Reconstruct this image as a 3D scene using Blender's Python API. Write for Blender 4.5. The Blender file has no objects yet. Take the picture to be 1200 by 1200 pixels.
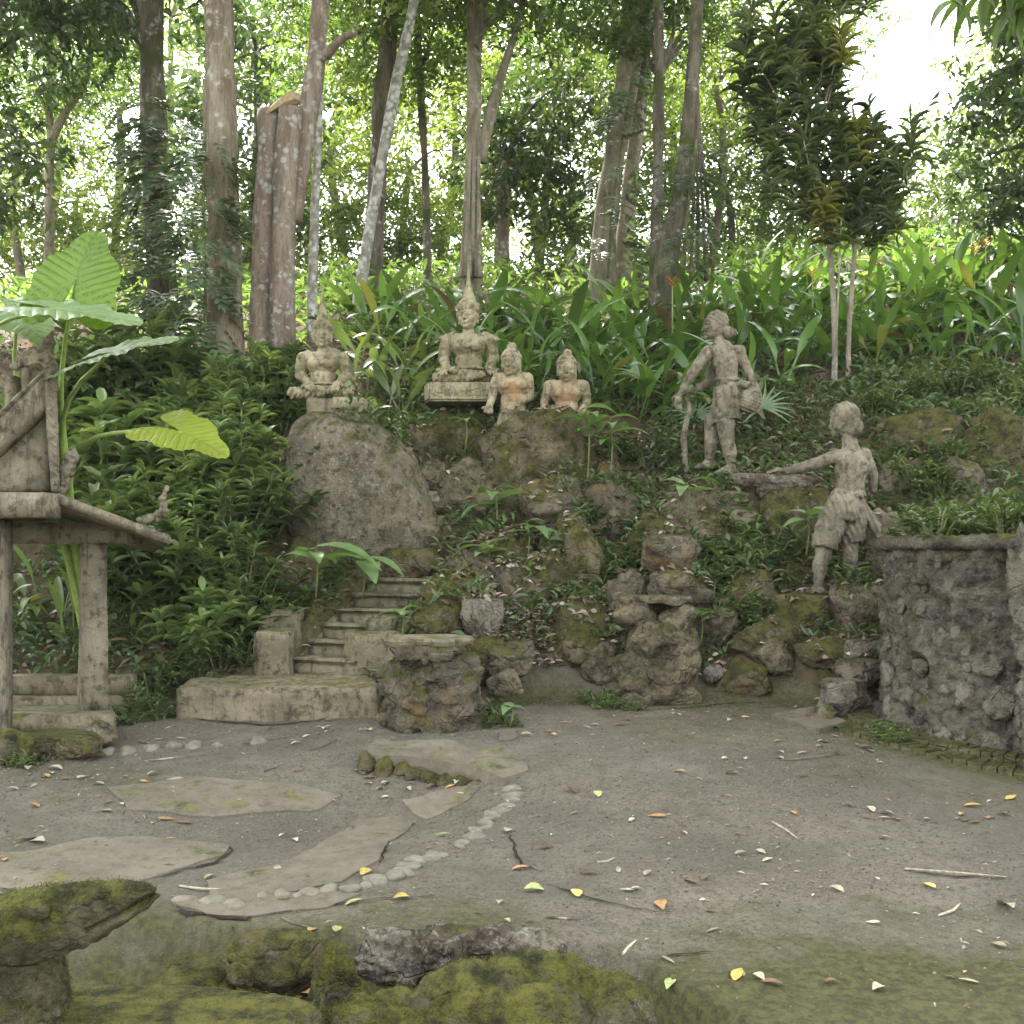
import bpy, bmesh, math, random
import numpy as np
from mathutils import Vector, Matrix, Euler

random.seed(7)
RNG = np.random.default_rng(7)
PI = math.pi
scene = bpy.context.scene
COL = scene.collection

# ------------------------------------------------------------------ camera, sky, sun, exposure
FPX, HOR, EYE = 1250.0, 645.0, 1.5          # focal length in photo pixels, horizon row, eye height (m)
cam_data = bpy.data.cameras.new('camera')
cam_data.sensor_width = 36.0
cam_data.lens = 36.0 * FPX / 1200.0
cam_data.shift_y = (HOR - 600.0) / 1200.0
cam_data.clip_start = 0.05
cam_data.clip_end = 2000.0
cam = bpy.data.objects.new('camera', cam_data)
cam.location = (0, 0, EYE)
cam.rotation_euler = (PI / 2, 0, 0)
COL.objects.link(cam)
scene.camera = cam

SUN_EL, SUN_AZ = math.radians(58), math.radians(-18)      # azimuth from +Y (behind the trees), negative = left
world = bpy.data.worlds.new('World')
scene.world = world
world.use_nodes = True
wn = world.node_tree.nodes
wl = world.node_tree.links
wn.clear()
sky = wn.new('ShaderNodeTexSky')
sky.sky_type = 'NISHITA'
sky.sun_disc = False
sky.sun_elevation = SUN_EL
sky.sun_rotation = SUN_AZ
sky.dust_density = 4.0
sky.air_density = 1.2
hs = wn.new('ShaderNodeHueSaturation')
hs.inputs['Saturation'].default_value = 0.22              # thin white overcast
bg = wn.new('ShaderNodeBackground')
bg.inputs['Strength'].default_value = 0.15
wo = wn.new('ShaderNodeOutputWorld')
wl.new(sky.outputs[0], hs.inputs['Color'])
wl.new(hs.outputs[0], bg.inputs['Color'])
wl.new(bg.outputs[0], wo.inputs['Surface'])

sun_data = bpy.data.lights.new('sun', 'SUN')
sun_data.energy = 3.0
sun_data.angle = math.radians(5)
sun_data.color = (1.0, 0.95, 0.86)
sun = bpy.data.objects.new('sun', sun_data)
sd = Vector((math.sin(SUN_AZ) * math.cos(SUN_EL), math.cos(SUN_AZ) * math.cos(SUN_EL), math.sin(SUN_EL)))
sun.rotation_euler = sd.to_track_quat('Z', 'Y').to_euler()
COL.objects.link(sun)

vs = scene.view_settings
vs.view_transform = 'Standard'
vs.look = 'None'
vs.gamma = 1.0
vs.use_curve_mapping = False
vs.exposure = 2.78
scene.cycles.max_bounces = 6
scene.cycles.diffuse_bounces = 3
scene.cycles.transmission_bounces = 4
scene.cycles.transparent_max_bounces = 4

def P(px, py, d):
    return Vector(((px - 600.0) / FPX * d, d, EYE - (py - HOR) / FPX * d))

# ------------------------------------------------------------------ noise (numpy value noise)
_prm = np.random.default_rng(3).permutation(256)
_prm = np.concatenate([_prm, _prm, _prm])
_val = np.random.default_rng(4).uniform(-1, 1, 256)

def vnoise(p):
    p = np.asarray(p, dtype=np.float64)
    i = np.floor(p).astype(np.int64)
    f = p - i
    u = f * f * f * (f * (f * 6 - 15) + 10)
    i &= 255
    x0, y0, z0 = i[:, 0], i[:, 1], i[:, 2]
    def c(dx, dy, dz):
        return _val[_prm[_prm[_prm[(x0 + dx) & 255] + ((y0 + dy) & 255)] + ((z0 + dz) & 255)]]
    ux, uy, uz = u[:, 0], u[:, 1], u[:, 2]
    a = c(0,0,0) * (1-ux) + c(1,0,0) * ux
    b = c(0,1,0) * (1-ux) + c(1,1,0) * ux
    e = c(0,0,1) * (1-ux) + c(1,0,1) * ux
    g = c(0,1,1) * (1-ux) + c(1,1,1) * ux
    return (a * (1-uy) + b * uy) * (1-uz) + (e * (1-uy) + g * uy) * uz

def fbm(p, octv=4, gain=0.5, lac=2.03):
    p = np.asarray(p, dtype=np.float64)
    s, a = np.zeros(len(p)), 1.0
    for _ in range(octv):
        s += a * vnoise(p)
        p = p * lac + 17.3
        a *= gain
    return s

def ridged(p, octv=4):
    s, a = np.zeros(len(p)), 1.0
    p = np.asarray(p, dtype=np.float64)
    for _ in range(octv):
        s += a * (1 - 2 * np.abs(vnoise(p)))
        p = p * 2.1 + 9.7
        a *= 0.5
    return s

def sstep(a, b, x):
    t = np.clip((x - a) / (b - a), 0, 1)
    return t * t * (3 - 2 * t)

# ------------------------------------------------------------------ mesh and object helpers
def mesh_np(name, V, F, mat=None, smooth=False):
    me = bpy.data.meshes.new(name)
    V = np.asarray(V, dtype=np.float32)
    if isinstance(F, np.ndarray):
        nf, k = F.shape
        me.vertices.add(len(V))
        me.vertices.foreach_set('co', V.ravel())
        me.loops.add(nf * k)
        me.loops.foreach_set('vertex_index', F.astype(np.int32).ravel())
        me.polygons.add(nf)
        me.polygons.foreach_set('loop_start', np.arange(0, nf * k, k, dtype=np.int32))
        me.polygons.foreach_set('loop_total', np.full(nf, k, dtype=np.int32))
        me.update(calc_edges=True)
    else:
        me.from_pydata([tuple(map(float, v)) for v in V], [], F)
        me.update()
    if smooth:
        me.polygons.foreach_set('use_smooth', np.ones(len(me.polygons), dtype=bool))
    if mat:
        me.materials.append(mat)
    return me

def add(name, me, parent=None, loc=None, rot=None, scale=None):
    o = bpy.data.objects.new(name, me)
    COL.objects.link(o)
    if parent is not None:
        o.parent = parent
    if loc is not None:
        o.location = loc
    if rot is not None:
        o.rotation_euler = rot
    if scale is not None:
        o.scale = (scale,) * 3 if isinstance(scale, (int, float)) else scale
    return o

def tag(o, label, cat, group=None):
    o['label'] = label
    o['category'] = cat
    if group:
        o['group'] = group
    return o

def empty(name, loc, label, cat, group=None, rotz=0, scale=None):
    o = bpy.data.objects.new(name, None)
    o.empty_display_size = 0.1
    COL.objects.link(o)
    o.location = loc
    o.rotation_euler = (0, 0, rotz)
    if scale:
        o.scale = (scale,) * 3
    return tag(o, label, cat, group)

_ico = {}
def ico(sub):
    if sub not in _ico:
        bm = bmesh.new()
        bmesh.ops.create_icosphere(bm, subdivisions=sub, radius=1.0)
        V = np.array([v.co[:] for v in bm.verts])
        F = np.array([[v.index for v in f.verts] for f in bm.faces])
        bm.free()
        _ico[sub] = (V / np.linalg.norm(V, axis=1)[:, None], F)
    return _ico[sub]

class MB:
    """collects shapes as one mesh"""
    def __init__(self):
        self.v, self.f = [], []
    def raw(self, V, F):
        n = len(self.v)
        self.v += [tuple(map(float, p)) for p in V]
        self.f += [tuple(int(i) + n for i in f) for f in F]
        return self
    def box(self, c, s, rot=None):
        c = Vector(c)
        R = rot.to_matrix() if rot is not None else Matrix.Identity(3)
        V = [c + R @ Vector((x * s[0] / 2, y * s[1] / 2, z * s[2] / 2)) for x in (-1, 1) for y in (-1, 1) for z in (-1, 1)]
        return self.raw(V, [(0,1,3,2), (4,6,7,5), (0,4,5,1), (2,3,7,6), (0,2,6,4), (1,5,7,3)])
    def hexa(self, bot, top):
        n = len(bot)
        V = list(bot) + list(top)
        F = [tuple(range(n))[::-1], tuple(range(n, 2 * n))]
        F += [(i, (i + 1) % n, n + (i + 1) % n, n + i) for i in range(n)]
        return self.raw(V, F)
    def tube(self, pts, rad, n=10, cap=True):
        pts = [Vector(p) for p in pts]
        if isinstance(rad, (int, float)):
            rad = [rad] * len(pts)
        V, F = [], []
        up = Vector((0.13, 0.31, 0.94)).normalized()
        t0 = (pts[1] - pts[0]).normalized()
        a = t0.cross(up)
        if a.length < 0.05:
            a = t0.cross(Vector((1, 0, 0)))
        a.normalize()
        for i, p in enumerate(pts):
            t = (pts[min(i + 1, len(pts) - 1)] - pts[max(i - 1, 0)]).normalized()
            a = (a - t * a.dot(t)).normalized()
            b = t.cross(a)
            for k in range(n):
                th = 2 * PI * k / n
                V.append(p + (a * math.cos(th) + b * math.sin(th)) * rad[i])
        for i in range(len(pts) - 1):
            for k in range(n):
                k2 = (k + 1) % n
                F.append((i * n + k, i * n + k2, (i + 1) * n + k2, (i + 1) * n + k))
        if cap:
            F.append(tuple(range(n))[::-1])
            F.append(tuple(range((len(pts) - 1) * n, len(pts) * n)))
        return self.raw(V, F)
    def cap(self, p0, r0, p1, r1, n=12):
        p0, p1 = Vector(p0), Vector(p1)
        t = (p1 - p0).normalized() if (p1 - p0).length > 1e-6 else Vector((0, 0, 1))
        pts, rad = [], []
        for a in (80, 55, 28):
            pts.append(p0 - t * r0 * math.sin(math.radians(a))); rad.append(r0 * math.cos(math.radians(a)))
        pts += [p0, p1]; rad += [r0, r1]
        for a in (28, 55, 80):
            pts.append(p1 + t * r1 * math.sin(math.radians(a))); rad.append(r1 * math.cos(math.radians(a)))
        return self.tube(pts, rad, n)
    def chain(self, pts, rad):
        for i in range(len(pts) - 1):
            self.cap(pts[i], rad[i], pts[i + 1], rad[i + 1])
        return self
    def ell(self, c, r, rot=None, sub=3):
        V, F = ico(sub)
        W = V * np.array(r)
        if rot is not None:
            W = W @ np.array(rot.to_matrix()).T
        return self.raw(W + np.array(Vector(c)), F)
    def lathe(self, prof, n=24, c=(0, 0, 0), closed=True):
        V, F = [], []
        for r, z in prof:
            for k in range(n):
                th = 2 * PI * k / n
                V.append((c[0] + r * math.cos(th), c[1] + r * math.sin(th), c[2] + z))
        m = len(prof)
        for i in range(m - 1):
            for k in range(n):
                k2 = (k + 1) % n
                F.append((i * n + k, i * n + k2, (i + 1) * n + k2, (i + 1) * n + k))
        if closed:
            F.append(tuple(range(n))[::-1])
            F.append(tuple(range((m - 1) * n, m * n)))
        return self.raw(V, F)
    def mesh(self, name, mat=None, smooth=False):
        return mesh_np(name, np.array(self.v), self.f, mat, smooth)

def remesh(mb, voxel, smooth_it=2, factor=0.5):
    me = mb.mesh('tmp')
    o = bpy.data.objects.new('tmp', me)
    COL.objects.link(o)
    m = o.modifiers.new('r', 'REMESH')
    m.mode = 'VOXEL'; m.voxel_size = voxel; m.adaptivity = 0
    if smooth_it:
        s = o.modifiers.new('s', 'SMOOTH'); s.iterations = smooth_it; s.factor = factor
    dg = bpy.context.evaluated_depsgraph_get()
    dg.update()
    out = bpy.data.meshes.new_from_object(o.evaluated_get(dg))
    bpy.data.objects.remove(o); bpy.data.meshes.remove(me)
    return out

def get_vn(me):
    n = len(me.vertices)
    V = np.empty(n * 3, dtype=np.float32); me.vertices.foreach_get('co', V)
    N = np.empty(n * 3, dtype=np.float32); me.vertex_normals.foreach_get('vector', N)
    return V.reshape(-1, 3).astype(np.float64), N.reshape(-1, 3).astype(np.float64)

def set_v(me, V, mat=None, smooth=True):
    me.vertices.foreach_set('co', V.astype(np.float32).ravel())
    me.update()
    if smooth:
        me.polygons.foreach_set('use_smooth', np.ones(len(me.polygons), dtype=bool))
    if mat:
        me.materials.clear(); me.materials.append(mat)
    return me

# ------------------------------------------------------------------ materials
class NT:
    def __init__(self, name):
        self.m = bpy.data.materials.new(name)
        self.m.use_nodes = True
        self.t = self.m.node_tree
        self.t.nodes.clear()
        self.out = self.t.nodes.new('ShaderNodeOutputMaterial')
        self.pos = None
    def n(self, typ, **kw):
        nd = self.t.nodes.new(typ)
        for k, v in kw.items():
            setattr(nd, k, v)
        return nd
    def set(self, sock, v):
        if isinstance(v, bpy.types.NodeSocket):
            self.t.links.new(v, sock)
        elif isinstance(v, (tuple, list)) and len(v) == 3 and sock.type == 'RGBA':
            sock.default_value = (*v, 1)
        else:
            sock.default_value = v
    def geo(self, out='Position'):
        if self.pos is None:
            self.pos = self.n('ShaderNodeNewGeometry')
        return self.pos.outputs[out]
    def obj(self):
        return self.n('ShaderNodeTexCoord').outputs['Object']
    def noise(self, scale, detail=4, rough=0.55, vec=None, dist=0.0):
        nd = self.n('ShaderNodeTexNoise')
        self.set(nd.inputs['Vector'], vec or self.geo())
        nd.inputs['Scale'].default_value = scale
        nd.inputs['Detail'].default_value = detail
        nd.inputs['Roughness'].default_value = rough
        nd.inputs['Distortion'].default_value = dist
        return nd.outputs['Fac']
    def voro(self, scale, feature='F1', vec=None, out='Distance'):
        nd = self.n('ShaderNodeTexVoronoi', feature=feature)
        self.set(nd.inputs['Vector'], vec or self.geo())
        nd.inputs['Scale'].default_value = scale
        return nd.outputs[out]
    def math(self, op, a, b=0.0, clamp=False):
        nd = self.n('ShaderNodeMath', operation=op, use_clamp=clamp)
        self.set(nd.inputs[0], a); self.set(nd.inputs[1], b)
        return nd.outputs[0]
    def ss(self, a, b, x):
        nd = self.n('ShaderNodeMapRange', interpolation_type='SMOOTHSTEP')
        self.set(nd.inputs['Value'], x)
        nd.inputs['From Min'].default_value = a; nd.inputs['From Max'].default_value = b
        return nd.outputs['Result']
    def mix(self, fac, a, b, mode='MIX'):
        nd = self.n('ShaderNodeMix', data_type='RGBA', blend_type=mode)
        self.set(nd.inputs[0], fac)
        self.set(nd.inputs[6], a); self.set(nd.inputs[7], b)
        return nd.outputs[2]
    def ramp(self, fac, stops):
        nd = self.n('ShaderNodeValToRGB')
        self.set(nd.inputs[0], fac)
        el = nd.color_ramp.elements
        while len(el) < len(stops):
            el.new(0.5)
        for e, (p, c) in zip(el, stops):
            e.position = p; e.color = (*c, 1)
        return nd.outputs[0]
    def sepz(self, vec, i=2):
        nd = self.n('ShaderNodeSeparateXYZ')
        self.t.links.new(vec, nd.inputs[0])
        return nd.outputs[i]
    def bump(self, h, strength=0.5, dist=0.02, normal=None):
        nd = self.n('ShaderNodeBump')
        self.set(nd.inputs['Height'], h)
        nd.inputs['Strength'].default_value = strength
        nd.inputs['Distance'].default_value = dist
        if normal is not None:
            self.t.links.new(normal, nd.inputs['Normal'])
        return nd.outputs[0]
    def attr(self, name):
        nd = self.n('ShaderNodeAttribute'); nd.attribute_name = name
        return nd.outputs['Fac']
    def principled(self, color, rough=0.9, normal=None, spec=0.25):
        nd = self.n('ShaderNodeBsdfPrincipled')
        self.set(nd.inputs['Base Color'], color)
        self.set(nd.inputs['Roughness'], rough)
        self.set(nd.inputs['Specular IOR Level'], spec)
        if normal is not None:
            self.t.links.new(normal, nd.inputs['Normal'])
        return nd.outputs[0]
    def done(self, shader):
        self.t.links.new(shader, self.out.inputs['Surface'])
        return self.m

MOSS_D, MOSS_L = (0.038, 0.041, 0.012), (0.145, 0.138, 0.034)

def mossy(name, dark, light, moss=0.4, lichen=0.25, soil=0.0, scale=1.0, bump=0.95, ochre=(0.22, 0.15, 0.06), cracks=0.35, md=None, ml=None, stain=0.8):
    """rock or cement: two-tone body, dark stains, pale lichen, moss that likes upward faces, ochre earth"""
    t = NT(name)
    n1 = t.noise(3.2 * scale, 6, 0.62)
    n2 = t.noise(14 * scale, 6, 0.65)
    n3 = t.noise(60 * scale, 4, 0.7)
    body = t.mix(t.ss(0.34, 0.66, n1), dark, light)
    body = t.mix(t.math('MULTIPLY', t.ss(0.48, 0.66, n2), stain), body, tuple(c * 0.34 for c in dark))
    body = t.mix(t.math('MULTIPLY', t.ss(0.52, 0.75, n3), 0.5), body, tuple(min(1, c * 1.55) for c in light))
    if cracks == 0.0:                                  # cement: dark rain streaks
        mp = t.n('ShaderNodeMapping'); t.t.links.new(t.geo(), mp.inputs['Vector'])
        mp.inputs['Scale'].default_value = (1, 1, 0.16)
        sk = t.noise(16 * scale, 5, 0.65, vec=mp.outputs[0])
        body = t.mix(t.math('MULTIPLY', t.ss(0.50, 0.68, sk), 0.65), body, tuple(c * 0.33 for c in dark))
    if soil > 0:
        n5 = t.noise(2.1 * scale, 4, 0.6, dist=0.6)
        if soil > 1:                                   # stain painted where the figure is worn bare
            body = t.mix(t.math('MULTIPLY', t.attr('ochre'), t.ss(0.36, 0.56, t.noise(16, 5, 0.65))), body, ochre)
        else:
            body = t.mix(t.ss(0.68 - soil * 0.3, 0.78 - soil * 0.25, n5), body, ochre)
    if lichen > 0:
        v = t.noise(30 * scale, 6, 0.75, dist=0.8)
        ln = t.noise(4.5 * scale, 5, 0.7)
        lm = t.math('MULTIPLY', t.ss(0.52, 0.66, v), t.ss(0.60 - lichen * 0.25, 0.76 - lichen * 0.25, ln))
        body = t.mix(t.math('MULTIPLY', lm, 0.6), body, (0.40, 0.40, 0.32))
    nz = t.sepz(t.geo('Normal'))
    mn = t.noise(5.5 * scale, 7, 0.68)
    up = t.math('ADD', t.math('MULTIPLY', nz, 0.22), mn)
    mm = t.ss(0.86 - moss * 0.42, 1.0 - moss * 0.42, up)
    mc = t.mix(t.ss(0.36, 0.62, t.noise(10 * scale, 7, 0.75)), md or MOSS_D, ml or MOSS_L)
    colr = t.mix(t.math('MULTIPLY', mm, 0.92), body, mc)
    h = t.math('ADD', t.math('MULTIPLY', n2, 1.0), t.math('MULTIPLY', n3, 0.45))
    cr = t.n('ShaderNodeTexVoronoi', feature='DISTANCE_TO_EDGE')
    cv = t.n('ShaderNodeMix', data_type='VECTOR')
    wv = t.n('ShaderNodeTexNoise'); wv.inputs['Scale'].default_value = 5 * scale
    t.t.links.new(t.geo(), wv.inputs['Vector'])
    cv.inputs[0].default_value = 0.22
    t.t.links.new(t.geo(), cv.inputs[4]); t.t.links.new(wv.outputs['Color'], cv.inputs[5])
    t.t.links.new(cv.outputs[1], cr.inputs['Vector']); cr.inputs['Scale'].default_value = 5.5 * scale
    ck = t.math('MULTIPLY', t.ss(0.05, 0.0, cr.outputs['Distance']), cracks)
    h = t.math('SUBTRACT', h, t.math('MULTIPLY', ck, 0.9))
    h = t.math('ADD', h, t.math('MULTIPLY', mm, t.math('MULTIPLY', t.noise(140 * scale, 3, 0.6), 0.5)))
    b = t.bump(h, bump, 0.06 / scale)
    return t.done(t.principled(colr, 0.92, b, 0.2))

def leafmat(name, c1, c2, trans=0.35, rough=0.42, tcol=None, spec=0.5, objvar=0.35, veins=False):
    t = NT(name)
    oi = t.n('ShaderNodeObjectInfo')
    r = t.geo('Random Per Island')
    c = t.mix(r, c1, c2)
    var = t.math('ADD', t.math('MULTIPLY', oi.outputs['Random'], objvar), 1.0 - objvar * 0.5)
    hv = t.n('ShaderNodeHueSaturation')
    t.set(hv.inputs['Color'], c); t.set(hv.inputs['Value'], var)
    c = hv.outputs[0]
    nz = t.noise(9, 3, 0.6, vec=t.obj())
    c = t.mix(t.math('MULTIPLY', t.ss(0.55, 0.75, nz), 0.35), c, tuple(0.55 * a for a in c1))
    nrm = None
    if veins:
        c = t.mix(t.math('MULTIPLY', t.ss(0.60, 0.72, t.noise(26, 5, 0.7, vec=t.obj())), 0.5), c, (0.20, 0.17, 0.06))
        c = t.mix(t.math('MULTIPLY', t.ss(0.35, 0.7, t.noise(5, 4, 0.6, vec=t.obj())), 0.3), c, tuple(0.6 * a for a in c1))
        vn = t.attr('vein')
        c = t.mix(t.math('MULTIPLY', vn, 0.35), c, tuple(0.45 * a for a in c1))
        nrm = t.bump(vn, 0.5, 0.02)
    p = t.principled(c, rough, nrm, spec)
    tr = t.n('ShaderNodeBsdfTranslucent')
    tc = t.mix(1.0, c, tcol or (1.5, 1.5, 0.75), 'MULTIPLY')
    t.set(tr.inputs['Color'], tc)
    mx = t.n('ShaderNodeMixShader')
    mx.inputs[0].default_value = trans
    t.t.links.new(p, mx.inputs[1]); t.t.links.new(tr.outputs[0], mx.inputs[2])
    return t.done(mx.outputs[0])

def barkmat(name, dark, light, lichen=0.3, lcol=(0.45, 0.45, 0.40), stretch=0.25, moss=0.0):
    t = NT(name)
    mp = t.n('ShaderNodeMapping')
    t.t.links.new(t.geo(), mp.inputs['Vector'])
    mp.inputs['Scale'].default_value = (1, 1, stretch)
    n1 = t.noise(7, 6, 0.65, vec=mp.outputs[0])
    n2 = t.noise(34, 5, 0.65, vec=mp.outputs[0])
    c = t.mix(t.ss(0.35, 0.65, n1), dark, light)
    c = t.mix(t.math('MULTIPLY', t.ss(0.5, 0.7, n2), 0.6), c, tuple(x * 0.45 for x in dark))
    ln = t.noise(3.4, 6, 0.72)
    v = t.voro(12)
    lm = t.math('MULTIPLY', t.ss(0.66 - lichen * 0.3, 0.74 - lichen * 0.3, ln), t.ss(0.62, 0.3, v))
    c = t.mix(t.math('MULTIPLY', lm, 0.8), c, lcol)
    if moss:
        c = t.mix(t.ss(0.70 - moss * 0.4, 0.85 - moss * 0.4, t.noise(2.2, 5, 0.7)), c, (0.07, 0.085, 0.025))
    h = t.math('ADD', n2, t.math('MULTIPLY', n1, 0.8))
    return t.done(t.principled(c, 0.9, t.bump(h, 0.8, 0.03), 0.2))

def plain(name, c, rough=0.9, var=0.5, scale=20):
    t = NT(name)
    n = t.noise(scale, 5, 0.65)
    cc = t.mix(t.ss(0.3, 0.7, n), tuple(x * (1 - var) for x in c), tuple(min(1, x * (1 + var * 0.5)) for x in c))
    return t.done(t.principled(cc, rough, t.bump(n, 0.5, 0.01), 0.2))

M = {}
M['rock'] = mossy('rock', (0.12, 0.10, 0.064), (0.245, 0.205, 0.132), 0.6, 0.5)
M['rock_moss'] = mossy('rock_moss', (0.105, 0.086, 0.05), (0.215, 0.18, 0.105), 0.95, 0.3)
M['rock_earth'] = mossy('rock_earth', (0.10, 0.085, 0.06), (0.21, 0.175, 0.115), 0.66, 0.35, 0.5)
M['boulder'] = mossy('boulder', (0.125, 0.103, 0.068), (0.225, 0.19, 0.128), 0.62, 1.0, cracks=0.02)
M['moss_rock'] = mossy('moss_rock', (0.06, 0.055, 0.03), (0.16, 0.14, 0.085), 0.85, 0.35, cracks=0.25, md=(0.022, 0.025, 0.009), ml=(0.165, 0.16, 0.032))
M['wall_stone'] = mossy('wall_stone', (0.12, 0.107, 0.078), (0.235, 0.21, 0.157), 0.5, 0.5, cracks=0.2)
M['wall_rock'] = mossy('wall_rock', (0.085, 0.076, 0.056), (0.175, 0.157, 0.118), 0.62, 0.45, cracks=0.12)
M['lichen_rock'] = mossy('lichen_rock', (0.12, 0.09, 0.06), (0.27, 0.24, 0.19), 0.35, 1.1)
M['basin'] = mossy('basin', (0.075, 0.057, 0.038), (0.27, 0.24, 0.18), 0.35, 2.2, scale=1.2)
M['cement'] = mossy('cement', (0.15, 0.13, 0.082), (0.25, 0.215, 0.14), 0.42, 0.12, bump=0.35, cracks=0.0)
M['roof_cement'] = mossy('roof_cement', (0.155, 0.133, 0.092), (0.27, 0.235, 0.165), 0.28, 0.2, bump=0.4, cracks=0.0)
M['statue'] = mossy('statue', (0.20, 0.175, 0.103), (0.36, 0.32, 0.20), 0.42, 0.15, bump=0.35, cracks=0.0)
M['statue_ochre'] = mossy('statue_ochre', (0.205, 0.175, 0.106), (0.365, 0.318, 0.205), 0.34, 0.1, 2.0, bump=0.35, ochre=(0.29, 0.175, 0.085), cracks=0.0)
M['statue_grey'] = mossy('statue_grey', (0.135, 0.117, 0.08), (0.26, 0.228, 0.162), 0.36, 0.25, bump=0.4, cracks=0.0)
M['brick'] = mossy('brick', (0.10, 0.095, 0.045), (0.16, 0.15, 0.075), 0.75, 0.1)
M['slab'] = mossy('slab', (0.122, 0.106, 0.076), (0.168, 0.147, 0.108), 0.3, 0.0, bump=0.3, cracks=0.001, stain=0.3)
M['pebble'] = plain('pebble', (0.19, 0.172, 0.13), 0.85, 0.3)
M['cutwood'] = plain('cutwood', (0.42, 0.31, 0.18), 0.8, 0.35, 30)
M['bark_pale'] = barkmat('bark_pale', (0.16, 0.125, 0.085), (0.30, 0.255, 0.185), 0.45, moss=0.25)
M['bark_red'] = barkmat('bark_red', (0.17, 0.13, 0.098), (0.30, 0.245, 0.19), 0.6)
M['bark_dark'] = barkmat('bark_dark', (0.095, 0.08, 0.058), (0.20, 0.175, 0.132), 0.4, moss=0.5)
M['bark_white'] = barkmat('bark_white', (0.20, 0.19, 0.16), (0.42, 0.41, 0.36), 0.8, (0.62, 0.62, 0.56), 0.8)
M['bark_tan'] = barkmat('bark_tan', (0.19, 0.16, 0.115), (0.34, 0.30, 0.22), 0.4, moss=0.3)
M['stem'] = plain('stem', (0.16, 0.17, 0.07), 0.7, 0.4)
M['stem_green'] = plain('stem_green', (0.26, 0.36, 0.09), 0.5, 0.2)
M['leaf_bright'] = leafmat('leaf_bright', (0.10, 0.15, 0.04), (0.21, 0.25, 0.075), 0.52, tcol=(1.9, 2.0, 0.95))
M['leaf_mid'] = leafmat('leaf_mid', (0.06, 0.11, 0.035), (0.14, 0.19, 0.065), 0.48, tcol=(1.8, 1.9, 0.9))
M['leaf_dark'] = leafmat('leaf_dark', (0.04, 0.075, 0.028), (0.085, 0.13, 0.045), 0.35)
M['leaf_heli'] = leafmat('leaf_heli', (0.055, 0.13, 0.028), (0.12, 0.20, 0.05), 0.38, 0.30, objvar=0.8, spec=0.6)
M['leaf_shrub'] = leafmat('leaf_shrub', (0.065, 0.12, 0.042), (0.19, 0.25, 0.09), 0.36, 0.34, objvar=0.7, spec=0.6)
M['leaf_ground'] = leafmat('leaf_ground', (0.05, 0.09, 0.03), (0.14, 0.19, 0.065), 0.3, 0.42)
M['leaf_vine'] = leafmat('leaf_vine', (0.07, 0.115, 0.055), (0.15, 0.20, 0.11), 0.25, 0.4)
M['leaf_croton'] = leafmat('leaf_croton', (0.06, 0.10, 0.045), (0.18, 0.215, 0.085), 0.42, 0.4)
M['leaf_croton_y'] = leafmat('leaf_croton_y', (0.15, 0.18, 0.04), (0.30, 0.29, 0.07), 0.4, 0.4)
M['leaf_palm'] = leafmat('leaf_palm', (0.12, 0.19, 0.09), (0.20, 0.27, 0.14), 0.3, 0.42)
M['taro'] = leafmat('taro', (0.16, 0.27, 0.04), (0.17, 0.28, 0.04), 0.5, 0.4, objvar=0.1, veins=True)
M['taro_pale'] = leafmat('taro_pale', (0.22, 0.32, 0.14), (0.22, 0.32, 0.14), 0.3, 0.35, objvar=0.1, veins=True)
M['taro_yellow'] = leafmat('taro_yellow', (0.30, 0.38, 0.03), (0.30, 0.38, 0.03), 0.45, 0.4, objvar=0.1, veins=True)
M['bract'] = plain('bract', (0.65, 0.20, 0.06), 0.5, 0.3)

def littermat():
    t = NT('litter')
    r = t.geo('Random Per Island')
    c = t.ramp(r, [(0.0, (0.10, 0.065, 0.035)), (0.45, (0.17, 0.125, 0.08)), (0.8, (0.28, 0.23, 0.165)), (1.0, (0.42, 0.38, 0.30))])
    return t.done(t.principled(c, 0.8, None, 0.3))
M['litter'] = littermat()
def fallen(name, c):
    t = NT(name)
    oi = t.n('ShaderNodeObjectInfo')
    hv = t.n('ShaderNodeHueSaturation')
    t.set(hv.inputs['Color'], t.mix(t.ss(0.4, 0.7, t.noise(45, 4, 0.6)), c, tuple(x * 0.55 for x in c)))
    t.set(hv.inputs['Value'], t.math('ADD', t.math('MULTIPLY', oi.outputs['Random'], 0.6), 0.7))
    return t.done(t.principled(hv.outputs[0], 0.7, None, 0.3))
M['fall_pale'] = fallen('fall_pale', (0.40, 0.35, 0.24))
M['fall_yellow'] = fallen('fall_yellow', (0.62, 0.46, 0.12))
M['fall_orange'] = fallen('fall_orange', (0.50, 0.28, 0.11))
M['fall_brown'] = fallen('fall_brown', (0.16, 0.10, 0.06))
M['fall_green'] = fallen('fall_green', (0.33, 0.40, 0.14))

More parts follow.
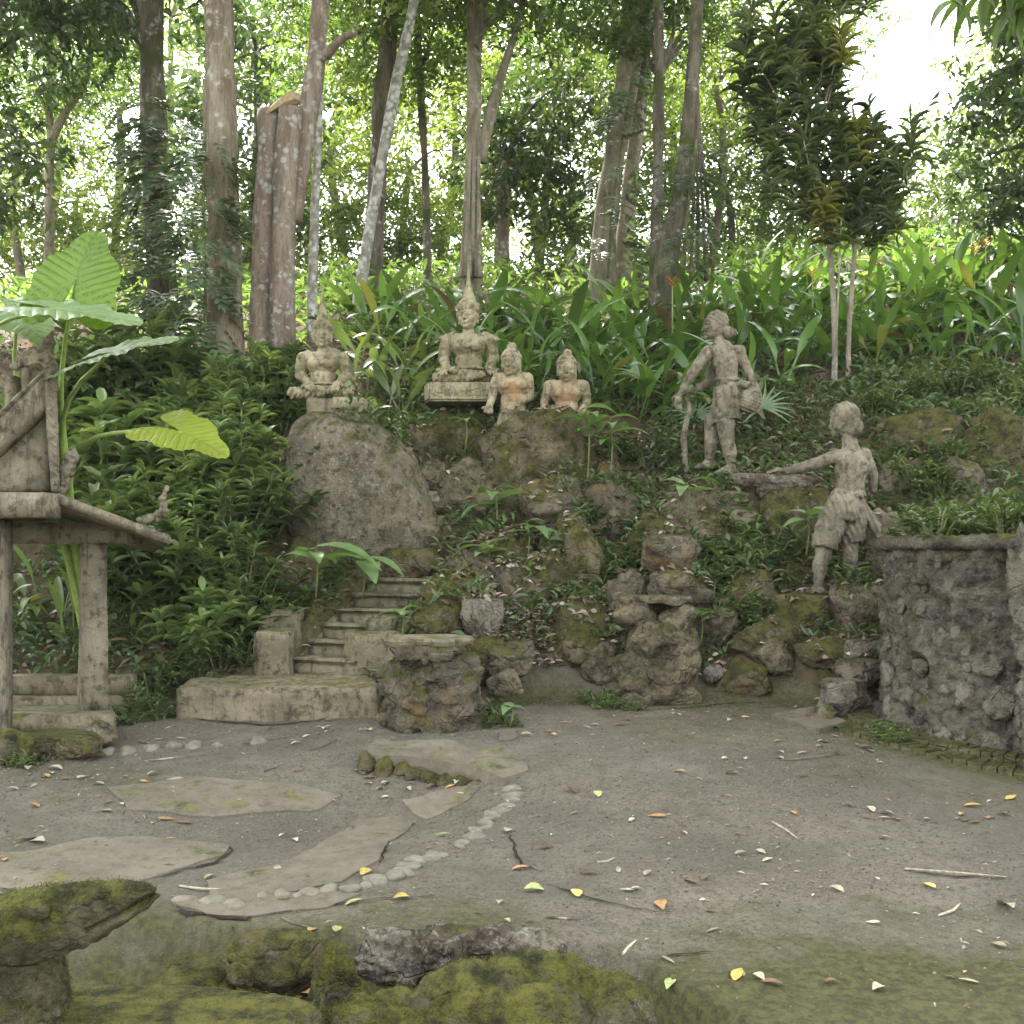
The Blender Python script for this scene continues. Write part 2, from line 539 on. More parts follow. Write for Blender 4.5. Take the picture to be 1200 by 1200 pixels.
def groundmat():
    t = NT('ground')
    z = t.attr('paved')
    mo = t.attr('mossy')
    n1 = t.noise(1.3, 5, 0.6); n2 = t.noise(9, 6, 0.65); n3 = t.noise(48, 5, 0.75); n4 = t.noise(120, 4, 0.75)
    c = t.mix(t.ss(0.3, 0.7, n1), (0.148, 0.128, 0.092), (0.215, 0.188, 0.138))
    c = t.mix(t.math('MULTIPLY', t.ss(0.45, 0.7, n2), 0.55), c, (0.10, 0.088, 0.068))
    c = t.mix(t.math('MULTIPLY', t.ss(0.48, 0.62, n3), 0.75), c, (0.065, 0.057, 0.042))
    c = t.mix(t.math('MULTIPLY', t.ss(0.54, 0.66, n4), 0.6), c, (0.36, 0.335, 0.275))
    c = t.mix(t.math('MULTIPLY', t.ss(0.46, 0.66, t.noise(2.6, 6, 0.7, dist=0.5)), 0.55), c, (0.105, 0.092, 0.062))
    c = t.mix(t.math('MULTIPLY', t.ss(0.55, 0.72, t.noise(0.9, 5, 0.6)), 0.5), c, (0.27, 0.245, 0.195))
    c = t.mix(t.math('MULTIPLY', t.ss(0.42, 0.62, t.noise(0.55, 4, 0.6, dist=0.4)), 0.42), c, (0.09, 0.08, 0.062))
    # earth of the hillside
    e = t.mix(t.ss(0.35, 0.65, t.noise(6, 6, 0.7)), (0.06, 0.045, 0.028), (0.15, 0.115, 0.07))
    e = t.mix(t.ss(0.60, 0.70, t.noise(2.2, 4, 0.6)), e, (0.22, 0.135, 0.07))
    e = t.mix(t.math('MULTIPLY', t.ss(0.5, 0.7, n3), 0.6), e, (0.05, 0.035, 0.02))
    c = t.mix(t.ss(0.35, 0.65, t.math('ADD', z, t.math('MULTIPLY', t.math('SUBTRACT', n2, 0.5), 0.8))), e, c)
    mm = t.ss(0.42, 0.68, t.math('ADD', t.math('MULTIPLY', mo, 0.62), t.math('MULTIPLY', t.noise(5.5, 7, 0.72), 0.5)))
    mc = t.mix(t.ss(0.35, 0.65, t.noise(28, 5, 0.7)), MOSS_D, (0.105, 0.105, 0.030))
    c = t.mix(t.math('MULTIPLY', mm, 0.85), c, mc)
    h = t.math('ADD', t.math('MULTIPLY', n3, 0.6), t.math('ADD', t.math('MULTIPLY', n4, 0.35), t.math('MULTIPLY', n2, 0.8)))
    return t.done(t.principled(c, 0.9, t.bump(h, 0.9, 0.03), 0.22))
M['ground'] = groundmat()

# ------------------------------------------------------------------ terrain
# px, py, depth of points the hillside passes through
HILL = [(60,800,8.7),(-250,760,9),(-400,620,11),(180,795,8.6),(250,765,9.0),(300,730,9.3),(200,650,10.3),(60,660,10.5),
 (200,530,11.8),(40,490,12.3),(-250,460,12.5),(330,640,10.2),(350,775,8.9),(420,725,9.3),(490,650,10.2),(540,640,10.1),
 (560,790,8.4),(600,765,8.6),(640,715,9.2),(700,715,9.1),(560,650,10.0),(620,610,10.5),(700,610,10.4),(510,565,10.9),
 (480,515,11.3),(470,490,11.9),(430,490,12),(600,500,11.2),(700,505,11.2),(760,505,11.4),(760,760,8.8),(800,735,9.1),(840,755,8.8),
 (850,660,9.7),(780,600,10.3),(850,565,10.5),(950,572,10.4),(950,660,9.6),(930,765,8.7),(1000,755,8.7),(1030,720,9.0),(975,715,9.1),
 (900,490,11.5),(1000,485,11.2),(1080,500,10.6),(1150,505,10.4),(1080,590,9.6),(1150,590,9.4),(1350,520,10),(1350,700,8.5),(1150,660,8.6),(1450,580,9),
 (450,430,13.4),(600,440,13.4),(750,440,13.4),(900,415,13.4),(1050,410,13.4),(1200,400,13.4),(1500,390,13.4),
 (250,450,13),(320,412,13.6),(100,450,13.4),(-300,430,14.5),(430,372,16.2),(600,370,16.8),(800,360,16.8),(1000,340,16.8),(1300,320,16.8),
 (-100,380,20),(300,352,20),(500,340,20),(700,330,20),(900,318,20),(1200,300,20),(-500,400,20),(1700,310,20)]
_hp = [P(*h)[:] for h in HILL]
for d in (27, 45, 80):
    for x in (-60, -25, -8, 8, 25, 60):
        _hp.append((x, d, 6.2 if d < 30 else 5.5))
_hp += [(-14, 9, 1.2), (-25, 12, 2.5), (14, 9, 2.2), (25, 12, 3.5)]
_hp = np.array(_hp)

def _tps(r2):
    return np.where(r2 > 1e-12, 0.5 * r2 * np.log(np.maximum(r2, 1e-12)), 0.0)
_n = len(_hp)
_A = np.zeros((_n + 3, _n + 3))
_A[:_n, :_n] = _tps(((_hp[:, None, :2] - _hp[None, :, :2]) ** 2).sum(-1)) + np.eye(_n) * 0.02
_A[:_n, _n] = 1; _A[:_n, _n + 1:] = _hp[:, :2]
_A[_n:, :_n] = _A[:_n, _n:].T
_w = np.linalg.solve(_A, np.concatenate([_hp[:, 2], np.zeros(3)]))

_yb_x, _yb_y = zip(*[((px - 600) / FPX * d, d) for px, d in
    [(-700, 8.6), (-80, 8.3), (60, 8.3), (200, 8.0), (330, 8.0), (440, 8.1), (575, 7.9), (630, 8.45), (690, 8.4), (740, 8.2), (830, 8.3), (930, 8.3), (990, 7.9), (1040, 7.7), (1300, 7.7), (2200, 8.0)]])

def H(x, y, rough=True):
    x = np.atleast_1d(np.asarray(x, dtype=np.float64)).ravel()
    y = np.atleast_1d(np.asarray(y, dtype=np.float64)).ravel()
    out = np.empty(len(x))
    for s in range(0, len(x), 20000):
        xs, ys = x[s:s + 20000], y[s:s + 20000]
        r2 = (xs[:, None] - _hp[None, :, 0]) ** 2 + (ys[:, None] - _hp[None, :, 1]) ** 2
        out[s:s + 20000] = _tps(r2) @ _w[:_n] + _w[_n] + _w[_n + 1] * xs + _w[_n + 2] * ys
    out = np.clip(out, -0.3, 7.5)
    pl = 0.06 * (np.maximum(y, 0) - 3.3)
    # sunken basin in front of the stone ledge, low mound of paving to the right, pit at the front
    def g(cx, cy, rx, ry, a):
        c, s_ = math.cos(a), math.sin(a)
        u = ((x - cx) * c + (y - cy) * s_) / rx
        v = (-(x - cx) * s_ + (y - cy) * c) / ry
        return np.exp(-(u * u + v * v))
    pl = pl - 0.13 * g(-0.62, 5.75, 0.55, 0.42, 0.2) - 0.05 * g(-1.1, 5.2, 1.2, 0.6, 0.1)
    pl = pl + 0.09 * g(1.3, 6.6, 1.6, 1.1, 0.0) + 0.05 * g(-0.5, 6.7, 0.5, 0.35, 0)
    edge = np.interp(x, [-6, -1.9, -1.3, -0.6, 0.2, 0.5, 0.75, 6], [4.2, 4.15, 4.12, 4.0, 3.95, 3.7, 3.2, 2.6])
    pit = sstep(0.10, -0.10, y - edge - 0.06 * vnoise(np.stack([x * 3, y * 3, x * 0], 1)))
    pit = pit * sstep(1.0, 0.5, x)
    pl = pl - 0.24 * pit
    yb = np.interp(x, _yb_x, _yb_y) + 0.12 * vnoise(np.stack([x * 2.2, y * 0, x * 0 + 4.4], 1))
    w = sstep(-0.05, 0.55, y - yb)
    ax, ay, bx_, by_ = -1.524, 8.66, -0.950, 9.9
    tt = np.clip(((x - ax) * (bx_ - ax) + (y - ay) * (by_ - ay)) / ((bx_ - ax) ** 2 + (by_ - ay) ** 2), -0.1, 1.02)
    ds_ = np.hypot(x - ax - tt * (bx_ - ax), y - ay - tt * (by_ - ay))
    out = np.where(ds_ < 0.34, np.minimum(out, 0.36 + 0.74 * tt), out)
    out = np.where((ds_ >= 0.34) & (ds_ < 0.5), np.minimum(out, 0.5 + 0.74 * tt + (ds_ - 0.34) * 3), out)
    pv_stair = ds_ < 0.3
    z = pl * (1 - w) + out * w
    if rough:
        p = np.stack([x, y, z * 0], 1)
        z = z + (1 - w) * (0.012 * fbm(p * 1.7, 3) + 0.004 * fbm(p * 9, 2)) + w * (0.07 * fbm(p * 1.6 + 5, 4) + (0.035 + 0.03 * sstep(12, 11, y)) * ridged(p * 3.1, 4)) * (1 + 2 * sstep(12, 22, y))
        z = z + pit * 0.05 * fbm(p * 5, 3)
    return (z, np.where(pv_stair & (w > 0.05), np.maximum(1 - w, 0.62), 1 - w), pit)

def Hz(x, y):
    return float(H([x], [y])[0][0])

def axis(core0, core1, step, lo, hi, grow):
    a = list(np.arange(core0, core1 + 1e-6, step))
    s = step
    while a[-1] < hi:
        s *= grow; a.append(a[-1] + s)
    s = step
    while a[0] > lo:
        s *= grow; a.insert(0, a[0] - s)
    return np.array(a)

gx = axis(-6.0, 6.0, 0.036, -260, 260, 1.16)
gy = axis(3.0, 12.0, 0.04, -60, 300, 1.045)
GX, GY = np.meshgrid(gx, gy)
gz, paved, pitm = H(GX, GY)
GV = np.stack([GX.ravel(), GY.ravel(), gz], 1)
nx, ny = len(gx), len(gy)
ii = (np.arange(ny - 1)[:, None] * nx + np.arange(nx - 1)[None, :]).ravel()
GF = np.stack([ii, ii + 1, ii + nx + 1, ii + nx], 1)
p3 = np.stack([GV[:, 0], GV[:, 1], GV[:, 0] * 0], 1)
mossy_a = sstep(4.75, 3.6, GV[:, 1] + 0.25 * fbm(p3 * 1.3, 3)) * sstep(0.1, 0.7, GV[:, 0])      # green front right corner
mossy_a = np.maximum(mossy_a, pitm * 0.9)
yb = np.interp(GV[:, 0], _yb_x, _yb_y)
mossy_a = np.maximum(mossy_a, 0.62 * np.exp(-((GV[:, 1] - yb) / 0.45) ** 2))
ring = np.hypot(GV[:, 0] - 3.67, GV[:, 1] - 7.4)
mossy_a = np.maximum(mossy_a, 0.9 * sstep(1.95, 1.3, ring))
mossy_a = np.maximum(mossy_a, 0.55 * sstep(4.8, 4.2, GV[:, 1]) * sstep(0.4, -0.1, GV[:, 0]))
mossy_a = np.maximum(mossy_a, (1 - paved) * sstep(12.5, 11.0, GV[:, 1]) * (0.45 + 0.4 * fbm(p3 * 1.4 + 7, 4)))
mossy_a = np.maximum(mossy_a, 0.42 * sstep(0.05, 0.5, fbm(p3 * 0.8 + 21, 4)))
fp = paved[GF].mean(1)
for nm, sel in (('plaza', fp > 0.5), ('hillside', fp <= 0.5)):
    f = GF[sel]
    used, inv = np.unique(f, return_inverse=True)
    me = mesh_np(nm, GV[used], inv.reshape(-1, 4), M['ground'], True)
    for an, av in (('paved', paved), ('mossy', mossy_a)):
        at = me.attributes.new(an, 'FLOAT', 'POINT')
        at.data.foreach_set('value', av[used].astype(np.float32))
    o = add(nm, me)
    o['kind'] = 'structure'
    if nm == 'plaza':
        plaza = o

def ground_at(px, py):
    """the place on the paving that the pixel ray meets"""
    lo = 2.5
    for d in np.arange(2.5, 12, 0.02):
        p = P(px, py, d)
        if p.z < 0.06 * (d - 3.3) - 0.0:
            lo = d; break
    best = lo
    ds = np.arange(max(2.3, lo - 0.6), lo + 0.6, 0.01)
    xs = (px - 600) / FPX * ds
    zs = H(xs, ds)[0]
    pz = EYE - (py - HOR) / FPX * ds
    k = np.argmax(pz < zs) if (pz < zs).any() else len(ds) - 1
    return Vector((xs[k], ds[k], zs[k]))

# ------------------------------------------------------------------ rocks
def rock_mesh(name, size, seed, mat, sub=5, planes=16, rough=0.09, crag=0.045, flat=None, sharp=14, freq=1.0):
    """angular stone: a soft-edged polytope roughened by noise; base at z=0"""
    r = np.random.default_rng(seed)
    D, F = ico(sub)
    nrm = r.normal(size=(planes, 3)); nrm /= np.linalg.norm(nrm, axis=1)[:, None]
    dist = r.uniform(0.72, 1.0, planes)
    q = np.maximum(D @ nrm.T, 0) / dist
    rad = 1.0 / np.maximum((q ** sharp).sum(1) ** (1 / sharp), 0.8)
    V = D * rad[:, None]
    off = r.uniform(0, 60, 3)
    disp = rough * fbm(V * 2.3 * freq + off, 6, 0.6) + crag * (ridged(V * 2.0 * freq + off + 7, 4) - 0.4)
    V = V * (1 + disp)[:, None]
    if flat is not None:
        V[:, 2] = np.where(V[:, 2] > flat, flat + (V[:, 2] - flat) * 0.12, V[:, 2])
    V -= (V.max(0) + V.min(0)) / 2
    V *= np.array(size) / (V.max(0) - V.min(0))
    V[:, 2] += size[2] / 2
    return mesh_np(name, V, F, mat, True)

_seed = [100]
def rock(px, py, w, h, d, label, mat='rock', depth=0.85, sink=0.12, name='rock', rotz=None, sub=5, **kw):
    """px,py centre of the visible stone, w,h its size in photo pixels"""
    _seed[0] += 1
    k = d / FPX
    W, Hh = w * k, h * k * (1 + sink)
    me = rock_mesh(name, (W, W * depth, Hh), _seed[0], M[mat], sub, **kw)
    b = P(px, py + h / 2, d)
    o = add(name, me, loc=(b.x, b.y, b.z - h * k * sink))
    o.rotation_euler.z = rotz or 0
    return tag(o, label, 'boulder' if name == 'boulder' else 'rock')

def dome_rock():
    k = 10.5 / FPX
    D, F = ico(6)
    V = D * np.array([92, 70, 118]) * k
    V[:, 2] = np.where(V[:, 2] > 0, V[:, 2] * (1 - 0.10 * np.abs(D[:, 0])), V[:, 2])
    u = V[:, 2] / (118 * k)
    V[:, 0] += k * (14 - 26 * u) * 0.9 + np.where(V[:, 0] > 0, 1, 0) * k * 16 * (0.3 - u).clip(0, 1)
    V += D * (0.05 * fbm(V * 1.6 + 4, 5, 0.55) + 0.03 * (ridged(V * 1.3 + 2, 3) - .6))[:, None]
    o = add('boulder', mesh_np('boulder', V, F, M['boulder'], True), None, P(402, 592, 10.55))
    tag(o, 'big rounded grey dome of rock under the slim crowned seated statue', 'boulder')
dome_rock()
rock(540, 520, 96, 100, 11.35, 'mossy rock pedestal under the plinth with carved letters', 'rock_moss', 0.8, 0.3, crag=0.07)
rock(548, 577, 86, 84, 10.8, 'dark rounded rock left of the bushy sapling below the carved plinth', 'rock', 0.9, 0.2, rough=0.05)
rock(628, 534, 150, 114, 10.95, 'craggy mossy rock below the pair of half figures', 'rock_moss', 0.8, 0.35, crag=0.12)
rock(705, 545, 90, 80, 11.0, 'brown earthy rock below the right half figure', 'rock_earth', 0.8, 0.35, crag=0.1)
rock(650, 585, 90, 60, 10.4, 'low ochre rock among leaf litter under the half figures', 'rock_earth', 0.9, 0.3, crag=0.08)
rock(490, 522, 62, 40, 11.0, 'flat mossy stone between the big dome rock and the carved pedestal', 'rock_moss', 0.9, 0.3, flat=0.5)
rock(500, 553, 46, 30, 10.75, 'small pale stone wedged beside the dome rock', 'rock', 0.9, 0.3)
rock(500, 588, 44, 26, 10.6, 'upper stone step beside the dome rock', 'cement', 0.8, 0.3, name='stone_step', flat=0.55)
rock(502, 625, 60, 44, 10.4, 'rough stone step with dark hollow face beside the dome rock', 'rock', 0.7, 0.25, name='stone_step', flat=0.5, crag=0.06)
rock(482, 662, 80, 40, 10.15, 'broad mossy stone step above the cement stair', 'rock_moss', 0.7, 0.25, name='stone_step', flat=0.5)
rock(535, 690, 92, 48, 9.0, 'mossy rock beside the right rail of the cement stair', 'rock_moss', 0.9, 0.3, crag=0.08)
rock(515, 725, 70, 56, 8.65, 'dark rock behind the flat topped rock pedestal', 'rock_moss', 0.9, 0.3, crag=0.08)
rock(565, 722, 52, 46, 8.55, 'small pale capped rock among litter behind the flat topped pedestal', 'lichen_rock', 0.9, 0.3, flat=0.5)
rock(612, 685, 70, 50, 9.3, 'brown rock half hidden in litter left of the mossy square rock', 'rock_earth', 0.9, 0.35, crag=0.06)
rock(598, 768, 58, 38, 8.2, 'reddish brown stone right of the flat topped pedestal', 'rock_earth', 0.9, 0.25)
rock(560, 768, 70, 50, 8.3, 'mossy stone leaning on the flat topped pedestal', 'rock_moss', 0.9, 0.3)
rock(680, 735, 74, 66, 8.9, 'mossy square edged rock with dark underside in the middle of slope', 'rock_moss', 0.9, 0.2, planes=10)
rock(592, 795, 44, 26, 8.1, 'little grey mossy stone at the foot of the paving ramp', 'rock', 0.9, 0.3, sub=4)
rock(684, 648, 52, 74, 9.5, 'upright mossy rock amid small leaved ground cover', 'rock_moss', 0.9, 0.3, crag=0.05)
rock(788, 652, 74, 52, 9.2, 'flat topped brown rock above the tall rock stump', 'rock_earth', 0.9, 0.25, flat=0.5, crag=0.06)
rock(795, 686, 80, 44, 9.0, 'layered dark rock just behind the tall rock stump', 'rock_earth', 0.9, 0.3, crag=0.07)
rock(735, 690, 50, 50, 9.1, 'ochre mossy rock left of the layered dark rock', 'rock_earth', 0.9, 0.3)
rock(845, 618, 196, 92, 10.2, 'dark overhanging rock ledge under the standing girl statue', 'rock', 0.55, 0.3, flat=0.62, crag=0.08)
rock(945, 622, 120, 104, 10.0, 'mossy rock face under the outstretched arm of the boy statue', 'rock_moss', 0.6, 0.35, flat=0.6, crag=0.08)
rock(925, 570, 84, 28, 10.0, 'long pale flat stone by the hand of the boy statue', 'lichen_rock', 0.5, 0.2, flat=0.5)
rock(880, 563, 50, 16, 10.1, 'thin pale stone slab at the feet of the girl statue', 'lichen_rock', 0.6, 0.2, flat=0.4, sub=4)
rock(935, 722, 92, 56, 9.05, 'mossy rock under the left foot of the boy statue', 'rock_moss', 0.9, 0.25, flat=0.5, crag=0.05)
rock(1006, 716, 76, 66, 8.9, 'dark wedge of rock under the right foot of the boy statue', 'rock', 0.9, 0.2, planes=9, flat=0.75)
rock(870, 790, 70, 40, 8.5, 'low rounded mossy stone right of the tall rock stump', 'rock_moss', 0.9, 0.3)
rock(905, 768, 52, 30, 8.6, 'small grey stone on the bank left of the boy statue rocks', 'rock', 0.9, 0.3, sub=4)
rock(965, 760, 66, 30, 8.45, 'mossy brown stone below the boy statue', 'rock_moss', 0.9, 0.3)
rock(1012, 762, 50, 26, 8.3, 'pinkish flat stone at the top of the rough steps by the round wall', 'lichen_rock', 0.9, 0.3, flat=0.5)
rock(1005, 786, 62, 28, 8.0, 'reddish stone step beside the round wall', 'rock_earth', 0.9, 0.25, flat=0.45, name='stone_step')
rock(990, 818, 66, 46, 7.7, 'pink grey block with flat top beside the round wall', 'lichen_rock', 0.9, 0.2, flat=0.4, name='stone_step', planes=9)
rock(962, 838, 34, 26, 7.55, 'small dark stone in front of the pink grey block', 'rock', 0.9, 0.3, sub=4)
rock(835, 787, 24, 18, 8.5, 'single pale pink cobble right of the tall rock stump', 'lichen_rock', 0.9, 0.2, sub=4)
rock(1085, 507, 112, 62, 10.3, 'angular dark slab of rock with mossy edge right of the boy head', 'rock_moss', 0.7, 0.25, planes=8, sharp=20)
rock(1165, 520, 110, 90, 10.0, 'big mossy lump of rock at the top of the right bank', 'rock_moss', 0.8, 0.3, crag=0.06)
rock(1130, 560, 70, 50, 9.6, 'pale mossy stone in the right bank', 'rock_earth', 0.8, 0.3)
rock(1062, 560, 64, 50, 9.9, 'ochre stone behind the shoulder of the boy statue', 'rock_earth', 0.8, 0.3)
rock(1060, 640, 90, 90, 9.3, 'dark rock behind the knees of the boy statue', 'rock', 0.7, 0.3, crag=0.06)
rock(350, 690, 90, 70, 9.9, 'dark rock at the left foot of the big dome', 'rock', 0.8, 0.3, crag=0.06)
rock(880, 690, 70, 50, 9.2, 'dark rock among leafy ground cover below the girl statue ledge', 'rock_moss', 0.8, 0.35)

for a in [(640, 668, 96, 62, 9.6, 'craggy olive rock left of the upright mossy rock', 'rock_moss'), (585, 645, 84, 56, 9.95, 'shaggy rock behind the low drooping sapling', 'rock_moss'),
          (722, 602, 96, 74, 10.3, 'broad craggy rock below the second bright sapling', 'rock_earth'), (762, 628, 70, 60, 9.9, 'weedy rock left of the girl statue ledge', 'rock_moss'),
          (832, 728, 80, 50, 8.95, 'ochre bank rock behind the single pale cobble', 'rock_earth'), (893, 745, 84, 46, 8.75, 'mossy bank rock above the small grey stone', 'rock_moss'),
          (658, 752, 80, 40, 9.15, 'low mossy rock at the head of the paving ramp', 'rock_moss'), (705, 772, 56, 44, 8.7, 'brown rock wedged behind the tall rock stump', 'rock_earth'),
          (560, 668, 76, 50, 9.6, 'layered rock right of the top of the stair', 'rock_earth'), (660, 625, 70, 56, 10.0, 'mossy rock half sunk above the upright one', 'rock_moss')]:
    rock(a[0], a[1], a[2], a[3], a[4], a[5], a[6], 0.9, 0.35, crag=0.1)

def cluster(name, parts, voxel, mat, amp, freq, off, ramp=None, seed=0):
    """several stones fused into one craggy mass"""
    mb = MB()
    for (c, s, sd_) in parts:
        me = rock_mesh('t', s, sd_, None, 3, rough=0.05)
        V, _ = get_vn(me)
        Fs = [tuple(p.vertices) for p in me.polygons]
        mb.raw(V + np.array(c), Fs)
        bpy.data.meshes.remove(me)
    me = remesh(mb, voxel, 2)
    V, N = get_vn(me)
    dsp = amp * (ridged(V * freq + off, 4) - 0.6) + amp * 0.8 * fbm(V * freq * 2.3 + off, 4)
    V = V + N * dsp[:, None]
    return set_v(me, V, mat)

def rocky_pedestal(px, py, wpx, hpx, d, label, seed, mat, capmat, cap):
    k = d / FPX
    W, Hh = wpx * k, hpx * k
    r = np.random.default_rng(seed)
    parts = []
    for i in range(26):
        a = r.uniform(0, 2 * PI); lev = r.uniform(0, 0.82)
        rr = W * (0.27 - 0.03 * lev)
        s = W * r.uniform(0.30, 0.42)
        parts.append(((math.cos(a) * rr, math.sin(a) * rr, lev * Hh - 0.05), (s, s * r.uniform(.8, 1), s * r.uniform(0.5, 0.8)), int(r.integers(1e6))))
    parts.append(((0, 0, -0.08), (W * 0.80, W * 0.78, Hh * 1.02), seed + 5)); parts.append(((0, 0, -0.08), (W * 0.78, W * 0.80, Hh * 1.0), seed + 9))
    b = P(px, py, d)
    t = empty('rock_pedestal', (b.x, b.y, b.z), label, 'pedestal')
    bme = cluster('rubble_body', parts, 0.014, M[mat], 0.026, 5.0, seed)
    V, N = get_vn(bme)
    V[:, 2] = np.where(V[:, 2] > Hh - 0.035, Hh - 0.035 + (V[:, 2] - Hh + 0.035) * 0.1, V[:, 2])
    add('rubble_body', set_v(bme, V), t)
    # thin cement cap with a wavy lip
    n = 40
    out = []
    for i in range(n):
        th = 2 * PI * i / n
        q = (abs(math.cos(th)) ** 3 + abs(math.sin(th)) ** 3) ** (-1 / 3)
        rr = W * cap * q * (1 + 0.05 * math.sin(5 * th + seed) + 0.03 * math.sin(11 * th))
        out.append((rr * math.cos(th) - W * 0.03, rr * 0.8 * math.sin(th)))
    cm = MB()
    z1 = Hh
    cm.hexa([Vector((x * 0.97, y * 0.97, z1 - 0.042 + 0.016 * math.sin(i * 0.9))) for i, (x, y) in enumerate(out)],
            [Vector((x, y, z1 - 0.008 + 0.004 * math.sin(i * 1.7))) for i, (x, y) in enumerate(out)])
    cm.hexa([Vector((x * 0.999, y * 0.999, z1 - 0.0075 + 0.004 * math.sin(i * 1.7))) for i, (x, y) in enumerate(out)],
            [Vector((x * 0.95, y * 0.95, z1 + 0.012)) for i, (x, y) in enumerate(out)])
    add('cement_cap', cm.mesh('cement_cap', M[capmat]), t)
    return t

rocky_pedestal(508, 856, 138, 108, 7.55, 'rubble rock pedestal with flat cement cap beside the landing of the stair', 21, 'rock_earth', 'cement', 0.36)
rocky_pedestal(770, 826, 114, 126, 8.45, 'tall dark rubble rock stump standing alone on the edge of the paving', 34, 'rock', 'rock', 0.37)

# ------------------------------------------------------------------ stair, landing, pavement pieces
def noisy_box(name, corners_bot, corners_top, mat, res=0.05, amp=0.012, off=0.0, bev=0.018):
    """quad prism cut finely and worn"""
    bm = bmesh.new()
    vs_ = [bm.verts.new(c) for c in list(corners_bot) + list(corners_top)]
    for f in ((3,2,1,0), (4,5,6,7), (0,1,5,4), (1,2,6,5), (2,3,7,6), (3,0,4,7)):
        bm.faces.new([vs_[i] for i in f])
    bmesh.ops.bevel(bm, geom=list(bm.edges), offset=bev, segments=2, affect='EDGES')
    for _ in range(6):
        es = [e for e in bm.edges if e.calc_length() > res * 1.6]
        if not es:
            break
        bmesh.ops.subdivide_edges(bm, edges=es, cuts=1, use_grid_fill=True)
    bmesh.ops.triangulate(bm, faces=list(bm.faces))
    me = bpy.data.meshes.new(name); bm.to_mesh(me); bm.free()
    V, N = get_vn(me)
    V = V + N * (amp * fbm(V * 4.5 + off, 4))[:, None]
    return set_v(me, V, mat)

def quad_block(name, p, z0, z1, parent, mat, amp=0.012, off=0.0):
    """p: four plan corners, counter-clockwise"""
    return add(name, noisy_box(name, [(x, y, z0) for x, y in p], [(x, y, z1) for x, y in p], mat, 0.05, amp, off), parent)

def plan(px, d):
    return ((px - 600) / FPX * d, d)

stair = empty('cement_stair', (*plan(380, 8.2), 0.3), 'worn cement stair with side rails climbing beside the dome rock', 'stairs')
def rel(t, o):
    o.location = (-t.location.x, -t.location.y, -t.location.z)
    return o
rel(stair, quad_block('landing', [plan(206, 7.75), plan(445, 7.75), plan(437, 8.72), plan(240, 8.65)], 0.10, 0.50, stair, M['cement'], 0.02, 3))
S0, S1 = Vector((*plan(380, 8.66), 0.5)), Vector((*plan(480, 9.9), 1.24))
run = S1 - S0
fw = Vector((run.x, run.y, 0)).normalized()
sd_ = Vector((fw.y, -fw.x, 0))
NST = 6
for i in range(NST):
    a = S0 + Vector((run.x, run.y, 0)) * (i / NST)
    b = S0 + Vector((run.x, run.y, 0)) * ((i + 1) / NST)
    z1 = S0.z + run.z * (i + 1) / NST
    hw = 0.33
    c = [a - sd_ * hw, a + sd_ * hw, b + sd_ * hw, b - sd_ * hw]
    o = rel(stair, quad_block('step', [(q.x, q.y) for q in c], z1 - 0.35, z1 - 0.03, stair, M['cement'], 0.012, i * 3.1))
    a2 = a - fw * 0.03
    c = [a2 - sd_ * hw, a2 + sd_ * hw, b + sd_ * hw, b - sd_ * hw]
    rel(stair, quad_block('tread', [(q.x, q.y) for q in c], z1 - 0.035, z1, stair, M['cement'], 0.01, i * 5.3))
for s in (-1, 1):
    st = S0 + sd_ * s * 0.40 + fw * (0.12 if s < 0 else 0.3)
    en = S1 + sd_ * s * 0.38
    w2 = sd_ * 0.055
    bot = [st - w2, st + w2, en + w2, en - w2]
    zb = [0.3, 0.3, 0.9, 0.9]
    zt = [0.62 + (0.1 if s > 0 else 0), 0.62 + (0.1 if s > 0 else 0), 1.31, 1.31]
    rel(stair, add('side_rail', noisy_box('side_rail', [(p.x, p.y, z) for p, z in zip(bot, zb)], [(p.x, p.y, z) for p, z in zip(bot, zt)], M['cement'], 0.05, 0.014, s), stair))
rel(stair, quad_block('rail_block', [plan(298, 8.62), plan(342, 8.62), plan(346, 8.95), plan(304, 8.95)], 0.42, 0.84, stair, M['cement'], 0.015, 9))
rel(stair, quad_block('rail_block', [plan(302, 8.97), plan(352, 8.97), plan(356, 9.4), plan(308, 9.4)], 0.45, 0.99, stair, M['cement'], 0.015, 12))
rel(stair, quad_block('rail_block', [plan(404, 8.55), plan(470, 8.45), plan(470, 8.80), plan(416, 8.83)], 0.35, 0.84, stair, M['cement'], 0.015, 15))
rel(stair, quad_block('rail_block', [plan(428, 8.93), plan(462, 8.90), plan(466, 9.1), plan(434, 9.15)], 0.5, 0.93, stair, M['cement'], 0.015, 18))

# stone ledge: a broken riser of stones with a cement lip
led = empty('stone_ledge', ground_at(500, 900), 'low broken stone ledge with a pale cement lip across the paving', 'ledge')
L0, L1 = P(424, 880, 6.35), P(592, 902, 6.1)
for i in range(9):
    u = (i + 0.5) / 9
    c = L0.lerp(L1, u)
    hh = 0.19 * (1 - 0.6 * u)
    me = rock_mesh('stone', (0.14, 0.16, hh), 500 + i, M['rock_moss'], 3, rough=0.08)
    zz = Hz(c.x, c.y - 0.12)
    rel(led, add('stone', me, led)).location += Vector((c.x, c.y + 0.02, zz - 0.03))
tops = []
pts = [plan(422, 6.35), plan(470, 6.30), plan(520, 6.22), plan(560, 6.15), plan(590, 6.02), plan(620, 6.2), plan(600, 6.6), plan(520, 6.75), plan(440, 6.8)]
zt = [0.285, 0.28, 0.265, 0.25, 0.215, 0.23, 0.27, 0.295, 0.30]
lm = MB().hexa([Vector((x, y, z - 0.07)) for (x, y), z in zip(pts, zt)], [Vector((x, y, z)) for (x, y), z in zip(pts, zt)])
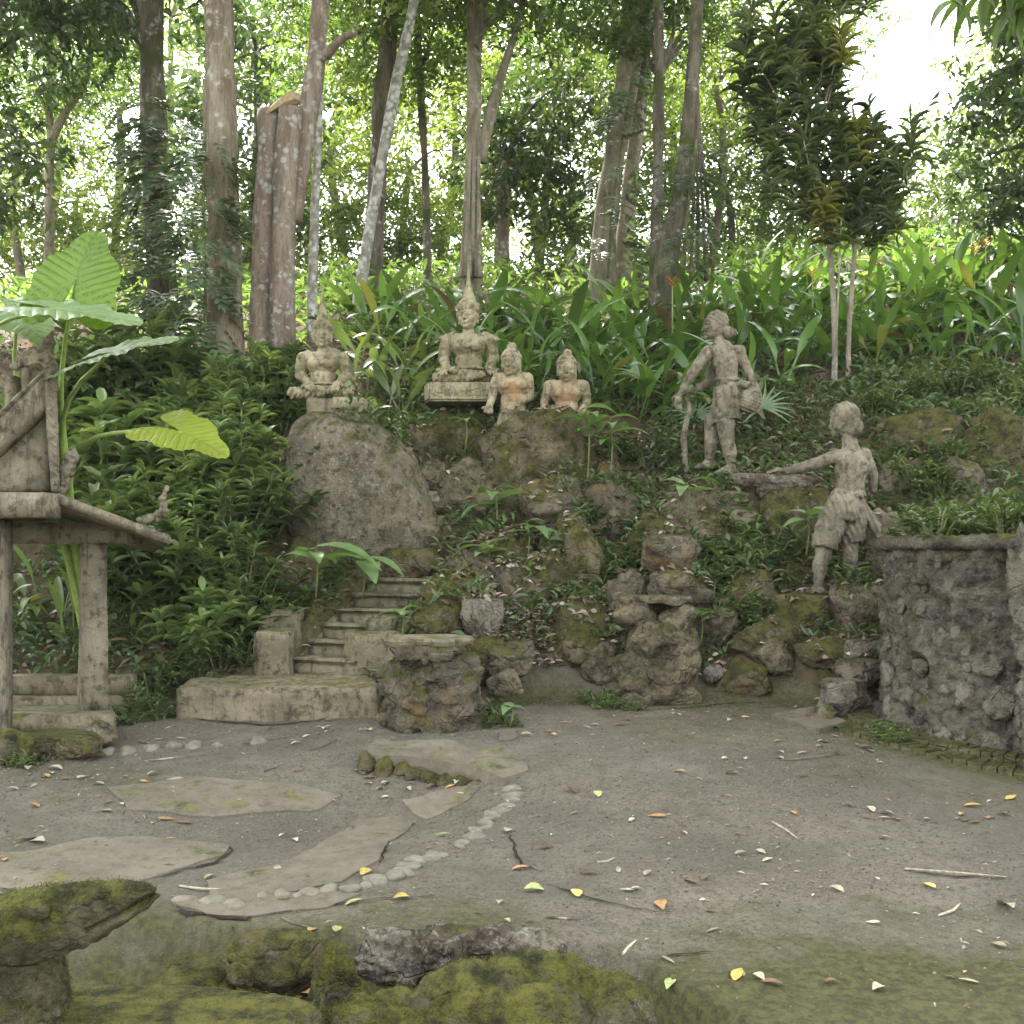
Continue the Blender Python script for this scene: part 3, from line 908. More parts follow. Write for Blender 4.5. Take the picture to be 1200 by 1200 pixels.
bm = bmesh.new(); tmp = lm.mesh('t'); bm.from_mesh(tmp)
bmesh.ops.triangulate(bm, faces=list(bm.faces))
for _ in range(5):
    es = [e for e in bm.edges if e.calc_length() > 0.09]
    if es: bmesh.ops.subdivide_edges(bm, edges=es, cuts=1); bmesh.ops.triangulate(bm, faces=list(bm.faces))
me = bpy.data.meshes.new('cement_lip'); bm.to_mesh(me); bm.free()
V, N = get_vn(me)
set_v(me, V + N * (0.016 * fbm(V * 7, 4))[:, None], M['slab'], False)
rel(led, add('cement_lip', me, led))

def patch_slab(pix, th=0.005, name='slab'):
    """irregular cement patch lying on the paving; outline given along the ground"""
    pts = [ground_at(*p) for p in pix]
    c = sum(pts, Vector()) / len(pts)
    # resample and roughen the outline
    out = []
    for i in range(len(pts)):
        a, b = pts[i], pts[(i + 1) % len(pts)]
        m_ = max(2, int((b - a).length / 0.05))
        for j in range(m_):
            q = a.lerp(b, j / m_)
            dd = 0.022 * vnoise(np.array([[q.x * 7, q.y * 7, 3.3]]))[0]
            v = (q - c); v.z = 0
            q = q + v.normalized() * dd
            out.append(q)
    n = len(out)
    V, F = [], []
    rings = [1.0, 0.985, 0.8, 0.55, 0.3]
    for ri, rr in enumerate([1.0] + rings):
        for q in out:
            x, y = c.x + (q.x - c.x) * rr, c.y + (q.y - c.y) * rr
            V.append((x, y, 0))
    V.append((c.x, c.y, 0))
    V = np.array(V, dtype=float)
    V[:, 2] = H(V[:, 0], V[:, 1])[0] + 0.004
    V[:n, 2] -= 0.02
    V[n:2 * n, 2] += th * 0.7
    V[2 * n:, 2] += th
    for ri in range(len(rings)):
        for i in range(n):
            j = (i + 1) % n
            F.append((ri * n + i, ri * n + j, (ri + 1) * n + j, (ri + 1) * n + i))
    last = len(rings) * n
    for i in range(n):
        F.append((last + i, last + (i + 1) % n, len(V) - 1))
    return add(name, mesh_np(name, V, F, M['slab'], False), plaza)

patch_slab([(-60, 1005), (40, 998), (110, 983), (200, 984), (268, 993), (262, 1004), (215, 1018), (180, 1030), (120, 1040), (60, 1046), (-60, 1040)])
patch_slab([(385, 985), (418, 962), (470, 956), (484, 966), (452, 988), (446, 1010), (400, 1034), (330, 1050), (246, 1050), (242, 1034), (330, 1018)], 0.006)
patch_slab([(130, 925), (230, 912), (320, 918), (400, 934), (360, 952), (250, 960), (150, 950)], 0.008)
patch_slab([(470, 940), (530, 925), (566, 922), (540, 945), (500, 962), (484, 956)], 0.004)
patch_slab([(905, 843), (950, 834), (990, 850), (960, 860)], 0.03)
patch_slab([(205, 1060), (300, 1046), (420, 1050), (380, 1066), (290, 1076), (240, 1074)], 0.005)
patch_slab([(586, 860), (606, 858), (604, 868), (584, 870)], 0.012)

M['crack'] = plain('crack', (0.022, 0.018, 0.013), 0.95, 0.3)
def crack(pix, w):
    """earth filled crack running over the paving"""
    pts = [ground_at(*p) for p in pix]
    q = []
    for a, b in zip(pts[:-1], pts[1:]):
        m_ = max(2, int((b - a).length / 0.035))
        for j in range(m_):
            q.append(a.lerp(b, j / m_))
    V = []
    r_ = random.Random(int(pix[0][0]))
    for i, p in enumerate(q):
        t = (q[min(i + 1, len(q) - 1)] - q[max(i - 1, 0)]); t.z = 0; t.normalize()
        n_ = Vector((-t.y, t.x, 0))
        u = i / (len(q) - 1)
        ww = w * (0.25 + 0.75 * math.sin(PI * u)) * r_.uniform(0.5, 1.3)
        c = p + n_ * r_.uniform(-.012, .012)
        for sgn in (-1, 1):
            v = c + n_ * sgn * ww
            V.append((v.x, v.y, 0))
    V = np.array(V)
    V[:, 2] = H(V[:, 0], V[:, 1])[0] + 0.007
    F = [(2 * i, 2 * i + 1, 2 * i + 3, 2 * i + 2) for i in range(len(q) - 1)]
    add('crack', mesh_np('crack', V, F, M['crack']), plaza)
for pix, w in [([(176, 1034), (215, 1022), (250, 1012), (272, 998), (262, 988)], .011), ([(446, 1014), (450, 992), (470, 974), (492, 962)], .010), ([(205, 1064), (222, 1072), (260, 1076), (288, 1078), (304, 1066)], .018), ([(0, 1042), (40, 1050), (70, 1054)], .006),
               ([(205, 840), (250, 846), (330, 850), (372, 846), (392, 838), (430, 838)], .012), ([(690, 828), (760, 834), (840, 826), (930, 820)], .008), ([(598, 978), (602, 1000), (612, 1016), (640, 1028)], .007), ([(300, 1076), (360, 1066), (430, 1056), (520, 1052)], .006), ([(1060, 1022), (1120, 1030), (1190, 1032)], .006), ([(760, 1128), (800, 1120), (850, 1118)], .006), ([(640, 1040), (720, 1062), (790, 1072)], .006)]:
    crack(pix, w)

peb = [rock_mesh('pebble', (1.0, 0.72, 0.5), 700 + i, M['pebble'], 2, planes=8, rough=0.04, sharp=5) for i in range(4)]
def pebble_row(pix, step, size):
    pts = [ground_at(*p) for p in pix]
    pos, acc = [], 0.0
    for a, b in zip(pts[:-1], pts[1:]):
        L = (b - a).length
        t = acc
        while t < L:
            pos.append((a.lerp(b, t / L), math.atan2(b.y - a.y, b.x - a.x))); t += step * random.uniform(0.85, 1.2)
        acc = t - L
    for p, a in pos:
        if random.random() < 0.1:
            continue
        s = size * random.uniform(0.75, 1.25)
        add('pebble', random.choice(peb), plaza, (p.x + random.uniform(-.02, .02), p.y + random.uniform(-.02, .02), Hz(p.x, p.y) - s * 0.30), (random.uniform(-.15, .15), random.uniform(-.15, .15), a + PI / 2 + random.uniform(-.5, .5)), s)
pebble_row([(604, 926), (592, 945), (575, 962), (548, 985), (505, 1008), (460, 1028), (410, 1042), (340, 1050), (300, 1054)], 0.072, 0.115)
pebble_row([(302, 870), (250, 873), (195, 876), (140, 881), (60, 887), (-30, 893)], 0.14, 0.14)
pebble_row([(215, 1057), (245, 1058), (280, 1060)], 0.11, 0.13)
pebble_row([(470, 1015), (520, 996), (560, 985)], 0.10, 0.11)

# ------------------------------------------------------------------ statues
def head(mb, c, r, yaw=0.0, pitch=0.0, smile=True):
    """r = (half width, half depth, half height); faces -Y turned by yaw"""
    c = Vector(c)
    R = Euler((pitch, 0, yaw)).to_matrix()
    rx, ry, rz = r
    def p(x, y, z):
        return c + R @ Vector((x * rx, y * ry, z * rz))
    E = Euler((pitch, 0, yaw))
    mb.ell(c, r, E)
    mb.ell(p(0, -0.18, -0.45), (rx * 0.74, ry * 0.78, rz * 0.58), E)            # jaw
    mb.ell(p(0, -0.82, -0.82), (rx * 0.26, ry * 0.2, rz * 0.16), E)              # chin
    mb.cap(p(0, -0.98, 0.14), rx * 0.10, p(0, -1.2, -0.24), rx * 0.15)            # nose
    mb.ell(p(0, -1.1, -0.27), (rx * 0.24, ry * 0.14, rz * 0.08), E)
    for s in (-1, 1):
        mb.cap(p(s * 0.12, -1.0, 0.20), rx * 0.065, p(s * 0.66, -0.80, 0.22), rx * 0.05)   # brow
        mb.ell(p(s * 0.37, -0.90, 0.04), (rx * 0.21, ry * 0.09, rz * 0.075), E)             # eye
        mb.ell(p(s * 0.52, -0.66, -0.28), (rx * 0.30, ry * 0.28, rz * 0.22), E)             # cheek
        mb.ell(p(s * 1.0, 0.05, -0.08), (rx * 0.10, ry * 0.20, rz * 0.27), E)               # ear
        mb.ell(p(s * 1.0, 0.02, -0.42), (rx * 0.09, ry * 0.11, rz * 0.18), E)               # ear lobe
        mb.cap(p(0, -1.08, -0.49), rx * 0.075, p(s * 0.33, -0.93, -0.45 if smile else -0.5), rx * 0.035)
    mb.cap(p(-0.16, -1.04, -0.60), rx * 0.08, p(0.16, -1.04, -0.60), rx * 0.08)
    return p

def hand(mb, w, fdir, k, spread, up=Vector((0, 0, 1)), bend=0.5, thumb=1):
    """w wrist, fdir direction of the fingers, k size: palm about 0.09*k long"""
    w, f = Vector(w), Vector(fdir).normalized()
    s = f.cross(up).normalized()
    dn = s.cross(f).normalized() * -1
    mb.cap(w, 0.024 * k, w + f * 0.075 * k, 0.026 * k)
    mb.ell(w + f * 0.055 * k, (0.038 * k,) * 3)
    for i, L in enumerate((0.062, 0.074, 0.070, 0.055)):
        o = (i - 1.5) * 0.021 * k * spread
        a = w + f * 0.082 * k + s * o
        b = a + f * L * 0.55 * k + s * o * 0.25
        e = b + (f * (1 - bend) - up * bend).normalized() * L * 0.55 * k
        mb.cap(a, 0.0115 * k, b, 0.0105 * k); mb.cap(b, 0.0105 * k, e, 0.008 * k)
    a = w + f * 0.03 * k + s * 0.03 * k * thumb
    b = a + (f * 0.5 + s * thumb * 0.8).normalized() * 0.04 * k
    mb.cap(a, 0.014 * k, b, 0.0115 * k); mb.cap(b, 0.0115 * k, b + f * 0.032 * k, 0.009 * k)

def finish_statue(mb, voxel, mat, it=1, rough=0.0022, folds=None, ochre=None):
    me = remesh(mb, voxel, it, 0.4)
    V, N = get_vn(me)
    d = rough * fbm(V * 16, 4) + rough * 0.8 * fbm(V * 50, 3)
    if folds is not None:
        d = d + folds(V, N)
    if ochre is not None:
        at = me.attributes.new('ochre', 'FLOAT', 'POINT')
        at.data.foreach_set('value', ochre(V).astype(np.float32))
    V = V + N * d[:, None]
    return set_v(me, V, M[mat])

def collar(mb, c, rx, ry, z, n=9, drop=0.05, k=1.0):
    for i in range(n):
        a = -PI * 0.08 - (PI * 0.84) * i / (n - 1)
        x, y = rx * math.cos(a), ry * math.sin(a)
        mid = 1 - abs(i - (n - 1) / 2) / ((n - 1) / 2)
        p = Vector(c) + Vector((x, y, z - 0.02 - mid * drop))
        mb.ell(p, (0.026 * k, 0.016 * k, 0.03 * k), Euler((0, PI / 4, 0)), 2)

def seated(px, py, d, k, label, name, yaw, mat, wide=1.0, style=0):
    """cross-legged crowned figure; k metres per photo pixel"""
    b = P(px, py, d)
    t = empty(name, b, label, 'statue')
    t.rotation_euler.z = 0
    mb = MB()
    def S(x, z, y=0.0):
        return Vector((x * k * wide, y * k, z * k))
    # legs: thighs out to the knees, shins crossed in front
    for s in (-1, 1):
        mb.chain([S(s * 9, 9, 3), S(s * 33, 8, -14)], [9.5 * k, 7.5 * k])
        mb.chain([S(s * 33, 7, -14), S(s * -4, 7 + (4 if s > 0 else 0), -25)], [7 * k, 5 * k])
        mb.chain([S(s * -4, 7 + (4 if s > 0 else 0), -25), S(s * -18, 9 + (5 if s > 0 else 0), -25)], [4.5 * k, 3.2 * k])
    mb.ell(S(0, 8, -8), (26 * k, 18 * k, 8 * k))
    mb.ell(S(0, 13, 3), (19 * k, 14 * k, 12 * k))
    mb.ell(S(0, 28, 2), (16 * k, 11.5 * k, 16 * k))
    mb.ell(S(0, 46, 1), (20 * k * wide, 12.5 * k, 15 * k))
    mb.cap(S(-15, 53, 1), 8.5 * k, S(15, 53, 1), 8.5 * k)
    mb.ell(S(-8, 46, -8), (9 * k, 6 * k, 7 * k)); mb.ell(S(8, 46, -8), (9 * k, 6 * k, 7 * k))
    mb.cap(S(0, 56, 1), 7.5 * k, S(0, 68, 0), 6 * k)
    # belt and cape edge
    for i in range(16):
        a = 2 * PI * i / 16
        mb.ell(S(16.5 / wide * math.cos(a), 20, 2 + 12.5 * math.sin(a)), (3.6 * k, 3.6 * k, 1.7 * k), None, 2)
    collar(mb, S(0, 0), 15 * k, 13 * k, 57 * k, 11, 10 * k, k * 105)
    for s in (-1, 1):
        sh, el = S(s * 24, 53, 1), S(s * 29, 33, 4)
        wr = S(s * (24 if style else 13 + 9 * (s > 0)), 19, -14)
        mb.chain([sh, el, wr], [8.2 * k, 6.4 * k, 4.6 * k])
        mb.ell(S(s * 26.5, 44, 2), (8 * k, 8 * k, 2.0 * k), None, 2)                    # arm band / sleeve hem
        mb.cap(S(s * 18, 60, 1), 3.6 * k, S(s * (34 if style else 29), 55, 1), 1.8 * k)   # pointed shoulder cape
        mb.ell(wr, (5.6 * k, 5.6 * k, 3 * k), None, 2)
        hand(mb, wr, Vector((s * (0.25 if style else -0.2), -0.9, -0.35)), k * 135, 1.0, bend=0.7, thumb=-s)
    hc = S(0, 80, -2)
    hp = head(mb, hc, (11.5 * k, 12.5 * k, 15.5 * k), yaw)
    # tiered crown
    mb.lathe([(12.3 * k, 0), (13.2 * k, 2 * k), (12.6 * k, 4.5 * k), (11.2 * k, 6 * k)], 24, S(0, 86, -1))
    mb.ell(S(0, 92, -1), (11.6 * k, 11.6 * k, 9.5 * k))
    for i in range(14):
        a = 2 * PI * i / 14
        mb.ell(S(12.4 / wide * math.cos(a), 91.5, -1 + 12.4 * math.sin(a)), (1.9 * k, 1.9 * k, 3.2 * k), None, 2)
    z = 99.0
    for r0, r1, h in ((7.8, 7.2, 5.5), (6.4, 5.8, 5), (5.0, 4.4, 5), (3.8, 3.2, 5)):
        mb.lathe([(r0 * 0.85 * k, 0), (r0 * k, 1 * k), (r1 * k, (h - 1.2) * k), (r1 * 0.8 * k, h * k)], 16, S(0, z, 0))
        z += h - 0.3
    mb.cap(S(0, z, 0), 2.8 * k, S(0, z + 22, 0), 0.9 * k)
    def folds(V, N):
        m = sstep(18 * k, 12 * k, V[:, 2])
        return m * 0.006 * np.sin((V[:, 0] * 1.3 + V[:, 1] * 0.7 + 0.03 * fbm(V * 8, 2)) / k * 0.9)
    add('figure', finish_statue(mb, 0.0075, mat, folds=folds), t)
    return t, S

b1, S1_ = seated(378, 470, 10.6, 0.00848 * 0.95, 'weathered seated statue with slim tiered crown on the big dome rock', 'seated_statue', 0.12, 'statue', 1.0, 0)
# its cement plinth, half sunk in the dome rock
kk = 10.6 / FPX
pm = noisy_box('plinth', [(-14 * kk, -0.20, -40 * kk), (52 * kk, -0.20, -40 * kk), (52 * kk, 0.3, -40 * kk), (-14 * kk, 0.3, -40 * kk)],
               [(-14 * kk, -0.20, 2 * kk), (52 * kk, -0.20, -3 * kk), (52 * kk, 0.3, -3 * kk), (-14 * kk, 0.3, 2 * kk)], M['cement'], 0.04, 0.012)
add('plinth', pm, b1)
pm = noisy_box('plinth_band', [(14 * kk, -0.235, -14 * kk), (55 * kk, -0.235, -16 * kk), (55 * kk, 0.33, -16 * kk), (14 * kk, 0.33, -14 * kk)],
               [(14 * kk, -0.235, 2 * kk), (55 * kk, -0.235, 0), (55 * kk, 0.33, 0), (14 * kk, 0.33, 2 * kk)], M['statue'], 0.04, 0.01, 4)
add('plinth_band', pm, b1)

b2, S2_ = seated(549, 453, 11.3, 0.00904 * 1.02, 'weathered seated statue with wide shoulder cape on the plinth with carved letters', 'seated_statue', -0.3, 'statue', 1.0, 1)
kk = 11.3 / FPX
pb = MB()
oc = []
w_, d_ = 45 * kk, 0.27
for (x, y) in ((-w_, -d_ * .4), (-w_ * .86, -d_), (w_ * .86, -d_), (w_, -d_ * .4), (w_, d_), (-w_, d_)):
    oc.append((x - 6 * kk, y))
me = MB().hexa([Vector((x, y, -21 * kk)) for x, y in oc], [Vector((x, y, 1 * kk)) for x, y in oc])
bm = bmesh.new(); tmp = me.mesh('t'); bm.from_mesh(tmp)
bmesh.ops.bevel(bm, geom=list(bm.edges), offset=0.02, segments=2, affect='EDGES')
m2 = bpy.data.meshes.new('plinth'); bm.to_mesh(m2); bm.free(); m2.materials.append(M['statue'])
pl2 = add('plinth', m2, b2)
# carved lettering on the front of the plinth, raised a little
fc = bpy.data.curves.new('t', 'FONT'); fc.body = 'บ~ษกถไรชีเว'; fc.size = 0.115; fc.extrude = 0.006; fc.align_x = 'CENTER'
fo = bpy.data.objects.new('t', fc); COL.objects.link(fo)
dg = bpy.context.evaluated_depsgraph_get(); dg.update()
fm = bpy.data.meshes.new_from_object(fo.evaluated_get(dg)); bpy.data.objects.remove(fo)
fm.materials.clear(); fm.materials.append(M['statue'])
add('carved_lettering', fm, pl2, (-8 * kk, -d_ - 0.004, -14.5 * kk), (PI / 2, 0, 0))

def half_figure(px, py, d, label, yaw, lean, mat, head_px, sh, arms, bun):
    """bust rising from the rock, arms reaching down; pixel offsets from (px,py)"""
    k = d / FPX
    t = empty('half_figure_statue', P(px, py, d), label, 'statue', None)
    mb = MB()
    def S(x, y_, dy=0.0):
        return Vector(((x - px) * k, dy, (py - y_) * k))
    hx, hy = head_px
    cx = (sh[0] + sh[1]) / 2
    yS = sh[2]
    mb.tube([S(cx, py - 10), S(cx, py), S(cx, py + 30)], [14 * k, 16 * k, 24 * k], 16)
    mb.ell(S(cx, yS + 34, 0), (14.5 * k, 10.5 * k, 16 * k))
    mb.ell(S(cx, yS + 16, 0), (18 * k, 11.5 * k, 15 * k))
    mb.ell(S(cx - 8, yS + 15, -7 * k), (8.5 * k, 6 * k, 7 * k)); mb.ell(S(cx + 8, yS + 15, -7 * k), (8.5 * k, 6 * k, 7 * k))
    mb.cap(S(sh[0] + 7, yS + 6), 7 * k, S(sh[1] - 7, yS + 6), 7 * k)
    mb.cap(S(cx, yS + 4), 6.5 * k, S(hx, hy + 10), 5.3 * k)
    mb.ell(S(cx, py - 6, 0), (15.2 * k, 11.5 * k, 2.2 * k), None, 2)
    for (pts, s) in arms:
        q = [S(x, y, dy) for x, y, dy in pts]
        mb.chain(q, [6.6 * k, 5.2 * k, 3.9 * k])
        m = q[0].lerp(q[1], 0.5)
        mb.ell(m, (7 * k, 7 * k, 1.8 * k), None, 2)
        mb.ell(q[2], (4.8 * k, 4.8 * k, 2.2 * k), None, 2)
        hand(mb, q[2], (q[2] - q[1]).normalized() * 0.6 + Vector((0, -0.5, -0.1)), k * 115, 1.0, bend=0.6, thumb=s)
    head(mb, S(hx, hy, -0.01), (11 * k, 12 * k, 15 * k), yaw, lean)
    # hair, headband, top knot
    mb.ell(S(hx, hy - 7, 0.015), (12 * k, 12.5 * k, 12 * k))
    for i in range(18):
        a = 2 * PI * i / 18
        mb.ell(S(hx + 11 * math.cos(a), hy - 7 - 1.5 * math.sin(a + PI), 11 * k * math.sin(a)), (1.9 * k, 1.9 * k, 2.0 * k), None, 2)
    mb.ell(S(hx + 1, hy - 20, 0.01), (bun * k, bun * k, bun * 0.8 * k))
    mb.cap(S(hx + 9, hy, 0.06), 3.5 * k, S(hx + 10, hy + 18, 0.05), 2.2 * k)
    cc = S(cx, yS + 20, -10 * k)
    add('figure', finish_statue(mb, 0.007, mat, ochre=lambda V: np.exp(-(((V[:, 0] - cc.x) / (15 * k)) ** 2 + ((V[:, 2] - cc.z) / (19 * k)) ** 2))), t)
    return t
half_figure(600, 484, 11.0, 'half figure statue with round topknot and ochre chest next to carved plinth', -0.35, 0.05, 'statue_ochre', (599, 426), (577, 625, 437),
            [([(582, 445, 0), (577, 463, 0.02), (574, 477, -0.10)], 1), ([(619, 445, 0), (621, 464, 0.03), (603, 476, -0.14)], -1)], 6.2)
half_figure(663, 488, 11.1, 'half figure statue with flat topknot and orange chest behind sapling', -0.08, 0.12, 'statue_ochre', (664, 433), (636, 691, 446),
            [([(643, 454, 0), (638, 470, 0.02), (637, 488, -0.10)], 1), ([(685, 454, 0), (688, 471, 0.02), (680, 484, -0.12)], -1)], 5.4)

def standing(px, py, d, label, build, mat, folds, name):
    k = d / FPX
    t = empty(name, P(px, py, d), label, 'statue')
    def S(x, y_, dy=0.0):
        return Vector(((x - px) * k, dy, (py - y_) * k))
    mb = MB()
    build(mb, S, k)
    add('figure', finish_statue(mb, 0.007, mat, 1, 0.003, lambda V, N: folds(V, N, k)), t)
    return t, S, k

def foot(mb, ankle, dirv, k, L=24):
    f = Vector(dirv).normalized()
    a = Vector(ankle)
    s = f.cross(Vector((0, 0, 1)))
    heel, ball = a + Vector((0, 0, -4 * k)) - f * 4 * k, a + Vector((0, 0, -6.5 * k)) + f * (L * 0.62) * k
    mb.cap(a, 4.6 * k, heel, 4.6 * k)
    mb.cap(heel, 4.4 * k, ball, 3.6 * k)
    mb.cap(a, 4.4 * k, ball, 3.2 * k)
    for i in range(5):
        o = ball + s * (i - 2) * 1.9 * k
        mb.cap(o, 1.7 * k, o + f * (5.5 - 0.5 * abs(i - 1)) * k + Vector((0, 0, -1 * k)), 1.4 * k)

def girl(mb, S, k):
    # back three-quarter view, facing left and away
    mb.chain([S(848, 490, -.05), S(851, 521, -.07), S(856, 546, -.02)], [11.5 * k, 8 * k, 5 * k])
    mb.chain([S(838, 490, .10), S(834, 519, .06), S(834, 538, .12)], [10.5 * k, 7.5 * k, 4.8 * k])
    mb.ell(S(855, 529, -.04), (7 * k, 7.5 * k, 13 * k)); mb.ell(S(836, 525, .12), (6.4 * k, 7 * k, 11 * k))
    foot(mb, S(856, 547, -.02), (-0.95, -0.3, 0), k); foot(mb, S(834, 540, .12), (-0.9, .2, 0), k)
    mb.ell(S(853, 470, 0), (17.5 * k, 16 * k, 21 * k))                       # hips and wrap
    mb.tube([S(851, 452), S(853, 462), S(852, 478), S(851, 491)], [14.5 * k, 17.5 * k, 18 * k, 16.5 * k], 18)
    mb.tube([S(850, 489), S(851, 493.5)], [17 * k, 17.8 * k], 18)
    mb.ell(S(852, 446, 0), (16.5 * k, 13.5 * k, 5 * k))                      # rolled waist
    mb.ell(S(868, 452, -.12), (8 * k, 4 * k, 4.5 * k))                      # knot
    mb.chain([S(851, 450, 0), S(852, 430, 0), S(848, 414, 0)], [12.5 * k, 13 * k, 14.5 * k])
    mb.ell(S(850, 421, 0.01), (17 * k, 11.5 * k, 17 * k))
    mb.cap(S(831, 411, .03), 7.5 * k, S(866, 412, -.02), 7.5 * k)
    mb.cap(S(846, 408, .01), 7.5 * k, S(842, 396, .0), 6 * k)
    # near arm sweeping down to the left, far arm bent forward
    mb.chain([S(830, 413, .0), S(812, 437, -.03), S(797, 462, .0)], [8 * k, 6.4 * k, 4.2 * k])
    hand(mb, S(797, 462, 0), (-0.25, 0, -1), k * 120, 1, Vector((0, -1, 0)), 0.2, 1)
    mb.chain([S(838, 430, .14), S(834, 446, .16), S(812, 457, .10)], [6.5 * k, 5.4 * k, 3.8 * k])
    hand(mb, S(812, 457, .10), (-1, -.2, -.2), k * 110, 1, Vector((0, 0, 1)), 0.5, -1)
    # right arm behind, holding the basket on the hip
    mb.chain([S(866, 413, -.02), S(876, 436, -.02), S(886, 455, -.01)], [7 * k, 5.6 * k, 4 * k])
    hand(mb, S(886, 455, -.01), (-0.2, -.3, -1), k * 110, 1, Vector((0, -1, 0)), 0.4, 1)
    p = head(mb, S(838, 381, 0), (12 * k, 13 * k, 15.5 * k), -2.0, 0.1)
    mb.ell(S(840, 377, .0), (13.8 * k, 13.5 * k, 13.5 * k))                    # hair cap
    mb.ell(S(855, 391, -.04), (7.5 * k, 7.5 * k, 6.5 * k)); mb.ell(S(851, 388, -.03), (9 * k, 7 * k, 5 * k))

def girl_folds(V, N, k):
    z = V[:, 2] / k; x = V[:, 0] / k
    skirt = sstep(58, 64, z) * sstep(112, 104, z)
    hair = sstep(170, 176, z)
    return skirt * 0.007 * np.sin((x * 0.55 + z * 0.22) + 3.0 * fbm(V * 3.5, 2)) + hair * 0.004 * np.sin(z * 1.3 + x * 0.8 + 1.5 * fbm(V * 9, 2))
g_, SG, kg = standing(850, 555, 10.45, 'weathered statue of a girl with bun and basket standing on the rock ledge', girl, 'statue_grey', girl_folds, 'standing_statue')
bk = MB()
bk.lathe([(8 * kg, -14 * kg), (13 * kg, -9 * kg), (14.5 * kg, 0), (12 * kg, 8 * kg), (8 * kg, 13 * kg), (7 * kg, 15 * kg)], 24)
me = remesh(bk, 0.01, 1); V, N = get_vn(me)
set_v(me, V + N * (0.004 * np.sin(V[:, 2] * 210) + 0.004 * np.sin(np.arctan2(V[:, 1], V[:, 0]) * 22))[:, None], M['statue_grey'])
o = add('basket', me, g_, SG(876, 470, -.06), (0.1, 0.35, 0))
st = MB().chain([SG(806, 460, .08), SG(809, 480, .06), SG(801, 512, .02), SG(803, 530, .02), SG(804, 552, .02)], [2.4 * kg, 2.8 * kg, 3.2 * kg, 2.8 * kg, 2.4 * kg])
add('staff', finish_statue(st, 0.009, 'statue_grey', 1, 0.006), g_)

def boy(mb, S, k):
    # seen from behind, left arm held out to the left
    mb.chain([S(966, 632, -.06), S(959, 660, -.08), S(957, 686, -.05)], [11 * k, 8 * k, 5.2 * k])
    mb.chain([S(996, 630, .02), S(997, 655, .0), S(1001, 676, .05)], [11 * k, 8.2 * k, 5.2 * k])
    mb.ell(S(958, 664, -.05), (8 * k, 8.5 * k, 14 * k)); mb.ell(S(997, 655, .03), (8 * k, 8.5 * k, 13 * k))
    foot(mb, S(957, 688, -.05), (-.75, .6, 0), k); foot(mb, S(1002, 678, .05), (-.2, .95, 0), k)
    mb.tube([S(994, 578), S(990, 590), S(987, 602, -.01), S(985, 612, -.02)], [17 * k, 20.5 * k, 22 * k, 19 * k], 22)
    mb.tube([S(984, 594), S(974, 612, -.03), S(966, 632, -.05), S(963, 643, -.06)], [16 * k, 16.5 * k, 15.5 * k, 14.5 * k], 18)
    mb.tube([S(998, 594), S(1000, 612, .0), S(1001, 634, .02)], [15 * k, 15 * k, 13 * k], 18)
    mb.tube([S(1004, 584), S(1014, 600), S(1026, 618, -.01), S(1032, 632)], [6.5 * k, 7 * k, 6 * k, 3 * k], 12)   # loose tail of cloth
    mb.ell(S(994, 578, 0), (20 * k, 15 * k, 6 * k)); mb.ell(S(1003, 580, -.11), (7 * k, 5 * k, 5 * k))
    mb.chain([S(995, 580), S(997, 560), S(996, 542)], [16 * k, 17 * k, 18 * k])
    mb.ell(S(998, 548, .0), (21 * k, 13.5 * k, 19 * k))
    mb.cap(S(980, 535, 0), 8.5 * k, S(1013, 533, 0), 8.5 * k)
    for s in (-1, 1):
        mb.ell(S(998 + s * 9, 546, -.075), (8 * k, 5.5 * k, 11 * k))
    mb.cap(S(998, 532), 11 * k, S(994, 512, -.01), 8 * k)
    mb.chain([S(980, 535, 0), S(948, 546, -.03), S(918, 553, -.05)], [8.2 * k, 7 * k, 4.6 * k])
    hand(mb, S(918, 553, -.05), (-1, -.12, -.03), k * 135, 1.0, Vector((0, 0, 1)), 0.25, -1)
    mb.chain([S(1013, 534, 0), S(1024, 556, .02), S(1026, 574, .06)], [8 * k, 6.2 * k, 4.4 * k])
    hand(mb, S(1026, 574, .06), (-.4, .5, -.6), k * 110, 1.0, Vector((0, -1, 0)), 0.3, 1)
    head(mb, S(988, 494, .02), (13.5 * k, 14.5 * k, 17.5 * k), -2.6, 0.08)
    mb.ell(S(991, 487, .01), (17 * k, 16 * k, 16.5 * k))
    mb.ell(S(998, 501, -.04), (11.5 * k, 10 * k, 12 * k))

def boy_folds(V, N, k):
    z = V[:, 2] / k; x = V[:, 0] / k
    skirt = sstep(50, 56, z) * sstep(122, 114, z)
    hair = sstep(194, 200, z)
    u = x * 0.30 + z * 0.16 + 0.004 * x * z
    return skirt * 0.006 * np.sin(u * 1.6 + 2.5 * fbm(V * 3, 2)) + hair * 0.0035 * np.sin(x * 1.0 + 0.6 * z * 0.3 + fbm(V * 14, 2) * 1.5)
standing(975, 698, 9.0, 'weathered statue of a boy in knotted loincloth with outstretched arm', boy, 'statue_grey', boy_folds, 'standing_statue')

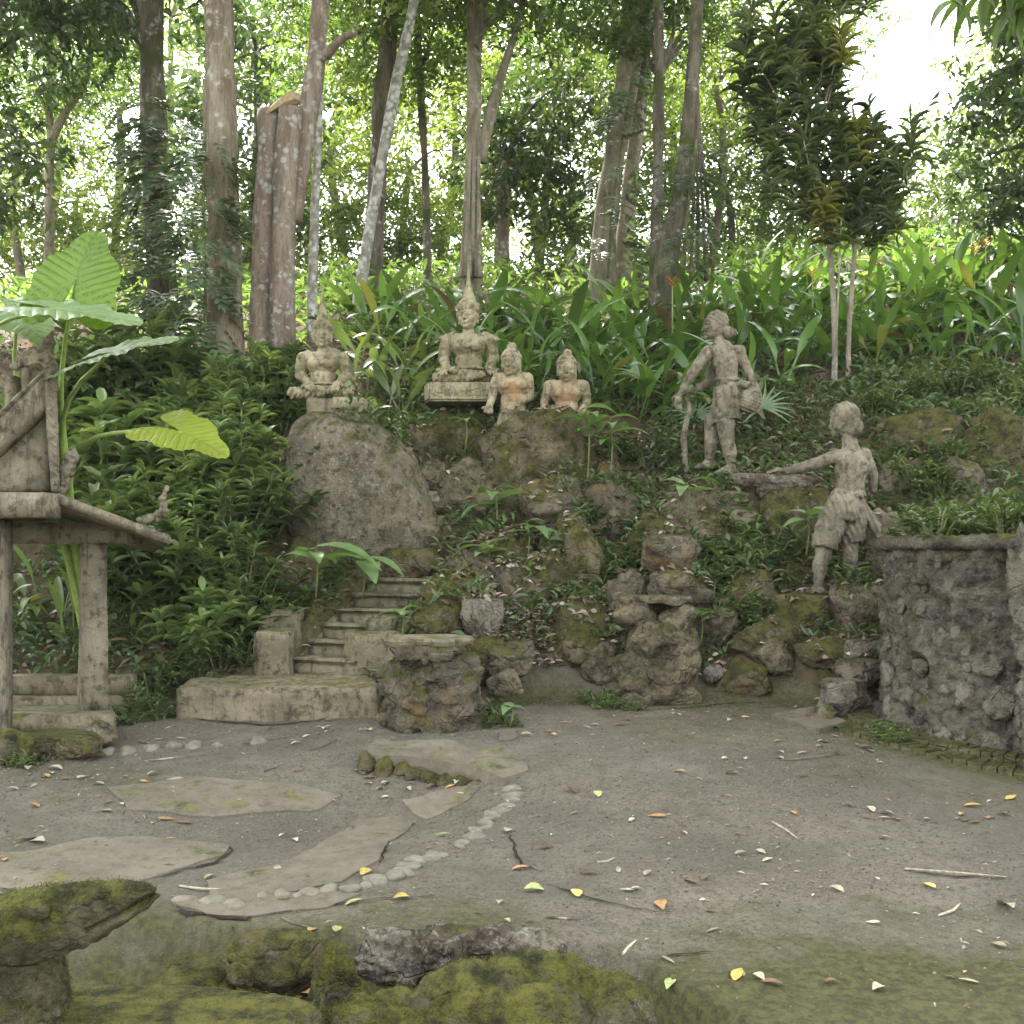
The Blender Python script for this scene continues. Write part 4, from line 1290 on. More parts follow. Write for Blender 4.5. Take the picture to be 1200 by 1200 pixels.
# mossy reptile statue in the foreground: head on a thick neck, mouth line cut in
dF = 2.95
kf = dF / FPX
cr = empty('animal_statue', P(40, 1190, dF), 'moss covered stone animal head with long closed mouth at the pond edge', 'statue')
def SF(x, y_, dy=0.0):
    return Vector(((x - 40) * kf, dy, (1190 - y_) * kf))
mb = MB()
mb.chain([SF(-170, 1120, .05), SF(-60, 1105, .02), SF(20, 1092, 0), SF(80, 1078, 0)], [52 * kf, 50 * kf, 44 * kf, 36 * kf])
mb.chain([SF(60, 1070, 0), SF(120, 1054, -.01), SF(172, 1043, -.02)], [34 * kf, 22 * kf, 10 * kf])
mb.chain([SF(90, 1088, -.0), SF(150, 1062, -.02), SF(184, 1044, -.02)], [24 * kf, 14 * kf, 7 * kf])
mb.ell(SF(40, 1066, .0), (55 * kf, 34 * kf, 26 * kf), Euler((0, -0.15, 0)))
mb.ell(SF(110, 1050, -.05), (14 * kf, 8 * kf, 8 * kf)); mb.ell(SF(60, 1052, -.10), (13 * kf, 8 * kf, 9 * kf))
mb.chain([SF(10, 1110, .02), SF(30, 1160, .03), SF(20, 1230, .03)], [46 * kf, 42 * kf, 58 * kf])
me = remesh(mb, 0.006, 2); V, N = get_vn(me)
a, b = SF(112, 1083), SF(190, 1041)
t_ = np.clip(((V[:, 0] - a.x) * (b.x - a.x) + (V[:, 2] - a.z) * (b.z - a.z)) / ((b.x - a.x) ** 2 + (b.z - a.z) ** 2), 0, 1)
dl = np.hypot(V[:, 0] - (a.x + t_ * (b.x - a.x)), V[:, 2] - (a.z + t_ * (b.z - a.z)))
V = V + N * (-0.03 * np.exp(-(dl / 0.007) ** 2) + 0.009 * fbm(V * 9, 4) + 0.004 * fbm(V * 40, 3))[:, None]
add('figure', set_v(me, V, M['moss_rock']), cr)

rock(140, 1236, 520, 110, 3.0, 'moss carpeted flat rock under the stone animal head', 'moss_rock', 0.45, 0.2, flat=0.3, rough=0.1)
rock(400, 1165, 90, 125, 3.5, 'steep moss covered rock at the left end of the broken lichen basin', 'moss_rock', 0.8, 0.3, crag=0.06)
rock(440, 1200, 120, 70, 3.15, 'small moss tongue of rock in front of the broken basin', 'moss_rock', 0.8, 0.3)
rock(280, 1140, 34, 28, 3.75, 'round mossy cobble stuck in the pond bank', 'rock_moss', 0.9, 0.2, sub=4)
rock(225, 1150, 120, 60, 3.8, 'dark bulging rock in the pond bank', 'rock_moss', 0.5, 0.35, crag=0.05)
rock(330, 1120, 130, 60, 3.85, 'mossy lump of the pond bank below the pebble edging', 'rock_moss', 0.5, 0.35, crag=0.05)
# broken basin rim: a row of lichen crusted stones with a hollow behind
dB = 3.72
kb = dB / FPX
bs = empty('broken_basin', P(545, 1150, dB), 'broken lichen crusted stone basin rim at the front of the paving', 'basin')
pr = []
rr = np.random.default_rng(5)
for x in np.linspace(446, 640, 8):
    pr.append((((x - 545) * kb, 0.05 * math.sin((x - 430) / 60) + rr.uniform(-.015, .015), -0.04), (0.17 * rr.uniform(.85, 1.2), 0.17, 76 * kb), int(rr.integers(1e6))))
bme = cluster('rim', pr, 0.008, M['basin'], 0.013, 9, 3.0)
V, N = get_vn(bme)
tz = 60 * kb + 0.012 * fbm(V * 6, 3)
V[:, 2] = np.where(V[:, 2] > tz, tz + (V[:, 2] - tz) * 0.2, V[:, 2])
add('rim', set_v(bme, V), bs)
# mossy hollow stone in front of it
mh = MB()
for (x, y, dy, r, h) in ((478, 1190, 0, 52, 44), (545, 1178, .03, 72, 56), (625, 1168, .02, 88, 52), (702, 1180, .02, 62, 46), (590, 1222, -.1, 150, 50)):
    mh.ell(Vector(((x - 600) * 3.25 / FPX, dy, (1200 - y) * 3.25 / FPX - 0.03)), (r * 3.25 / FPX, r * 0.8 * 3.25 / FPX, h * 3.25 / FPX))
me = remesh(mh, 0.009, 3); V, N = get_vn(me)
hx, hz = (675 - 600) * 3.25 / FPX, 0
hol = np.exp(-(((V[:, 0] - 0.16) / 0.13) ** 4 + ((V[:, 1] - 0.0) / 0.07) ** 4)) * sstep(0.02, 0.08, V[:, 2])
V = V + N * (0.018 * fbm(V * 6, 4) + 0.022 * (ridged(V * 4 + 3, 3) - .6) + 0.005 * fbm(V * 40, 3))[:, None]
V[:, 2] -= hol * 0.10
o = add('hollow_stone', set_v(me, V, M['moss_rock']), None, P(600, 1200, 3.25))
tag(o, 'bright moss covered stone with a hollow in its top', 'rock')

# ------------------------------------------------------------------ round rubble wall (planter) with brick apron
CX, CY, RW, ZB, ZT = 3.67, 7.4, 1.04, 0.12, 1.60
pw = empty('round_planter', (CX, CY, ZB), 'round rubble stone planter wall with rope edged coping and mossy brick apron', 'planter')
nth, nz_ = 420, 110
th = np.linspace(0, 2 * PI, nth, endpoint=False)
zz = np.linspace(-0.15, ZT - ZB - 0.08, nz_)
TH, ZZ = np.meshgrid(th, zz)
flare = 0.10 * np.exp(-np.maximum(ZZ, 0) / 0.28)
base = np.stack([np.cos(TH).ravel() * RW, np.sin(TH).ravel() * RW, ZZ.ravel()], 1)
dsp = 0.035 * (ridged(base * 3.4, 4) - 0.6) + 0.03 * fbm(base * 8, 5, 0.6)
RR = RW - 0.03 + flare.ravel() + dsp
Vw = np.stack([np.cos(TH).ravel() * RR, np.sin(TH).ravel() * RR, ZZ.ravel()], 1)
Fw = []
for i in range(nz_ - 1):
    for j in range(nth):
        j2 = (j + 1) % nth
        Fw.append((i * nth + j, i * nth + j2, (i + 1) * nth + j2, (i + 1) * nth + j))
add('rubble_wall', mesh_np('rubble_wall', Vw, np.array(Fw), M['wall_rock'], True), pw)
stones = [rock_mesh('stone', (1, 0.9, 0.42), 900 + i, M['wall_stone'], 4, planes=9, rough=0.10, sharp=18) for i in range(6)]
placed = []
face = math.atan2(-CY, -CX)
tries = 0
while len(placed) < 150 and tries < 6000:
    tries += 1
    a = face + random.uniform(-1.5, 1.0); z = random.uniform(0.05, ZT - ZB - 0.16)
    r = random.uniform(0.04, 0.13) * (1.15 - 0.65 * z / 1.5)
    if all(((a - a2) * RW) ** 2 + (z - z2) ** 2 > (0.80 * (r + r2)) ** 2 for a2, z2, r2 in placed):
        placed.append((a, z, r))
for a, z, r in placed:
    R = RW - 0.035 + 0.10 * math.exp(-z / 0.28)
    m3 = Matrix.Rotation(a, 3, 'Z') @ Matrix.Rotation(PI / 2, 3, 'Y') @ Matrix.Rotation(random.uniform(0, 6.28), 3, 'Z')
    o = add('stone', random.choice(stones), pw, (R * math.cos(a) - 0.03 * math.cos(a), R * math.sin(a) - 0.03 * math.sin(a), z), m3.to_euler(), (2 * r, 2 * r, r * random.uniform(1.8, 2.6)))
# rope-like coping
nr, nt = 14, 420
Vc, Fc = [], []
for j in range(nt):
    a = 2 * PI * j / nt
    for i in range(nr):
        b = 2 * PI * i / nr
        rr_ = 0.048 * (1 + 0.13 * math.sin(3 * b + a * 95) + 0.08 * math.sin(a * 13))
        R = RW + 0.0 + rr_ * math.cos(b)
        Vc.append((R * math.cos(a), R * math.sin(a), ZT - ZB - 0.048 + rr_ * math.sin(b)))
for j in range(nt):
    for i in range(nr):
        j2, i2 = (j + 1) % nt, (i + 1) % nr
        Fc.append((j * nr + i, j2 * nr + i, j2 * nr + i2, j * nr + i2))
add('coping', mesh_np('coping', np.array(Vc), np.array(Fc), M['wall_rock'], True), pw)
sm = MB().lathe([(RW - 0.03, -0.1), (RW - 0.03, 0.0), (0.7, 0.05), (0.02, 0.1)], 60)
add('soil', sm.mesh('soil', M['rock_moss'], True), pw, (0, 0, ZT - ZB - 0.07))
# two rings of bricks laid as a fan
for ring_i, (r0, r1, z0) in enumerate(((RW + 0.10, RW + 0.27, 0.045), (RW + 0.275, RW + 0.46, 0.015))):
    nb = 52 if ring_i == 0 else 46
    for i in range(nb):
        a0 = face - 1.45 + (2.6) * i / nb
        a1 = face - 1.45 + (2.6) * (i + 0.9) / nb
        q = [(r0, a0), (r1, a0), (r1, a1), (r0, a1)]
        am = (a0 + a1) / 2
        gz0 = Hz(CX + math.cos(am) * (r0 + r1) / 2, CY + math.sin(am) * (r0 + r1) / 2) - ZB
        dz = random.uniform(-.006, .006)
        bot = [Vector((r * math.cos(a), r * math.sin(a), gz0 - 0.06)) for r, a in q]
        top = [Vector((r * math.cos(a) * 0.998, r * math.sin(a) * 0.998, gz0 + z0 + 0.012 + dz)) for r, a in q]
        add('brick', MB().hexa(bot, top).mesh('brick', M['brick']), pw)
# taller rock pier joined on the right
rock(1244, 745, 122, 350, 6.15, 'tall rough rock pier beside the round planter wall', 'wall_stone', 0.8, 0.12, crag=0.16, rough=0.14, freq=1.8, sub=6)

# ------------------------------------------------------------------ shrine pavilion at the left
dv = 7.4
pav = empty('shrine_pavilion', P(60, 840, dv), 'small weathered cement shrine pavilion with upswept roof corners', 'shrine')
def PV(px, py, d):
    return P(px, py, d) - Vector(pav.location)
def block(name, pts_bot, pts_top, parent=pav, mat='roof_cement', amp=0.004, res=0.06):
    return add(name, noisy_box(name, [tuple(p) for p in pts_bot], [tuple(p) for p in pts_top], M[mat], res, amp, random.random() * 9, 0.007), parent)
def upright(name, px0, px1, py0, py1, d0, d1, mat='roof_cement'):
    """box whose front face spans the pixel rectangle at depth d0"""
    a, b = PV(px0, py1, d0), PV(px1, py0, d0)
    dy = d1 - d0
    return block(name, [(a.x, a.y, a.z), (b.x, a.y, a.z), (b.x, a.y + dy, a.z), (a.x, a.y + dy, a.z)], [(a.x, a.y, b.z), (b.x, a.y, b.z), (b.x, a.y + dy, b.z), (a.x, a.y + dy, b.z)], mat=mat)
# square pillar turned a little so that two faces show
pc = PV(109, 832, 7.45); ph = PV(109, 634, 7.45).z
q = [Vector((0.125 * math.cos(a), 0.125 * math.sin(a), 0)) for a in (math.radians(-105 + 0), math.radians(-15), math.radians(75), math.radians(165))]
block('pillar', [pc + v for v in q], [Vector((pc.x, pc.y, ph)) + v * 0.88 for v in q], res=0.08)
pc = PV(-14, 880, 6.75); ph = PV(-14, 608, 6.75).z
q = [Vector((0.16 * math.cos(a), 0.16 * math.sin(a), 0)) for a in (math.radians(-130), math.radians(-40), math.radians(50), math.radians(140))]
block('pillar', [pc + v for v in q], [Vector((pc.x, pc.y, ph)) + v for v in q], res=0.08)
block('floor_slab', [PV(-200, 868, 7.0), PV(136, 868, 7.0), PV(130, 846, 8.3), PV(-200, 846, 8.3)], [PV(-200, 838, 7.0), PV(136, 838, 7.0), PV(128, 822, 8.3), PV(-200, 822, 8.3)], mat='cement')
upright('low_wall', -160, 150, 793, 815, 8.0, 8.2, 'cement')
upright('low_wall', -160, 148, 816, 836, 7.94, 8.2, 'cement')
upright('beam', -120, 156, 612, 637, 7.35, 7.55)
upright('beam', -120, 52, 577, 606, 6.55, 6.8)
# roof skirt: a slab falling to the right, lifted corner, finials
e0, e1 = PV(66, 577, 6.75), PV(200, 628, 7.15)
bk0, bk1 = PV(40, 600, 8.6), PV(180, 640, 8.8)
th_ = Vector((0, 0, 0.055))
block('roof_skirt', [e0 - th_ * 1.2, e1 - th_, bk1 - th_, bk0 - th_ * 1.2], [e0, e1, bk1, bk0])
fl0 = PV(-150, 590, 6.75)
block('roof_skirt', [PV(-150, 600, 6.75), e0 - th_ * 2.4, bk0 - th_ * 2.4, PV(-150, 612, 8.6)], [PV(-150, 585, 6.75), e0 - th_ * 1.22, bk0 - th_ * 1.22, PV(-150, 600, 8.6)])
# upper tier: tympanum panel, corner trim and raking band with cut chevrons
A0, A1 = PV(-60, 580, 6.85), PV(56, 576, 6.85)
block('tympanum', [A0, A1, A1 + Vector((0, 0.15, 0)), A0 + Vector((0, 0.15, 0))],
      [PV(-60, 530, 6.85), PV(54, 470, 6.85), PV(54, 470, 6.85) + Vector((0, 0.15, 0)), PV(-60, 530, 6.85) + Vector((0, 0.15, 0))])
block('corner_trim', [PV(60, 576, 6.74), PV(70, 577, 6.76), PV(70, 577, 6.9), PV(60, 576, 6.9)],
      [PV(50, 424, 6.74), PV(66, 430, 6.76), PV(66, 430, 6.9), PV(50, 424, 6.9)], res=0.05)
block('side_panel', [PV(68, 574, 6.92), PV(69, 574, 7.0), PV(66, 580, 8.4), PV(62, 578, 8.4)], [PV(62, 445, 6.92), PV(63, 445, 7.0), PV(58, 470, 8.4), PV(54, 470, 8.4)])
r0, r1 = (-70, 552), (52, 437)
for nm, w0, w1, dd in (('raking_band', 0, 40, 6.745), ('raking_lip', -6, -0.5, 6.725)):
    a, b = PV(r0[0], r0[1] + w1, dd), PV(r1[0], r1[1] + w1 * 1.05, dd)
    c, e = PV(r0[0], r0[1] + w0, dd), PV(r1[0], r1[1] + w0, dd)
    bv = Vector((0, 0.14, 0))
    block(nm, [a, b, b + bv, a + bv], [c, e, e + bv, c + bv], res=0.05)
zig = MB()
for i in range(7):
    u0 = 0.40 + i * 0.083
    def rp(u, w):
        x = r0[0] + (r1[0] - r0[0]) * u; y = r0[1] + (r1[1] - r0[1]) * u
        return PV(x, y + w, 6.742)
    for (ua, wa), (ub, wb) in (((u0, 8), (u0 + 0.035, 34)), ((u0 + 0.035, 34), (u0 + 0.07, 8))):
        zig.tube([rp(ua, wa), rp(ub, wb)], 0.007, 5)
add('chevron_relief', zig.mesh('chevron_relief', M['roof_cement']), pav)
nt_ = MB()
for i in range(11):
    u = i / 10
    p = PV(57 + 6 * u, 450 + 115 * u, 6.738)
    nt_.tube([p + Vector((-0.012, 0, 0.02)), p + Vector((0.03, 0, -0.02))], 0.006, 5)
add('notch_relief', nt_.mesh('notch_relief', M['roof_cement']), pav)
cf = MB()
cf.chain([PV(56, 430, 6.8), PV(50, 415, 6.8), PV(58, 400, 6.8), PV(62, 388, 6.8)], [0.055, 0.05, 0.035, 0.012])
cf.ell(PV(50, 420, 6.75), (0.07, 0.05, 0.05)); cf.ell(PV(38, 425, 6.75), (0.05, 0.05, 0.035)); cf.chain([PV(42, 412, 6.78), PV(30, 422, 6.78), PV(18, 430, 6.78)], [.03, .03, .02])
add('corner_finial', finish_statue(cf, 0.008, 'roof_cement', 1, 0.012), pav)
cf = MB()
cf.chain([PV(165, 610, 7.1), PV(182, 606, 7.15), PV(192, 598, 7.15), PV(190, 585, 7.15), PV(196, 571, 7.15)], [0.018, 0.026, 0.03, 0.02, 0.006])
add('eave_finial', finish_statue(cf, 0.007, 'roof_cement', 1, 0.01), pav)
cf = MB()
cf.chain([PV(72, 572, 6.85), PV(80, 550, 6.85), PV(84, 535, 6.85), PV(88, 524, 6.85)], [0.035, 0.045, 0.03, 0.008])
add('gable_finial', finish_statue(cf, 0.007, 'roof_cement', 1, 0.01), pav)
for x, y0, y1 in ((5, 440, 470), (25, 430, 455)):
    upright('roof_spike', x, x + 12, y0, y1 + 25, 6.95, 7.05)
rock(64, 872, 130, 28, 6.75, 'low earthy stone in front of the shrine floor', 'rock_moss', 0.6, 0.3, flat=0.3)
rock(118, 858, 40, 30, 6.9, 'small broken stone by the corner of the shrine floor', 'rock', 0.8, 0.3, sub=4)
rock(10, 875, 70, 44, 6.55, 'mossy stone at the foot of the rough shrine post', 'moss_rock', 0.7, 0.3)

# ------------------------------------------------------------------ foliage helpers
def leaf_template(L=1.0, W=0.3, n=4, droop=0.6, fold=0.25, prof=0.8):
    """blade along +X, arching down; three vertices per row; single island"""
    V, F = [], []
    x = z = 0.0
    ang = droop * 0.45
    for i in range(n + 1):
        s = i / n
        w = W * 0.5 * max(math.sin(PI * min(1, s * 0.96 + 0.04) ** prof), 0.02) if i < n else 0.004
        V += [(x, -w, z + fold * w), (x, 0, z), (x, w, z + fold * w)]
        x += math.cos(ang) * L / n; z += math.sin(ang) * L / n
        ang -= droop / n
    for i in range(n):
        a = i * 3
        F += [(a, a + 1, a + 4, a + 3), (a + 1, a + 2, a + 5, a + 4)]
    return np.array(V), np.array(F)

DIAMOND = (np.array([(0, 0, 0), (0.42, -0.5, 0.06), (1.0, 0, -0.12), (0.42, 0.5, 0.06)]), np.array([(0, 1, 2, 3)]))

def scatter(template, pos, dirs, ups, L, W=None):
    """copies of a unit template leaf: x axis -> dirs, z axis -> ups (made orthogonal)"""
    V0, F0 = template
    pos = np.asarray(pos); d = np.asarray(dirs, dtype=float); u = np.asarray(ups, dtype=float)
    d = d / np.linalg.norm(d, axis=1)[:, None]
    y = np.cross(u, d); nl = np.linalg.norm(y, axis=1)[:, None]
    y = np.where(nl < 1e-4, np.array([1.0, 0, 0]), y / np.maximum(nl, 1e-6))
    z = np.cross(d, y)
    L = np.broadcast_to(np.asarray(L, dtype=float), (len(pos),))[:, None, None]
    W = L if W is None else np.broadcast_to(np.asarray(W, dtype=float), (len(pos),))[:, None, None]
    V = pos[:, None, :] + V0[None, :, 0:1] * L * d[:, None, :] + V0[None, :, 1:2] * W * y[:, None, :] + V0[None, :, 2:3] * L * z[:, None, :]
    k = len(V0)
    F = (F0[None] + (np.arange(len(pos)) * k)[:, None, None]).reshape(-1, F0.shape[1])
    return V.reshape(-1, 3), F

def rdir(n, rng, zlo=-1, zhi=1):
    z = rng.uniform(zlo, zhi, n); a = rng.uniform(0, 2 * PI, n); r = np.sqrt(1 - z * z)
    return np.stack([r * np.cos(a), r * np.sin(a), z], 1)

def crown_mesh(name, seed, radii, n_clump, per, L, W, mat, clump_r=0.55, hang=0.3, shell=0.35, tmpl=None):
    """leaves grouped on twigs through the volume of an uneven ellipsoid"""
    r = np.random.default_rng(seed)
    d = rdir(n_clump, r)
    rad = (r.uniform(shell ** 3, 1, n_clump)) ** (1 / 3) * (1 + 0.28 * vnoise(d * 2.2 + seed))
    c = d * rad[:, None] * np.array(radii)
    tw = rdir(n_clump, r, -0.5, 0.4)                       # twig direction
    n = n_clump * per
    ci = np.repeat(np.arange(n_clump), per)
    t = r.uniform(-1, 1, n)
    cr = clump_r * r.uniform(0.6, 1.4, n_clump)
    pos = c[ci] + tw[ci] * (t * cr[ci])[:, None] + r.normal(0, 0.22, (n, 3)) * cr[ci][:, None]
    ld = tw[ci] * 0.5 + rdir(n, r, -0.6, 0.4) + np.array([0, 0, -hang])
    up = rdir(n, r, 0.2, 1.0)
    V, F = scatter(tmpl or DIAMOND, pos, ld, up, L * r.uniform(0.65, 1.3, n), W * r.uniform(0.65, 1.3, n))
    return mesh_np(name, V, F, mat, False), c

# ------------------------------------------------------------------ trees
def jit(pts, amp, seed):
    r = random.Random(seed)
    return [Vector(p) + Vector((r.uniform(-amp, amp), r.uniform(-amp, amp), 0)) for p in pts]

def trunk_mesh(paths, mat, n=14, rough=0.12, freq=3.0, name='trunk'):
    """paths: list of (points, radii); densified, then roughened along normals"""
    mb = MB()
    rel_ = []
    for pts, rad in paths:
        pts = [Vector(p) for p in pts]
        P2, R2 = [], []
        for i in range(len(pts) - 1):
            m_ = max(3, int((pts[i + 1] - pts[i]).length / 0.18))
            p0 = pts[max(i - 1, 0)]; p3 = pts[min(i + 2, len(pts) - 1)]
            for j in range(m_):
                t = j / m_
                a, b = pts[i], pts[i + 1]
                q = 0.5 * ((2 * a) + (b - p0) * t + (2 * p0 - 5 * a + 4 * b - p3) * t * t + (3 * a - p0 - 3 * b + p3) * t ** 3)
                P2.append(q); R2.append(rad[i] + (rad[i + 1] - rad[i]) * t)
        P2.append(pts[-1]); R2.append(rad[-1])
        mb.tube(P2, R2, n); rel_ += R2 and [x for x in R2 for _ in range(n)]
    me = mb.mesh(name, mat, True)
    V, N = get_vn(me)
    rr_ = np.array(rel_)
    V = V + N * (rr_ * rough * (fbm(V * freq * np.array([1, 1, 0.4]), 4) + 0.5 * ridged(V * freq * 2 * np.array([1, 1, .25]), 2) - 0.2))[:, None]
    me.vertices.foreach_set('co', V.astype(np.float32).ravel()); me.update()
    return me

def limbs(top, crown_c, centers, seed, k=7, r0=0.08):
    r = random.Random(seed)
    out = []
    for c in r.sample(list(centers), min(k, len(centers))):
        e = crown_c + Vector(c)
        m = top.lerp(e, 0.5) + Vector((r.uniform(-.2, .2), r.uniform(-.2, .2), r.uniform(0, .4)))
        out.append(([top, m, e], [r0, r0 * 0.55, r0 * 0.2]))
    return out

CR = {}
def crown(kind, i):
    key = (kind, i % 3)
    if key not in CR:
        if kind == 'bright':
            CR[key] = crown_mesh('crown', 40 + key[1], (2.3, 2.0, 1.7), 170, 22, 0.165, 0.07, M['leaf_bright'], 0.42)
        elif kind == 'mid':
            CR[key] = crown_mesh('crown', 50 + key[1], (2.2, 1.9, 1.7), 165, 22, 0.175, 0.07, M['leaf_mid'], 0.45)
        elif kind == 'dark':
            CR[key] = crown_mesh('crown', 60 + key[1], (1.7, 1.5, 1.4), 95, 20, 0.24, 0.085, M['leaf_dark'], 0.42, 0.5)
        elif kind == 'fine':
            CR[key] = crown_mesh('crown', 70 + key[1], (1.6, 1.4, 1.5), 150, 30, 0.13, 0.045, M['leaf_mid'], 0.40, 0.4)
        elif kind == 'shade_canopy':
            CR[key] = crown_mesh('crown', 80 + key[1], (3.6, 3.4, 1.8), 260, 30, 0.42, 0.2, M['leaf_mid'], 0.8)
    return CR[key]

def tree(name, label, path, bark, kind, crowns, group=None, seed=0, extra=(), n=14, rough=0.12, high=()):
    """path: [(px,py,d,width px)...] from the ground up; crowns: [(px,py,d,scale)...]"""
    pts = [P(a, b, d) for a, b, d, w in path]
    rad = [w * 0.5 * d / FPX for a, b, d, w in path]
    g = pts[0].copy()
    gz = Hz(g.x, g.y)
    if g.z > gz - 0.1:
        pts.insert(0, Vector((g.x, g.y, gz - 0.15))); rad.insert(0, rad[0] * 1.15)
    base = Vector((pts[0].x, pts[0].y, pts[0].z))
    t = empty(name, base, label, 'tree', group)
    paths = [([p - base for p in pts], rad)]
    for ex in extra:
        paths.append(([P(a, b, d) - base for a, b, d, w in ex], [w * 0.5 * d / FPX for a, b, d, w in ex]))
    ncr = 0
    rr_ = random.Random(seed)
    for (px, py, d, sc) in crowns:
        me, cs = crown(kind, seed + ncr)
        c = P(px, py, d) - base
        rz = rr_.uniform(0, 6.28)
        o = add('crown', me, t, c, (rr_.uniform(-.3, .3), rr_.uniform(-.3, .3), rz), sc)
        mz = Matrix.Rotation(rz, 3, 'Z')
        top = min(paths[0][0], key=lambda q: (q - c).length + (0 if q.z < c.z + 0.5 else 9))
        paths += limbs(top, c, [(mz @ Vector(v)) * sc * 0.8 for v in cs[:40]], seed + ncr, 7, min(0.06, rad[-1] * 0.7))
        ncr += 1
    for (x, y, z, sc) in high:                     # the tall canopy above the frame, unseen, added to shade paving and slope
        me, cs = crown('shade_canopy', seed + ncr)
        c = Vector((x, y, z)) - base
        add('crown', me, t, c, (0, 0, rr_.uniform(0, 6.28)), sc)
        top = paths[0][0][-1]
        paths.append(([top, top.lerp(c, 0.5) + Vector((0, 0, .5)), c + Vector((0, 0, .6))], [rad[-1], rad[-1] * 0.8, rad[-1] * 0.4]))
        ncr += 1
    add('trunk', trunk_mesh(paths, M[bark], n, rough), t)
    return t

tree('tall_tree', 'dark brown trunk wrapped in climbing split leaf vine left of pale trunk',
     [(196, 420, 14.5, 40), (190, 330, 14.5, 34), (182, 200, 14.5, 30), (178, 80, 14.5, 27), (176, -120, 14.5, 25), (176, -300, 14.5, 20)], 'bark_dark', 'dark', [(150, -60, 14.8, 0.9)], seed=1, high=[(-6.5, 14, 15, 1.0), (-8.5, 10.5, 14, 1.0)])
tree('tall_tree', 'thick pale tan trunk with lichen leaning slightly behind the shrubs',
     [(262, 450, 13.0, 52), (262, 380, 13.0, 44), (264, 300, 13.0, 38), (260, 180, 13.0, 37), (257, 60, 13.0, 34), (252, -120, 13.0, 33), (250, -320, 13.0, 28)], 'bark_pale', 'mid', [], seed=2, high=[(-4, 12.0, 15.5, 1.1), (-2.0, 15.5, 17, 1.0), (-4.5, 8.5, 14, 0.9)])
# broken double trunk
t3 = tree('broken_tree', 'broken twin trunk with pale sawn top and one living stem still rising',
     [(308, 410, 13.6, 32), (309, 330, 13.6, 29), (313, 220, 13.6, 28), (317, 132, 13.6, 27)], 'bark_red', 'mid', [], seed=3,
     extra=[[(331, 410, 13.45, 32), (331, 330, 13.45, 29), (334, 220, 13.45, 28), (341, 128, 13.45, 27)],
            [(341, 260, 13.6, 24), (352, 190, 13.6, 24), (362, 130, 13.6, 22), (371, 70, 13.6, 20), (376, 0, 13.6, 19), (379, -130, 13.6, 18), (380, -300, 13.6, 16)],
            [(370, 72, 13.6, 11), (384, 62, 13.5, 12), (398, 48, 13.4, 9), (416, 36, 13.3, 8)]], n=16)
cw = MB()
b3 = Vector(t3.location)
c1, c2 = P(317, 130, 13.6) - b3, P(341, 126, 13.45) - b3
top_pts = []
V, F = [], []
for k in range(14):
    a = 2 * PI * k / 14
    V.append(c1.lerp(c2, 0.5) + Vector((math.cos(a) * 0.25 + 0.02, math.sin(a) * 0.14, -0.01 + 0.12 * math.cos(a) - 0.02 * math.cos(3 * a))))
for k in range(14):
    V.append(V[k] + Vector((0, 0, 0.05 + 0.08 * random.random() * (1 if math.cos(2 * PI * k / 14) > 0 else 0.3))))
cw.hexa(V[:14], V[14:])
add('sawn_top', cw.mesh('sawn_top', M['cutwood']), t3)
tree('sapling_tree', 'thin pale mottled stem rising just right of the broken twin trunk',
     [(366, 350, 13.9, 12), (369, 250, 13.9, 10), (374, 120, 13.9, 9), (372, 0, 13.9, 8), (372, -150, 13.9, 7)], 'bark_white', 'fine', [(380, -60, 14, 0.7)], seed=4, n=10)
tree('birch_like_tree', 'slender white and black spotted trunk leaning to the right',
     [(420, 360, 15.4, 15), (430, 290, 15.4, 13), (447, 190, 15.4, 13), (466, 90, 15.4, 12), (484, 10, 15.4, 11), (500, -90, 15.4, 10)], 'bark_white', 'bright', [(520, -90, 15.6, 0.8)], seed=5, n=10)
tree('mossy_tree', 'dark mossy trunk standing behind the leaning white trunk',
     [(434, 350, 17.5, 26), (440, 250, 17.5, 22), (448, 120, 17.5, 21), (458, 0, 17.5, 20), (466, -150, 17.5, 18)], 'bark_dark', 'mid', [(440, 30, 18.5, 0.9), (470, -60, 17.8, 1.0)], seed=6)
tree('thin_tree', 'thin grey stem between the leaning white trunk and the strangled trunk',
     [(501, 330, 18.5, 10), (498, 200, 18.5, 9), (492, 90, 18.5, 8), (488, 0, 18.5, 7)], 'bark_dark', 'bright', [(480, 60, 19, 0.8)], seed=7, n=9)
ex = []
for i in range(6):
    o = (i - 2.5) * 4.0
    ex.append([(552 + o * 1.1, 325, 16.3 - 0.1 * (i % 3), 7), (553 + o * .8, 250, 16.25 - 0.08 * (i % 2), 5), (555 + o * 0.6, 150, 16.25, 4), (556 + o * .7, 60, 16.3, 4), (558 + o * 1.0, -30, 16.4, 3)])
ex.append([(562, 190, 16.4, 14), (576, 130, 16.4, 12), (590, 80, 16.4, 9), (606, 30, 16.4, 7), (618, -40, 16.5, 5)])
tree('strangler_fig', 'fig tree with many hanging root strands wound round its trunk',
     [(552, 330, 16.5, 26), (554, 240, 16.5, 17), (556, 140, 16.5, 14), (557, 40, 16.5, 14), (556, -120, 16.5, 13)], 'bark_tan', 'mid', [(600, -60, 16.8, 0.8), (520, -90, 16.6, 0.8)], seed=8, extra=ex, high=[(0.2, 14.5, 16, 1.1), (0.5, 18.5, 18, 1.0), (-0.5, 11, 15, 0.9)])
tree('red_barked_tree', 'short reddish trunk with rounded dark crown behind the fig tree',
     [(588, 320, 21, 18), (589, 240, 21, 15), (592, 190, 21, 12)], 'bark_red', 'dark', [(600, 195, 21, 0.85), (620, 140, 21.3, 0.8)], seed=9)
